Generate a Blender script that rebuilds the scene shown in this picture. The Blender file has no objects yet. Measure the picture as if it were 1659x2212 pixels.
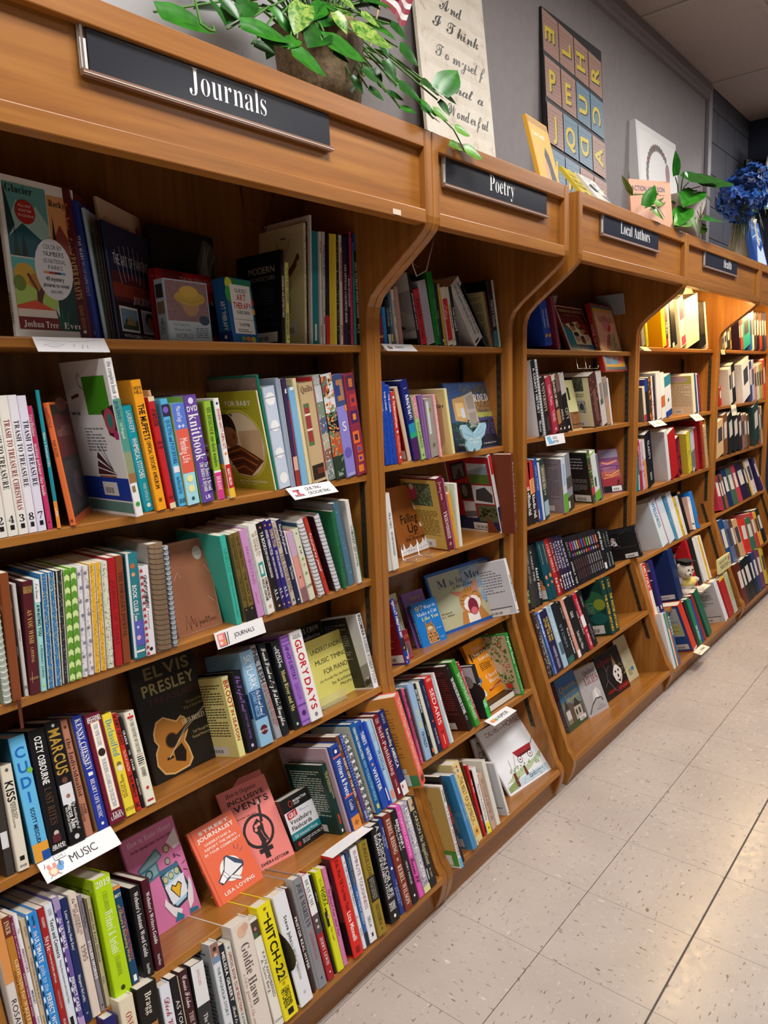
import bpy, math, random
from mathutils import Vector, Matrix, Euler, Quaternion
SC=bpy.context.scene; COL=SC.collection; R=random.Random(7)
# ------------------------------------------------------------ camera, world, lights, exposure
cam=bpy.data.cameras.new('camera'); cam.sensor_fit='HORIZONTAL'; cam.sensor_width=36; cam.lens=34.4890; cam.clip_start=.02
camo=bpy.data.objects.new('camera',cam); COL.objects.link(camo); camo.matrix_world=Matrix([[0.639588, 0.15387, -0.753161, -1.561351], [-0.767607, 0.075185, -0.636496, -1.150174], [-0.041311, 0.985227, 0.166198, 1.504355], [0.0, 0.0, 0.0, 1.0]]); SC.camera=camo
w=bpy.data.worlds.new('room_world'); SC.world=w; w.use_nodes=True
w.node_tree.nodes['Background'].inputs[0].default_value=(.5,.52,.56,1); w.node_tree.nodes['Background'].inputs[1].default_value=.15
SC.view_settings.view_transform='Standard'; SC.view_settings.look='None'; SC.view_settings.exposure=.0; SC.view_settings.gamma=1; SC.view_settings.use_curve_mapping=False
LAMPS=[(-2.5,-.99),(-.1,-.99),(2.3,-.99),(4.0,-.99),(-2.5,-3.4),(2.3,-3.4)]   # ceiling troffers over the aisle
for i,(x,y) in enumerate(LAMPS):
    l=bpy.data.lights.new('troffer_light','AREA'); l.shape='RECTANGLE'; l.size=1.1; l.size_y=.5; l.energy=47*(1 if y>-2 else .3); l.color=(1,.97,.95)
    o=bpy.data.objects.new('troffer_light',l); COL.objects.link(o); o.location=(x,y,3.245)
# ------------------------------------------------------------ helpers
def lin(h):
    h=NAMED.get(h,h); v=[int(h[i:i+2],16)/255 for i in (0,2,4)]
    return tuple(c/12.92 if c<=.04045 else ((c+.055)/1.055)**2.4 for c in v)+(1,)
NAMED=dict(w='f2f0ec',k='141414',y='f0d840',r='c0202a',g='d4b060',b='2a50b0',s='c0c0c8',o='e88a30',p='e070b0',n='1a2450',t='108090',l='a8d8f0',m='6a1428')
_M={}
def mat(h,rough=.42,metal=0,spec=.5):
    key=(NAMED.get(h,h),rough,metal)
    if key in _M: return _M[key]
    m=bpy.data.materials.new('paint_'+key[0]); m.use_nodes=True; b=m.node_tree.nodes['Principled BSDF']
    b.inputs['Base Color'].default_value=lin(h); b.inputs['Roughness'].default_value=rough; b.inputs['Metallic'].default_value=metal
    b.inputs['Specular IOR Level'].default_value=spec
    _M[key]=m; return m
def nodes(name,rough=.5):
    m=bpy.data.materials.new(name); m.use_nodes=True; nt=m.node_tree; b=nt.nodes['Principled BSDF']; b.inputs['Roughness'].default_value=rough
    return m,nt,b
def N(nt,t,**k):
    n=nt.nodes.new(t)
    for a,v in k.items(): setattr(n,a,v)
    return n
def ramp(nt,fac,stops):
    r=N(nt,'ShaderNodeValToRGB'); e=r.color_ramp.elements
    while len(e)<len(stops): e.new(.5)
    for q,(p,c) in zip(e,stops): q.position=p; q.color=lin(c) if isinstance(c,str) else c
    nt.links.new(fac,r.inputs[0]); return r.outputs[0]
def coords(nt,scale,rot=(0,0,0),world=False):
    mp=N(nt,'ShaderNodeMapping'); mp.inputs['Scale'].default_value=scale; mp.inputs['Rotation'].default_value=rot
    if world: nt.links.new(N(nt,'ShaderNodeNewGeometry').outputs['Position'],mp.inputs[0])
    else: nt.links.new(N(nt,'ShaderNodeTexCoord').outputs['Object'],mp.inputs[0])
    return mp.outputs[0]
def noise(nt,vec,scale,detail=4,rough=.55,dist=0):
    n=N(nt,'ShaderNodeTexNoise'); n.inputs['Scale'].default_value=scale; n.inputs['Detail'].default_value=detail; n.inputs['Roughness'].default_value=rough; n.inputs['Distortion'].default_value=dist
    nt.links.new(vec,n.inputs['Vector']); return n.outputs['Fac']
def bump(nt,b,h,s=.2,d=.002):
    n=N(nt,'ShaderNodeBump'); n.inputs['Strength'].default_value=s; n.inputs['Distance'].default_value=d; nt.links.new(h,n.inputs['Height']); nt.links.new(n.outputs[0],b.inputs['Normal'])
def wood(name,rot,c=('84521f','9f6528','b17934')):
    m,nt,b=nodes(name,.33)
    v=coords(nt,(1,1,1),world=True); st={'x':(.6,14,14),'z':(14,14,.6),'y':(14,.6,14)}[rot]
    vv=coords(nt,st,world=True)
    n1=noise(nt,vv,4,5,.6,.6); n2=noise(nt,coords(nt,tuple(s*.35 for s in st),world=True),3.2,3,.5,1.4)
    mx=N(nt,'ShaderNodeMath',operation='MULTIPLY_ADD'); mx.inputs[1].default_value=.55; nt.links.new(n1,mx.inputs[0])
    m2=N(nt,'ShaderNodeMath',operation='MULTIPLY'); m2.inputs[1].default_value=.45; nt.links.new(n2,m2.inputs[0]); nt.links.new(m2.outputs[0],mx.inputs[2])
    nt.links.new(ramp(nt,mx.outputs[0],[(.3,c[0]),(.5,c[1]),(.68,c[2])]),b.inputs['Base Color'])
    bump(nt,b,n1,.06,.001); return m
W_X=wood('maple_horizontal','x'); W_Z=wood('maple_vertical','z'); W_Y=wood('maple_depth','y'); W_B=wood('maple_back_baked_shade','z',('5c3814','744a1c','875a24'))  # back panels: same maple, darkened so the colour carries the canopy shade
def mesh(name,V,F,mats,parent=None,mi=None,loc=None,smooth=False):
    me=bpy.data.meshes.new(name); me.from_pydata(V,[],F)
    for m in (mats if isinstance(mats,(list,tuple)) else [mats]): me.materials.append(m)
    if mi: me.polygons.foreach_set('material_index',mi)
    if smooth: me.polygons.foreach_set('use_smooth',[True]*len(me.polygons))
    me.update(); o=bpy.data.objects.new(name,me); COL.objects.link(o)
    if loc: o.location=loc
    if parent: o.parent=parent
    return o
def tag(o,label,cat,group=None):
    o['label']=label; o['category']=cat
    if group: o['group']=group
    return o
def struct(o): o['kind']='structure'; return o
def empty(name,loc=(0,0,0)):
    o=bpy.data.objects.new(name,None); o.empty_display_size=.05; COL.objects.link(o); o.location=loc; return o
BF=[(0,3,2,1),(4,5,6,7),(0,1,5,4),(1,2,6,5),(2,3,7,6),(3,0,4,7)]
def box(x0,y0,z0,x1,y1,z1): return [(x0,y0,z0),(x1,y0,z0),(x1,y1,z0),(x0,y1,z0),(x0,y0,z1),(x1,y0,z1),(x1,y1,z1),(x0,y1,z1)],BF
class MB:
    def __init__(s): s.V=[];s.F=[];s.I=[];s.M=[]
    def add(s,V,F,m):
        if m not in s.M: s.M.append(m)
        k=len(s.V); s.V+=V; s.F+=[tuple(i+k for i in f) for f in F]; s.I+=[s.M.index(m)]*len(F); return s
    def box(s,*a,m): return s.add(*box(*a),m)
    def build(s,name,parent=None,loc=None,smooth=False): return mesh(name,s.V,s.F,s.M,parent,s.I,loc,smooth)
def bevel(o,wd,seg=2):
    b=o.modifiers.new('bevel','BEVEL'); b.width=wd; b.segments=seg; b.limit_method='ANGLE'; return o
def prism(poly,x0,x1,ax='x'):
    n=len(poly); V=[(x0,a,b) for a,b in poly]+[(x1,a,b) for a,b in poly]
    if ax=='y': V=[(y,x,z) for x,y,z in V]
    if ax=='z': V=[(y,z,x) for x,y,z in V]
    return V,[tuple(range(n-1,-1,-1)),tuple(range(n,2*n))]+[(i,(i+1)%n,(i+1)%n+n,i+n) for i in range(n)]
def tube(pts,r,n=6,closed=False):
    pts=[Vector(p) for p in pts]; V=[];F=[];L=len(pts); up=Vector((.12,.31,.94))
    for i,p in enumerate(pts):
        t=(pts[(i+1)%L]-pts[i-1]) if closed else (pts[min(i+1,L-1)]-pts[max(i-1,0)])
        t.normalize(); a=t.cross(up); a=a.normalized() if a.length>1e-4 else t.orthogonal().normalized(); b=t.cross(a)
        rr=r[i] if isinstance(r,(list,tuple)) else r
        V+=[tuple(p+rr*(math.cos(6.2832*k/n)*a+math.sin(6.2832*k/n)*b)) for k in range(n)]
    for i in range(L if closed else L-1):
        j=(i+1)%L
        F+=[(i*n+k,i*n+(k+1)%n,j*n+(k+1)%n,j*n+k) for k in range(n)]
    if not closed: F+=[tuple(range(n-1,-1,-1)),tuple(range((L-1)*n,L*n))]
    return V,F
def lathe(prof,n=24):
    V=[];F=[]
    for r,z in prof: V+=[(r*math.cos(6.28318*k/n),r*math.sin(6.28318*k/n),z) for k in range(n)]
    for i in range(len(prof)-1): F+=[(i*n+k,i*n+(k+1)%n,(i+1)*n+(k+1)%n,(i+1)*n+k) for k in range(n)]
    F+=[tuple(range(n-1,-1,-1)),tuple(range((len(prof)-1)*n,len(prof)*n))]; return V,F
def ball(c,r,sc=(1,1,1),n=10,rot=None):
    V=[];F=[];q=rot or Quaternion()
    for i in range(n//2+1):
        a=math.pi*i/(n//2)
        for k in range(n):
            v=q@Vector((sc[0]*math.sin(a)*math.cos(6.28318*k/n),sc[1]*math.sin(a)*math.sin(6.28318*k/n),sc[2]*math.cos(a))); V.append(tuple(Vector(c)+r*v))
    for i in range(n//2): F+=[(i*n+k,(i+1)*n+k,(i+1)*n+(k+1)%n,i*n+(k+1)%n) for k in range(n)]
    return V,F
# ------------------------------------------------------------ lettering: every glyph meshed once
UP={'S':(0x1D400,0x1D41A,0x1D7CE),'I':(0x1D434,0x1D44E,0x1D7CE),'J':(0x1D468,0x1D482,0x1D7CE),'C':(0x1D4D0,0x1D4EA,None)}
def gch(st,c):
    if st in UP:
        u=UP[st]
        if st=='I' and c=='h': return '\u210e'
        if 'A'<=c<='Z': return chr(u[0]+ord(c)-65)
        if 'a'<=c<='z': return chr(u[1]+ord(c)-97)
        if '0'<=c<='9' and u[2]: return chr(u[2]+ord(c)-48)
    return c
GL={}
def load_glyphs(strings):
    need={('S' if s in 'IJ' else s,c) for s,t in strings for c in t if c!=' '}|{(s,'H') for s in 'RBSCL'}
    obs=[]
    for st in 'RBSCL':                              # one text per style, one glyph per line
        cs=sorted(c for s_,c in need if s_==st); cu=bpy.data.curves.new('g','FONT'); cu.body='\n'.join(gch('S' if st=='L' else st,c) for c in cs); cu.resolution_u=3; cu.space_line=10; cu.offset={'B':.022,'S':-.004,'C':.004,'L':-.012}.get(st,0)
        o=bpy.data.objects.new('g',cu); COL.objects.link(o); obs.append((st,cs,o))
    dg=bpy.context.evaluated_depsgraph_get(); raw={}
    for st,cs,o in obs:
        me=o.evaluated_get(dg).to_mesh(); row=[round(-v.co.y/10) for v in me.vertices]; mp={}
        for i,v in enumerate(me.vertices):
            L=raw.setdefault((st,cs[row[i]]),([],[]))[0]; mp[i]=len(L); L.append((v.co.x,v.co.y+10*row[i]))
        for p in me.polygons: raw[st,cs[row[p.vertices[0]]]][1].append(tuple(mp[i] for i in p.vertices))
        cu=o.data; bpy.data.objects.remove(o); bpy.data.curves.remove(cu)
    for (s,c),(V,F) in raw.items():
        ch=max(y for x,y in raw[s,'H'][0])-min(y for x,y in raw[s,'H'][0])
        if not V: GL[s,c]=([],[],.3); continue
        x0=min(x for x,y in V); x1=max(x for x,y in V)
        fl=[]
        for f in F:                                   # all faces counter-clockwise
            a=sum(V[f[i]][0]*V[f[(i+1)%len(f)]][1]-V[f[(i+1)%len(f)]][0]*V[f[i]][1] for i in range(len(f)))
            fl.append(f if a>0 else f[::-1])
        GL[s,c]=([((x-x0)/ch,y/ch) for x,y in V],fl,(x1-x0)/ch)
def text2d(st,t):
    if st in 'IJ':                                     # slanted serif
        V,F,w_=text2d('S',t); k=.95 if st=='J' else .85; return [(x*k+y*.22,y) for x,y in V],F,w_*k+.2
    V=[];F=[];x=0; sb=.13 if st!='C' else .0
    for c in t:
        if c==' ': x+=.42; continue
        g=GL.get((st,c))
        if not g: continue
        k=len(V); V+=[(x+a,b) for a,b in g[0]]; F+=[tuple(i+k for i in f) for f in g[1]]; x+=g[2]+sb
    return V,F,max(x-sb,.01)
# faces: map (u,v,layer) to 3D
def rect2(x0,y0,x1,y1): return [(x0,y0),(x1,y0),(x1,y1),(x0,y1)],[(0,1,2,3)]
def ell2(cx,cy,rx,ry,n=20): return [(cx+rx*math.cos(6.28318*i/n),cy+ry*math.sin(6.28318*i/n)) for i in range(n)],[tuple(range(n))]
def stroke2(pts,wd,asp=1):
    V=[];F=[]
    for i,(x,y) in enumerate(pts):
        a=pts[max(i-1,0)]; b=pts[min(i+1,len(pts)-1)]; dx=(b[0]-a[0])*asp; dy=b[1]-a[1]; L=math.hypot(dx,dy) or 1
        nx,ny=-dy/L*wd/2/asp,dx/L*wd/2; V+=[(x-nx,y-ny),(x+nx,y+ny)]
        if i: F.append((2*i-2,2*i,2*i+1,2*i-1))
    return V,F
class Print:                                          # flat print: layers of shapes on one face of a thing
    def __init__(s,W,H,to3,step=.00004,base=.0003): s.W=W;s.H=H;s.to3=to3;s.k=0;s.a=MB();s.t=MB();s.step=step;s.base=base
    def put(s,V,F,col,text=False):
        s.k+=1; d=s.base+s.k*s.step
        (s.t if text else s.a).add([s.to3(u,v,d) for u,v in V],F,mat(col,.45))
    def text(s,st,col,t,x0,x1,y,h,fit=True,align='l'):     # horizontal text in face units (metres)
        V,F,wd=text2d(st,t); 
        if not V: return
        sx=(x1-x0)/wd if fit else h
        if not fit:
            L=wd*h
            if L>x1-x0: sx=(x1-x0)/wd; L=x1-x0
            x0+= (x1-x0-L)/2 if align=='c' else 0
        s.put([(x0+a*sx,y+b*h) for a,b in V],F,col,True)
    def build(s,parent,n1='cover_print',n2='lettering'):
        if s.a.V: s.a.build(n1,parent)
        if s.t.V: s.t.build(n2,parent)
def spine(P,dec,seed=0):                              # P.W = spine width, P.H = height
    W,H=P.W,P.H
    for it in dec.split('|'):
        q=it.strip().split(' ')
        if not q[0] or q[0].startswith('=.'): continue
        k=q[0]
        if k=='#':
            x0,x1=(float(q[4]),float(q[5])) if len(q)>5 else (0.02,.98)
            V,F=rect2(x0*W,H*(1-float(q[2])),x1*W,H*(1-float(q[1]))); P.put(V,F,q[3])
        elif k=='o':
            r=float(q[3])*W/2; cx=float(q[4])*W if len(q)>4 else W/2; V,F=ell2(cx,H*(1-float(q[1])),min(r,W*.48),r*1.05,14); P.put(V,F,q[2])
        elif k=='%':
            rr=random.Random(int(q[3])); sz=float(q[4])*W*1.8; V=[];F=[]
            for _ in range(int(q[1])):
                x=rr.uniform(.06,.94)*W; y=rr.uniform(.02,.98)*H; a=rr.uniform(0,3.14); l=sz*rr.uniform(.6,1.4); b=sz*.45
                k0=len(V); ca,sa=math.cos(a),math.sin(a)
                for px,py in ((-l,0),(0,-b),(l,0),(0,b)): V.append((min(max(x+(px*ca-py*sa)/2,.02*W),.98*W),min(max(y+(px*sa+py*ca)/2,.005*H),.995*H)))
                F.append((k0,k0+1,k0+2,k0+3))
            P.put(V,F,q[2])
        elif k=='^':                                  # repeated chevrons / slanted stripes
            n=int(q[1]); x0,x1=(float(q[4]),float(q[5])) if len(q)>5 else (.05,.95)
            for c,off in ((q[2],0),(q[3],.5)):
                V=[];F=[]
                for i in range(n):
                    y=H*(i+off)/n; d=H/n*.45; k0=len(V); V+=[(x0*W,y+d*.1),((x0+x1)/2*W,y+d*.45),(x1*W,y+d*.1),(x1*W,y+d),((x0+x1)/2*W,min(y+d*1.4,H)),(x0*W,y+d)]; F+=[(k0,k0+1,k0+4,k0+5),(k0+1,k0+2,k0+3,k0+4)]
                V=[(a,min(b,H*.998)) for a,b in V]; P.put(V,F,c)
        elif k=='*':                                  # rings of petals
            n=int(q[1]); V=[];F=[]
            for i in range(n):
                y=H*(i+.5)/n; x=W*(.35 if i%2 else .62)
                for j in range(7):
                    a=6.283*j/7; v,f=ell2(x+W*.24*math.cos(a),y+W*.24*math.sin(a),W*.085,W*.085,6); k0=len(V); V+=v; F+=[tuple(t+k0 for t in g) for g in f]
                v,f=ell2(x,y,W*.1,W*.1,8); k0=len(V); V+=v; F+=[tuple(t+k0 for t in g) for g in f]
            P.put(V,F,q[2])
        elif k=='=':
            h=float(q[4])*H; t=' '.join(q[5:]); V,F,wd=text2d(q[2],t)
            if V:
                L=min(wd*h,W*.8); P.text(q[2],q[3],t,(W-L)/2,(W+L)/2,H*(1-float(q[1]))-h/2,h)
        else:
            s0,s1=float(q[0]),float(q[1]); st=q[2]; pos=.5; sz=.55
            if '*' in st: st,z=st.split('*'); sz=float(z)
            if '@' in st: st,z=st.split('@'); pos=float(z)
            t=' '.join(q[4:]); V,F,wd=text2d(st,t)
            if not V: continue
            h=sz*W; L=(s1-s0)*H; sx=L/wd
            if sx>h*1.25: sx=h*1.25; L=sx*wd
            y0=H*(1-s0)-((s1-s0)*H-L)/2; xc=pos*W
            P.put([(xc+(b-.5)*h,y0-a*sx) for a,b in V],[f for f in F],q[3],True)
def art(P,ops):                                       # face art, units 0..1
    W,H=P.W,P.H; asp=W/H
    for it in ops.split(';'):
        q=it.strip().split(' ')
        if not q[0]: continue
        k=q[0]; f=lambda i: float(q[i])
        if k=='r': V,F=rect2(f(1)*W,f(2)*H,f(3)*W,f(4)*H); P.put(V,F,q[5])
        elif k=='e': V,F=ell2(f(1)*W,f(2)*H,f(3)*W,f(4)*H,24); P.put(V,F,q[5])
        elif k=='p': V=[(float(a.split(',')[0])*W,float(a.split(',')[1])*H) for a in q[2:]]; P.put(V,[tuple(range(len(V)))],q[1])
        elif k=='l': V,F=stroke2([(float(a.split(',')[0])*W,float(a.split(',')[1])*H) for a in q[3:]],f(2)*H); P.put(V,F,q[1])
        elif k=='T': P.text(q[5],q[6],' '.join(q[7:]),f(1)*W,f(2)*W,f(3)*H,f(4)*H)
        elif k=='X':                                  # paragraph of fine print x0 y0 x1 y1 n col
            n=int(q[5]); V=[];F=[]; rr=random.Random(n+int(f(2)*100)); dh=(f(4)-f(2))*H/n
            for i in range(n):
                x=f(1)*W; y=f(4)*H-(i+.7)*dh; e=f(3)*W*(rr.uniform(.5,1) if rr.random()<.25 else 1)
                e=max(e,x+W*.05)
                while x<e-.004:
                    l=rr.uniform(.006,.016)*max(1,P.W/.12); l=min(l,e-x); k0=len(V); V+=[(x,y),(x+l*.8,y),(x+l*.8,y+dh*.42),(x,y+dh*.42)]; F.append((k0,k0+1,k0+2,k0+3)); x+=l
            if V: P.put(V,F,q[6])
        elif k=='b':                                  # price label with barcode x0 y0 x1 y1
            x0,y0,x1,y1=[f(i) for i in (1,2,3,4)]; V,F=rect2(x0*W,y0*H,x1*W,y1*H); P.put(V,F,'d8d6d2'); V=[];F=[]; rr=random.Random(3)
            for i in range(13):
                a=x0+(x1-x0)*(.12+.58*i/13); b=a+(x1-x0)*.58/13*rr.choice((.35,.6)); k0=len(V); V+=[(a*W,(y0+.15*(y1-y0))*H),(b*W,(y0+.15*(y1-y0))*H),(b*W,(y0+.6*(y1-y0))*H),(a*W,(y0+.6*(y1-y0))*H)]; F.append((k0,k0+1,k0+2,k0+3))
            P.put(V,F,'202020')
        elif k=='d':                                  # scatter x0 y0 x1 y1 n size col seed
            rr=random.Random(int(q[8])); V=[];F=[]
            for _ in range(int(q[5])):
                cx=rr.uniform(f(1),f(3))*W; cy=rr.uniform(f(2),f(4))*H; s=f(6)*H*rr.uniform(.5,1.3); a=rr.uniform(0,6.28); k0=len(V)
                for j in range(5): b=a+1.2566*j; u=s*rr.uniform(.5,1); V.append((min(max(cx+u*math.cos(b),.005*W),.995*W),min(max(cy+u*math.sin(b),.005*H),.995*H)))
                F.append(tuple(range(k0,k0+5)))
            P.put(V,F,q[7])
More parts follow.
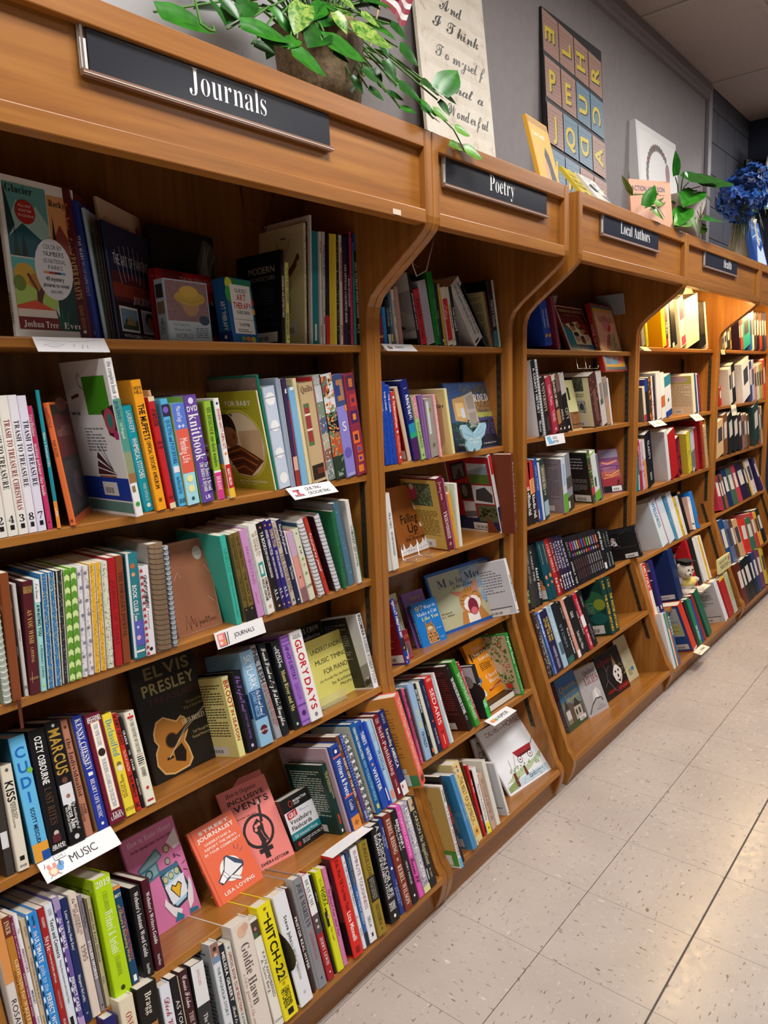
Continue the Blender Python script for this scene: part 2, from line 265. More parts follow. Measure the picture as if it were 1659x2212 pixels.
ARTS={
'swatch':"r .55 .02 .98 .98 c8c4a0;r .6 .55 .98 .65 c04828;r .6 .48 .98 .55 d88080;r .6 .4 .98 .48 8a2030;r .6 .33 .98 .4 1c3048;r .6 .26 .98 .33 58a8d0;r .55 .02 .98 .2 c8b830;e .8 .1 .15 .06 8a9a30",
'parks':"r .05 .51 .6 .96 5f9a94;r .61 .51 .97 .93 d89a60;r .05 .05 .6 .5 bccf98;r .61 .05 .97 .5 123838;p 9fc0b8 .05,.7 .2,.86 .32,.78 .45,.84 .6,.72 .6,.51 .05,.51;p 1c5560 .05,.62 .25,.72 .6,.58 .6,.51 .05,.51;p 143838 .05,.96 .05,.62 .15,.7;p 243c2c .1,.51 .14,.7 .18,.51;p 1c2c24 .2,.51 .24,.66 .28,.51;p 8a3c30 .61,.6 .75,.75 .9,.62 .97,.66 .97,.51 .61,.51;p 241c20 .62,.52 .66,.8 .7,.52;r .05 .3 .6 .5 58b0b0;p a8c860 .05,.3 .3,.36 .6,.26 .6,.2 .05,.2;e .2 .4 .14 .07 c8a030;e .34 .36 .1 .05 b07828;e .12 .34 .08 .05 6a8028;p 5a3020 .29,.05 .33,.3 .22,.4 .25,.41 .36,.3 .46,.38 .48,.36 .39,.24 .39,.05;p d05030 .05,.2 .3,.24 .6,.17 .6,.13 .05,.17;r .05 .13 .6 .18 d8d0c4;r .05 .05 .6 .13 701818;p 1c5040 .6,.05 .55,.2 .62,.12 .62,.24 .67,.12 .75,.22 .72,.05;e .6 .45 .26 .2 dfe0e4;e .3 .79 .13 .075 a82820;T .08 .42 .9 .045 S 182030 Glacier;T .63 .95 .86 .04 S 181420 Rocky M;T .48 .73 .58 .028 R 202020 COLOR BY;T .48 .75 .535 .03 R 202020 NUMBERS;T .46 .77 .49 .028 R 404048 US NATIONAL;T .52 .72 .45 .026 R 404048 PARKS;r .45 .42 .52 .435 d09050;r .52 .42 .6 .435 b03030;r .6 .42 .68 .435 3a3048;r .68 .42 .75 .435 50a0b8;T .47 .72 .375 .028 B 303438 40 mystery;T .43 .78 .335 .026 B 303438 pictures to reveal;T .52 .68 .295 .018 R 505050 SEARCH PRESS;T .22 .38 .82 .015 R f0d8d0 PULL-OUT;T .22 .38 .79 .015 R f0d8d0 POSTER;T .2 .4 .76 .015 R f0d8d0 TO COLOR IN;T .1 .56 .065 .04 S f4f0e8 Joshua Tree;T .64 .96 .065 .04 S f4f0e8 Everg",
'bluepaper':"r .3 .8 .95 .96 c0ccd0;r .4 .1 .95 .75 2c48a0",
'coffee':"e .15 .85 .06 .04 a08468;e .15 .85 .045 .03 c4a890;T .3 .75 .82 .05 C 5a3c28 coffee;l 5a4030 .006 .8,.75 .9,.78 .95,.7 .88,.66 .8,.75;e .7 .6 .05 .06 3a2018;e .88 .88 .04 .03 a04028;l 8a6a50 .005 .1,.7 .25,.75 .35,.68 .5,.72",
'sunset':"r .02 .02 .98 .98 1a2040;r .02 .32 .98 .6 4a1c28;r .02 .38 .98 .5 7a3020;r .02 .02 .98 .34 1c0c10;l c8c8d0 .006 .15,.78 .22,.5;l c8c8d0 .006 .25,.82 .3,.52;l c8c8d0 .006 .35,.84 .38,.54;l c8c8d0 .006 .45,.85 .46,.55;l c8c8d0 .006 .55,.85 .54,.55;l c8c8d0 .006 .65,.83 .62,.54;l c8c8d0 .006 .75,.8 .7,.52;T .1 .85 .66 .09 R c8ccd8 THE ART OF PAINTING;T .4 .85 .34 .07 I c8b8b8 JOURNEY;r .08 .08 .46 .3 d8d8d8;r .1 .1 .44 .28 6888a0;p 384838 .1,.1 .2,.2 .3,.14 .44,.2 .44,.1;p 8a7850 .18,.14 .3,.24 .4,.14;r .54 .08 .9 .3 d8d8d8;r .56 .1 .88 .28 9cb0c0;e .72 .21 .1 .07 2a1c18;e .72 .18 .07 .06 a8785c;T .1 .9 .03 .03 B c8c8d0 WITH DIRECTIONS ETC",
'mamba':"p 5a5a5c .68,.02 .6,.35 .66,.75 .78,.97 .97,.9 .98,.02;p 8a8a8c .72,.3 .7,.7 .8,.92 .84,.6 .8,.3;p 3a3a3c .8,.25 .86,.7 .92,.85 .95,.3;e .84 .22 .09 .07 9a9a9a;e .85 .2 .03 .025 181818;l c0c0c0 .006 .72,.4 .78,.75 .86,.9;l c0c0c0 .006 .8,.4 .86,.72 .94,.84",
'hundred':"p 8a0c14 .1,1 .5,1 .2,.75;p d0202c .5,.98 .98,.98 .8,.7 .5,.8;T .4 .98 .87 .06 R e8b8b8 THE 100 GREATEST;T .7 .98 .45 .2 B c8c0c8 RU;e .85 .35 .3 .25 16204a;e .85 .12 .05 .06 0c0c10",
'museum':"r .02 .33 .98 .98 8c6c70;d .03 .35 .97 .97 120 .015 a08890 3;d .03 .35 .97 .97 90 .012 70505c 4;e .56 .62 .2 .2 b08c60;e .56 .72 .36 .12 c0a040;e .55 .82 .22 .1 d0ac48;l a08030 .01 .22,.7 .56,.64 .9,.72;r .02 .02 .98 .33 b4c4ce;T .12 .5 .25 .045 R 405060 The Tiniest Art;T .14 .5 .17 .045 R 405060 Museum in the;T .14 .54 .05 .08 R 405868 WORLD;e .85 .36 .12 .08 30485c;r .57 .05 .575 .25 90a4b0;X .62 .06 .92 .24 5 506878",
'arttherapy':"r 0 .6 .98 .99 1c7a50;e .1 .9 .14 .1 c8cc30;e .05 .75 .12 .12 38a040;r .12 .14 .92 .9 e6e6e4;r .98 .2 .99 .7 1c7a50;e .96 .65 .05 .05 c03828;e .96 .5 .06 .05 d8a030;r .88 .56 1 .59 2c68b0;T .3 .75 .78 .06 R 303438 GUIDED;T .34 .7 .66 .1 B c82c20 ART;T .18 .88 .53 .1 B c82c20 THERAPY;T .28 .8 .45 .05 B 303438 CARD DECK;r .12 .36 .92 .365 404040;T .32 .72 .26 .045 B 303438 75 ACTIVITIES;X .25 .16 .8 .22 2 505050;e .6 .06 .1 .04 e07830;e .8 .05 .1 .05 c8c030;e .4 .06 .09 .04 58a040",
'modern':"T .28 .86 .78 .07 R c0b8a8 MODERN;T .28 .86 .7 .045 R a09888 ARCHITECTURE;X .32 .2 .85 .62 13 3c3c40;b .25 .02 .9 .13",
'owl':"e .55 .78 .05 .06 c0b890;l 6a6450 .005 .4,.88 .5,.8 .6,.8 .72,.9 .6,.74 .5,.74 .4,.88;p 6a4830 .62,.62 .75,.68 .85,.75 .84,.66 .74,.6 .7,.56;e .86 .73 .04 .03 6a4830;X .05 .7 .4 .84 3 a89c80;e .62 .52 .12 .08 b8b490;e .6 .35 .12 .1 b4b08c;d .5 .27 .72 .6 60 .01 8a8668 5;b .62 .08 .84 .2;r .5 .9 .62 .91 504838",
'darkred':"r .02 .02 .98 .98 58141c;r .02 .6 .98 .98 8a3c30;d .05 .05 .95 .6 40 .03 2a0c10 5",
'beads':"r .02 .02 .98 .98 e4ddd0;e .3 .8 .1 .03 303030;e .4 .68 .1 .03 404040;e .35 .6 .09 .03 303030;e .5 .4 .12 .05 202428;e .35 .15 .16 .06 b06838;e .35 .15 .09 .03 e4ddd0;e .7 .2 .14 .05 a05030;l 303030 .006 .2,.9 .4,.85 .6,.88",
'scarf':"r .02 .02 .98 .98 2c2220;r .02 .55 .98 .9 5c1c1c;r .02 .1 .98 .52 3a3438;T .1 .85 .72 .08 S a07068 scarfSTYLE;e .6 .3 .2 .12 58484c;e .6 .98 .3 .06 804038;r .02 .01 .98 .06 a04820",
'paint':"r .0 .1 .99 .25 1c3ca0;r .02 .02 .98 .09 5c8a84;r .43 .66 .92 .9 44911c;l 3a2c2c .006 .43,.82 .34,.85 .33,.9 .38,.93 .4,.9;l 6a3028 .02 .12,.77 .3,.79 ;p 481c24 .72,.68 .98,.72 .98,.5 .8,.53;e .86 .62 .11 .08 b05060;e .87 .62 .05 .045 2a8a80;e .94 .53 .05 .03 c03070;X .28 .42 .7 .58 8 8a8890;p 4a2420 .38,.27 .8,.27 .4,.31;p 4a2420 .4,.32 .78,.28 .42,.36;p 4a2420 .42,.38 .74,.29 .46,.42;l 201818 .005 .48,.46 .72,.3;l 201818 .005 .54,.48 .72,.3;r .4 .25 .76 .262 a05828;b .42 .13 .74 .22;T .04 .25 .66 .03 B 303030 wu",
'skein':"r .02 .02 .98 .98 a8a830;r .1 .6 .95 .95 98a828;l e8e8e0 .02 .3,.55 .95,.56;l 8a2050 .02 .3,.5 .95,.51;l e8e8e0 .02 .3,.46 .95,.47;r .3 .1 .98 .32 3c5030;d .4 .32 .95 .42 20 .03 c02030 6",
'hats':"r .02 .02 .98 .98 f0a020;r .02 .55 .98 .98 20703c;e .6 .85 .3 .1 1c3c78;e .7 .65 .25 .08 38a850;p 6890c8 .3,.5 .98,.56 .98,.35 .4,.38;p c87828 .5,.35 .98,.3 .98,.1 .6,.1",
'baby':"e .53 .46 .46 .36 c8cc50;e .53 .46 .445 .348 b0a030;e .53 .46 .43 .335 d8c4a4;p c4a480 .5,.6 .95,.62 .9,.3 .55,.14;e .3 .62 .17 .16 2c1c14;d .16 .55 .46 .78 120 .014 1c120c 9;e .36 .54 .11 .1 8a5838;e .3 .54 .1 .11 8a5838;e .4 .55 .03 .035 6a3c24;p 5a2c18 .15,.4 .45,.46 .75,.36 .9,.3 .6,.14 .35,.16;l c07830 .01 .2,.37 .5,.42 .8,.31;l 20140c .012 .2,.33 .5,.38 .78,.28;l c07830 .01 .22,.29 .5,.33 .76,.25;l 20140c .012 .25,.25 .5,.29 .7,.22;l c07830 .01 .3,.2 .5,.24 .65,.18;T .36 .86 .86 .05 B f0ecd0 FOR BABY;X .3 .82 .8 .84 1 8a8820;T .34 .88 .07 .03 S f0ecc8 nick and kristin nicholas;X .35 .04 .7 .06 1 d8d8a0",
'grandmother':"r .02 .02 .98 .98 8a7468;r .1 .1 .9 .88 94806f;l 5a443c .006 .35,.86 .92,.86 .92,.78;r .5 .78 .9 .85 3c2c28;T .4 .7 .7 .05 C 2a1c18 Grandmothers;d .05 .05 .95 .95 80 .02 9c887a 4",
'lotus':"e .76 .84 .1 .075 b8b0a8;T .69 .83 .85 .015 R 806860 THE WHITE LOTUS;T .69 .83 .82 .015 R 806860 PAPER GOODS;l 3c2018 .004 .3,.04 .34,.2 .42,.06;l 3c2018 .004 .42,.06 .5,.16 .5,.05;l 3c2018 .004 .3,.06 .24,.22 .2,.06;l 3c2018 .004 .34,.2 .37,.1 .42,.16 .42,.06;T .62 .74 .12 .022 R 4a2c20 THE;T .5 .88 .08 .034 S 4a2c20 WHITE LOTUS;l c8a088 .004 .04,.98 .96,.98;l c8a088 .004 .05,.015 .97,.02;l d8b8a0 .004 .98,.04 .98,.96;l c8b0a0 .006 .15,.6 .25,.68 .3,.62;l c8b0a0 .006 .85,.7 .95,.6 .98,.68;l c8b0a0 .006 .8,.35 .92,.28",
'orangeblue':"r .02 .55 .98 .98 1c4c70;r .02 .02 .98 .55 d05820;p d05820 .3,.55 .6,.7 .98,.55",
'elvis':"r .02 .02 .98 .98 171310;T .2 .9 .83 .1 B 7a7048 ELVIS;T .12 .93 .7 .095 B a89c68 PRESLEY;T .16 .95 .615 .05 R 5a2028 TREASURES;p d8b070 .13,.4 .2,.48 .32,.5 .42,.46 .5,.43 .58,.46 .64,.43 .66,.34 .6,.28 .56,.25 .6,.18 .62,.08 .54,.03 .3,.02 .16,.05 .08,.14 .1,.24 .16,.29 .12,.34;p b87a30 .15,.395 .21,.465 .32,.485 .42,.445 .5,.415 .58,.445 .62,.42 .64,.34 .58,.285 .54,.25 .575,.18 .595,.09 .53,.045 .3,.035 .17,.065 .1,.145 .12,.235 .18,.29 .14,.34;e .37 .29 .1 .065 6a4418;e .37 .29 .085 .055 201408;p 2a1c10 .42,.31 .98,.47 .98,.43 .42,.26;p 1c1208 .36,.2 .5,.24 .54,.16 .5,.08 .36,.12;r .24 .15 .34 .17 2a1c10;l d8d0b0 .003 .28,.16 .6,.33 .98,.45;l d8d0b0 .003 .28,.165 .6,.345 .98,.46;T .58 .95 .375 .04 S e8e0c0 ELVIS PRESLEY;T .7 .96 .53 .025 R a89868 The Story of the;T .66 .96 .49 .025 R a89868 King of Rock'n'Roll;T .7 .96 .27 .025 R a89868 Told Through His;T .68 .96 .23 .025 R a89868 Personal Mementos;r .6 .94 .98 .98 221c14",
'skylark':"l d8e4ec .005 .1,.85 .3,.78 .6,.8 .9,.72;l d8e4ec .005 .1,.8 .4,.74 .7,.78 .95,.68;r .02 .3 .98 .56 1c4c7c;X .15 .36 .9 .52 5 90a8c0",
'crow':"r .02 .02 .98 .98 1c1a1a;T .38 .95 .82 .06 S d0c8c0 SHERYL CROW;T .62 .95 .74 .045 S d0c8c0 collection;T .35 .5 .9 .04 S 807870 THE;e .22 .55 .14 .2 6a6460;p 38302c .1,.7 .2,.6 .3,.7 .2,.35;e .8 .5 .13 .22 8a847e;p 14100e .62,.75 .7,.45 .68,.2 .6,.2;p 14100e .86,.75 .95,.6 .95,.2 .9,.3;e .55 .55 .08 .15 58504a;e .76 .55 .03 .012 241c18;e .86 .55 .02 .012 241c18;e .8 .4 .04 .014 5a3c38",
'piano':"T .1 .9 .78 .07 R 202018 UNDERSTANDING;T .14 .9 .6 .07 R 202018 MUSIC TIMING;T .28 .86 .43 .075 R 202018 FOR PIANO;T .14 .86 .335 .036 R 202018 (to Actually Play the Piano);T .4 .9 .24 .045 R 202018 by Kathleen;T .58 .86 .17 .045 R 202018 Murphy",
'insomnia':"r .02 .02 .98 .98 24221c;p c8c8c8 .72,.98 .99,.98 .99,.02 .8,.02;p 8a8a88 .78,.3 .99,.35 .99,.02 .8,.02;p 303030 .8,.1 .97,.16 .97,.08 .82,.03;p b8b8b8 .84,.14 .95,.18 .94,.13;X .1 .4 .66 .9 16 8a887c",
'money':"T .1 .93 .9 .05 S f0d0e4 How to Raise Money;T .12 .9 .83 .035 J 2a2028 For the Amazing Causes You Care About;p 4a7c8c .14,.66 .55,.78 .62,.68 .2,.56;p 8ab0b8 .17,.65 .54,.755 .59,.68 .21,.58;p 4a7c8c .1,.62 .5,.66 .5,.52 .12,.48;p 8ab0b8 .13,.6 .47,.635 .47,.54 .15,.5;e .31 .57 .07 .05 305058;e .31 .57 .045 .033 8ab0b8;p f0e8ec .75,.78 .97,.88 .98,.7 .85,.68;e .72 .72 .055 .04 303830;e .72 .72 .045 .032 c8c088;e .68 .6 .05 .038 303830;e .68 .6 .04 .03 a8b0a0;p 283c48 .47,.5 .83,.56 .92,.28 .84,.16 .6,.12 .5,.22;p a8d0e8 .5,.48 .8,.53 .88,.28 .81,.18 .61,.15 .53,.23;r .48 .5 .84 .55 40708c;p e8ecf4 .5,.38 .88,.42 .86,.22 .55,.18;p 302808 .58,.33 .63,.37 .68,.34 .75,.37 .8,.33 .69,.205;p e8b830 .6,.33 .635,.355 .68,.325 .745,.355 .78,.325 .69,.22;e .55 .44 .05 .04 586040;e .55 .44 .04 .03 c8c898;e .66 .455 .05 .04 586040;e .66 .455 .04 .03 c8c898;e .78 .47 .05 .04 586040;e .78 .47 .04 .03 c8c898;p f0ecf0 .4,.22 .45,.28 .47,.24 .55,.16 .68,.1 .6,.02 .5,.08;p f0ecf0 .95,.36 .97,.3 .95,.2 .9,.1 .8,.05 .82,.16;p 2c7c98 .5,.02 .58,.1 .68,.04 .66,.01;p 2c7c98 .78,.01 .8,.06 .95,.04 .95,.01;l 302030 .006 .85,.62 .92,.58;l 302030 .006 .9,.45 .97,.42;l 302030 .006 .9,.5 .98,.52;T .8 .84 .6 .04 R 302030 $",
'street':"T .2 .86 .895 .042 B e4e4e4 STREET;T .12 .92 .815 .052 B f0eeea JOURNALIST;T .22 .8 .735 .032 B f0dcd0 UNDERSTAND &;T .18 .88 .675 .032 B f0dcd0 REPORT THE NEWS;T .14 .94 .615 .032 B f0dcd0 IN YOUR COMMUNITY;e .5 .33 .23 .155 f0ece6;p 2c3448 .45,.5 .52,.505 .77,.34 .75,.28 .4,.23 .22,.2 .17,.27 .36,.37;p e8e8e8 .47,.48 .51,.49 .74,.34 .72,.3 .42,.25 .3,.25 .36,.35;p 34445c .5,.49 .54,.49 .76,.335 .73,.3 .6,.37;p f4f4f4 .19,.26 .34,.34 .4,.26 .25,.215;l 2c3448 .006 .34,.35 .41,.25;l 2c3448 .006 .3,.33 .35,.24;p e8e8e8 .4,.24 .47,.25 .62,.17 .58,.14;l 2c3448 .006 .4,.24 .58,.14 .62,.17 .47,.25;l 34445c .006 .76,.5 .82,.55;l 34445c .006 .79,.46 .88,.49;l 34445c .006 .72,.52 .73,.58;T .18 .84 .07 .045 B f0e8e0 LISA LOVING;r .06 .0 .07 1 d05830",
'events':"T .15 .78 .9 .055 I 3a1c1c How to Organize;T .14 .88 .81 .055 B 241414 INCLUSIVE;T .1 .92 .71 .075 B 241414 EVENTS;e .52 .42 .3 .2 241818;e .52 .42 .25 .165 ee8880;p 241818 .68,.72 .72,.72 .66,.5 .6,.5;p e8dcd8 .68,.74 .72,.74 .71,.7 .68,.7;p 241818 .44,.5 .56,.56 .64,.48 .62,.38 .66,.28 .5,.28 .48,.38 .42,.44;e .5 .48 .035 .02 ee8880;e .56 .49 .035 .02 ee8880;e .48 .44 .03 .02 ee8880;l ee8880 .006 .56,.42 .58,.34 .62,.28;r .48 .1 .58 .28 241818;r .4 .17 .67 .22 241818;T .34 .9 .035 .035 B 241414 SANDRA KETCHUM;X .2 .62 .6 .64 1 8a3c3c",
'flash':"r 0 .3 1 .74 e8e8ec;r 0 .2 1 .33 1e8a94;e .24 .86 .06 .065 c04030;e .24 .86 .045 .05 1c1a1a;T .33 .72 .86 .05 B f0f0f0 MANHATTAN;T .33 .5 .8 .045 R e0e0e0 PREP;p c82430 .06,.72 .34,.74 .34,.61 .06,.59;T .1 .3 .62 .085 B f4f0f0 GRE;T .08 .72 .49 .085 B 18181c Vocabulary;T .08 .66 .37 .085 B 18181c Flashcards;T .08 .76 .225 .06 R e8f0f0 500 Advanced Words;X .42 .64 .7 .69 2 909098;e .14 .1 .045 .045 a03028;X .24 .06 .86 .15 3 d0d0d0",
'tanback':"T .2 .9 .84 .03 S 6a4a38 When Live Meets Into Live Action;X .1 .3 .9 .75 10 a08468",
'spots':"r .02 .02 .98 .98 ccd0c4;T .5 .9 .86 .05 J 303430 language;d .05 .05 .95 .5 30 .02 303430 6",
'manuscript':"r .0 .0 .99 1 c07c26;r .02 .02 .98 .14 3c8050;X .1 .3 .85 .88 18 8a5418;b .3 .03 .82 .16;r .55 .17 .8 .22 c8c8b8",
'photobw':"r .02 .02 .98 .98 c4c4c8;e .8 .5 .35 .2 2a2628;r .4 .02 .98 .35 28262a;e .75 .7 .15 .12 8a8684;r .02 .6 .3 .98 504c4c",
'darkwoman':"r .02 .02 .98 .98 5a2c30;p c09088 .4,.9 .7,.95 .9,.7 .8,.5 .5,.55;p 181014 .02,.98 .4,.98 .5,.6 .4,.4 .02,.3;r .02 .02 .98 .35 241418",
'cloud':"r .02 .02 .98 .98 9a9694;p c4c0bc .3,.95 .98,.98 .98,.75 .6,.7;p 24201e .1,.75 .5,.85 .75,.65 .5,.55 .2,.6;p b0aca8 .3,.4 .7,.5 .98,.4 .98,.25 .5,.28;p 1c1a1a .2,.3 .5,.38 .8,.24 .5,.18;p c4c0bc .4,.15 .98,.2 .98,.1;r .02 .02 .98 .09 141212",
'redback':"r .02 .02 .98 .98 84141c;b .15 .03 .95 .15;X .3 .25 .9 .45 6 c88080;X .2 .6 .9 .62 1 c88080",
'rough':"r .02 .02 .98 .98 e0d490;p c8a880 .1,.6 .15,.88 .4,.96 .75,.94 .88,.7 .85,.2 .7,.06 .3,.08 .12,.25;T .2 .5 .86 .04 R 3a3424 ING R;T .55 .92 .72 .05 B 3a3424 OUGH;p d8bc70 .4,.5 .5,.58 .62,.5 .6,.3 .7,.12 .6,.1 .45,.28;l 5a4828 .004 .4,.5 .5,.58 .62,.5 .6,.3 .7,.12;e .5 .62 .06 .04 d8bc70",
'garden':"r .02 .02 .98 .98 2c4c80;d .2 .62 .98 .96 130 .03 6a5a3c 3;d .3 .6 .98 .9 80 .03 4a5838 8;r .1 .55 .98 .72 7a6044;d .5 .5 .98 .75 120 .02 b08850 5;r .6 .46 .98 .54 a8a850;r .02 .02 .98 .42 1c1c2c;d .6 .2 .98 .46 120 .025 504870 7;p c09860 .1,.45 .12,.76 .38,.8 .4,.4;r .16 .5 .34 .7 e0b878;r .26 .48 .34 .62 c8d0e0;p b0a498 .38,.32 .38,.8 .6,.86 .62,.34;p 988c80 .42,.36 .42,.54 .58,.56 .58,.36;p 988c80 .42,.6 .42,.78 .58,.82 .58,.6;d .02 .1 .4 .44 130 .022 24584c 2;d .3 .2 .6 .4 60 .02 3c7060 4;T .6 .94 .7 .11 S f4f0e8 RDED;T .62 .92 .06 .025 S d8d0c0 Carolyn Crew;T .05 .4 .08 .03 R d8d8d8 THE HOUSE",
'falling':"r .02 .02 .98 .98 9c5820;p f0f0f0 .02,.02 .02,.12 .1,.1 .14,.2 .18,.1 .3,.12 .34,.17 .4,.1 .5,.12 .55,.2 .6,.11 .7,.14 .74,.2 .78,.13 .84,.24 .9,.16 .98,.13 .98,.02;l 504840 .004 .05,.06 .3,.07 .6,.06 .95,.08;d .05 .03 .95 .12 40 .008 6a6460 3;e .76 .68 .1 .085 f0f0f0;e .76 .68 .08 .068 d8d4cc;e .76 .68 .1 .0 181818;T .7 .82 .69 .018 R 202020 NEW;T .7 .82 .65 .018 R 202020 NOW;T .2 .7 .46 .13 B 20140c Falling;T .36 .66 .31 .13 B 20140c Up;T .34 .7 .265 .02 I 4a2c14 poems and drawings by;T .24 .82 .2 .055 B 3a2010 Shel Silverstein;l 20140c .004 .72,.5 .76,.42;e .77 .39 .04 .035 e8e4dc",
'friend':"r .02 .02 .98 .98 c8aa54;r .12 .62 .8 .93 48583c;e .3 .8 .12 .1 a83450;e .3 .88 .06 .04 d0b0a0;d .4 .63 .8 .9 60 .02 7a8a6c 4;X .2 .2 .9 .56 17 5a4820;b .3 .04 .7 .15;r .12 .05 .5 .15 c8c4c0",
'collage':"r .02 .02 .98 .98 9a1420;r .02 .02 .98 .2 16204c;p 241c20 .1,.65 .44,.72 .44,.94 .1,.88;p 6c6460 .14,.68 .4,.73 .4,.9 .14,.85;p 3a3434 .2,.7 .3,.84 .38,.72;r .48 .64 .92 .9 808c98;r .48 .64 .92 .76 506828;p b0b4bc .48,.8 .92,.88 .92,.9 .48,.9;r .24 .42 .5 .64 2a2624;e .34 .54 .06 .08 6c645c;r .52 .38 .96 .62 c8c8c8;p 38383a .56,.42 .6,.56 .8,.6 .94,.5 .92,.4;r .26 .18 .52 .4 bab4b4;p 605858 .26,.18 .52,.2 .52,.28 .26,.26;r .56 .14 .98 .36 505c40;d .58 .2 .96 .32 40 .02 2c2418 3;b .4 .03 .84 .12",
'tales':"T .5 .98 .82 .08 S 8a2424 Tales;l 303030 .01 .6,.5 .8,.6 .9,.4 .7,.3 .6,.5",
'cats':"T .05 .95 .7 .12 S d87830 CATS;r .05 .05 .95 .6 98485a;e .55 .35 .2 .2 5a5048;p 5a5048 .35,.5 .4,.62 .5,.5;p 5a5048 .6,.5 .7,.62 .75,.48;e .25 .25 .12 .2 c8bca8",
'mindful':"T .3 .82 .84 .08 I c89850 Mindful;T .2 .95 .73 .075 I c89850 Moewments;r .02 .02 .06 .98 74509a",
'ways':"T .12 .42 .8 .11 S f0b050 97;T .46 .92 .81 .075 S e8e8f0 Ways to;T .12 .92 .68 .08 S e8e8f0 Make a Cat;T .26 .92 .56 .08 S f0e070 Like You;p c08850 .3,.02 .28,.2 .34,.4 .5,.46 .64,.38 .7,.15 .7,.02;e .47 .38 .16 .1 a87848;p a87848 .32,.42 .32,.54 .44,.46;p a87848 .5,.46 .6,.54 .62,.4;e .47 .35 .1 .05 d8c0a0;e .41 .39 .025 .015 d8d860;e .54 .39 .025 .015 d8d860;d .32 .04 .68 .26 40 .02 3a2414 4;d .36 .4 .6 .48 16 .015 3a2414 5;l 503018 .012 .4,.32 .55,.32;T .72 .9 .3 .03 C e8e8f0 It is simple;T .76 .92 .08 .025 R e0e8f0 Carol Kaufmann",
'meow':"r .03 .05 .97 .95 a8b09c;r .5 .55 .97 .95 7c98b4;r .03 .05 .97 .4 b8b490;e .75 .8 .25 .12 98acbc;e .3 .5 .25 .2 b4b898;e .85 .4 .14 .12 8aa0b4;T .14 .27 .72 .13 S 24305c M;T .32 .38 .72 .09 S 24305c is;T .42 .52 .73 .09 S 24305c for;T .56 .92 .74 .12 S 24305c Meow;T .34 .68 .65 .05 C 30344c A Cat Alphabet;p b87c3c .34,.05 .38,.25 .5,.3 .68,.26 .76,.05;p e8e4dc .44,.05 .46,.3 .62,.28 .62,.05;e .55 .4 .17 .22 c08440;p c08440 .4,.5 .27,.62 .46,.58;p b87070 .4,.52 .3,.6 .44,.57;p c08440 .58,.58 .72,.74 .7,.44;p b88078 .62,.56 .71,.69 .69,.48;e .56 .34 .13 .13 ece6dc;e .56 .29 .075 .14 7a1c2c;e .56 .22 .05 .06 d06878;e .55 .45 .018 .02 c87868;l 4a2814 .01 .44,.48 .49,.5 .52,.47;l 4a2814 .01 .6,.5 .64,.52 .67,.49;l 8a5420 .01 .5,.6 .52,.53;l 8a5420 .01 .55,.61 .56,.54;l 8a5420 .01 .6,.6 .59,.54;l 8a5420 .012 .4,.44 .45,.42;l 8a5420 .012 .4,.38 .45,.37;l 8a5420 .012 .66,.4 .71,.42;e .89 .15 .07 .09 d89858;e .89 .14 .03 .03 b06830;T .78 .9 .33 .03 S 40443c Illustrated by;T .76 .92 .28 .03 S 40443c Robert Papp;T .08 .24 .3 .03 S 40443c Written by;T .08 .26 .25 .03 S 40443c S. L. Wilbur",
'whiteback':"r .02 .02 .98 .98 c4c4c8;X .15 .4 .8 .85 9 6c6c74;r .1 .13 .9 .145 202020;b .1 .02 .8 .11",
'midwest':"T .24 .5 .92 .03 S c8a060 The;T .2 .9 .83 .06 S d8c0a0 Midwest;p 6a3c14 .16,.72 .86,.76 .86,.82 .16,.78;T .2 .84 .74 .06 S f0e8e0 Survival;T .32 .74 .64 .06 S f4ece0 Guide;X .26 .46 .66 .6 5 3a2408;p f0d060 .74,.52 .78,.64 .84,.68 .92,.66 .96,.58 .94,.5 .84,.46;e .85 .57 .07 .07 c89878;p 3a2418 .79,.6 .82,.66 .88,.66 .91,.6;e .85 .36 .09 .06 3870a8;e .85 .42 .05 .03 58382c;T .3 .84 .31 .065 S f4ece0 Charlie;T .34 .88 .22 .065 S f4ece0 Berens;p b03820 .24,.1 .8,.15 .8,.19 .24,.14;T .28 .76 .13 .02 B f0d0a0 WITH ILLUSTRATIONS;e .88 .13 .06 .035 c87c10;e .1 .75 .03 .08 3a2810;e .08 .35 .05 .05 3870a8;e .06 .12 .05 .06 e8e0d0;e .78 .88 .05 .04 3a2810;e .89 .88 .05 .04 3a2810",
'flowers':"r .02 .02 .98 .98 b8ac8c;d .1 .5 .9 .98 90 .03 5c7838 3;d .1 .4 .9 .95 60 .02 c04030 4;p c8bca4 .3,.3 .5,.6 .7,.5 .6,.2;d .4 .1 .9 .4 50 .03 4a7830 5;e .35 .2 .1 .06 b83028;e .75 .16 .08 .05 c83828;r .2 .02 .95 .1 c0b8b0;b .3 .02 .7 .09",
'tangrass':"r .02 .02 .98 .98 c4a45c;X .3 .7 .7 .82 5 7a6430;r .02 .02 .98 .2 4a9438;d .05 .18 .95 .21 40 .012 3c7c2c 3;b .15 .03 .85 .15",
'bluecomic':"r .02 .02 .98 .98 3c88b8;e .75 .5 .15 .03 58804c;r .02 .45 .98 .5 5898b8;r .3 .22 .85 .44 88a8c0;X .35 .38 .8 .42 2 b03c48;e .5 .33 .12 .06 384858;r .55 .2 .8 .28 6a4c48;b .3 .03 .85 .14",
'blackteal':"r .02 .02 .98 .98 141418;r .02 .14 .98 .3 2c7068;b .2 .02 .9 .13;d .2 .5 .9 .9 14 .01 8a6a70 4",
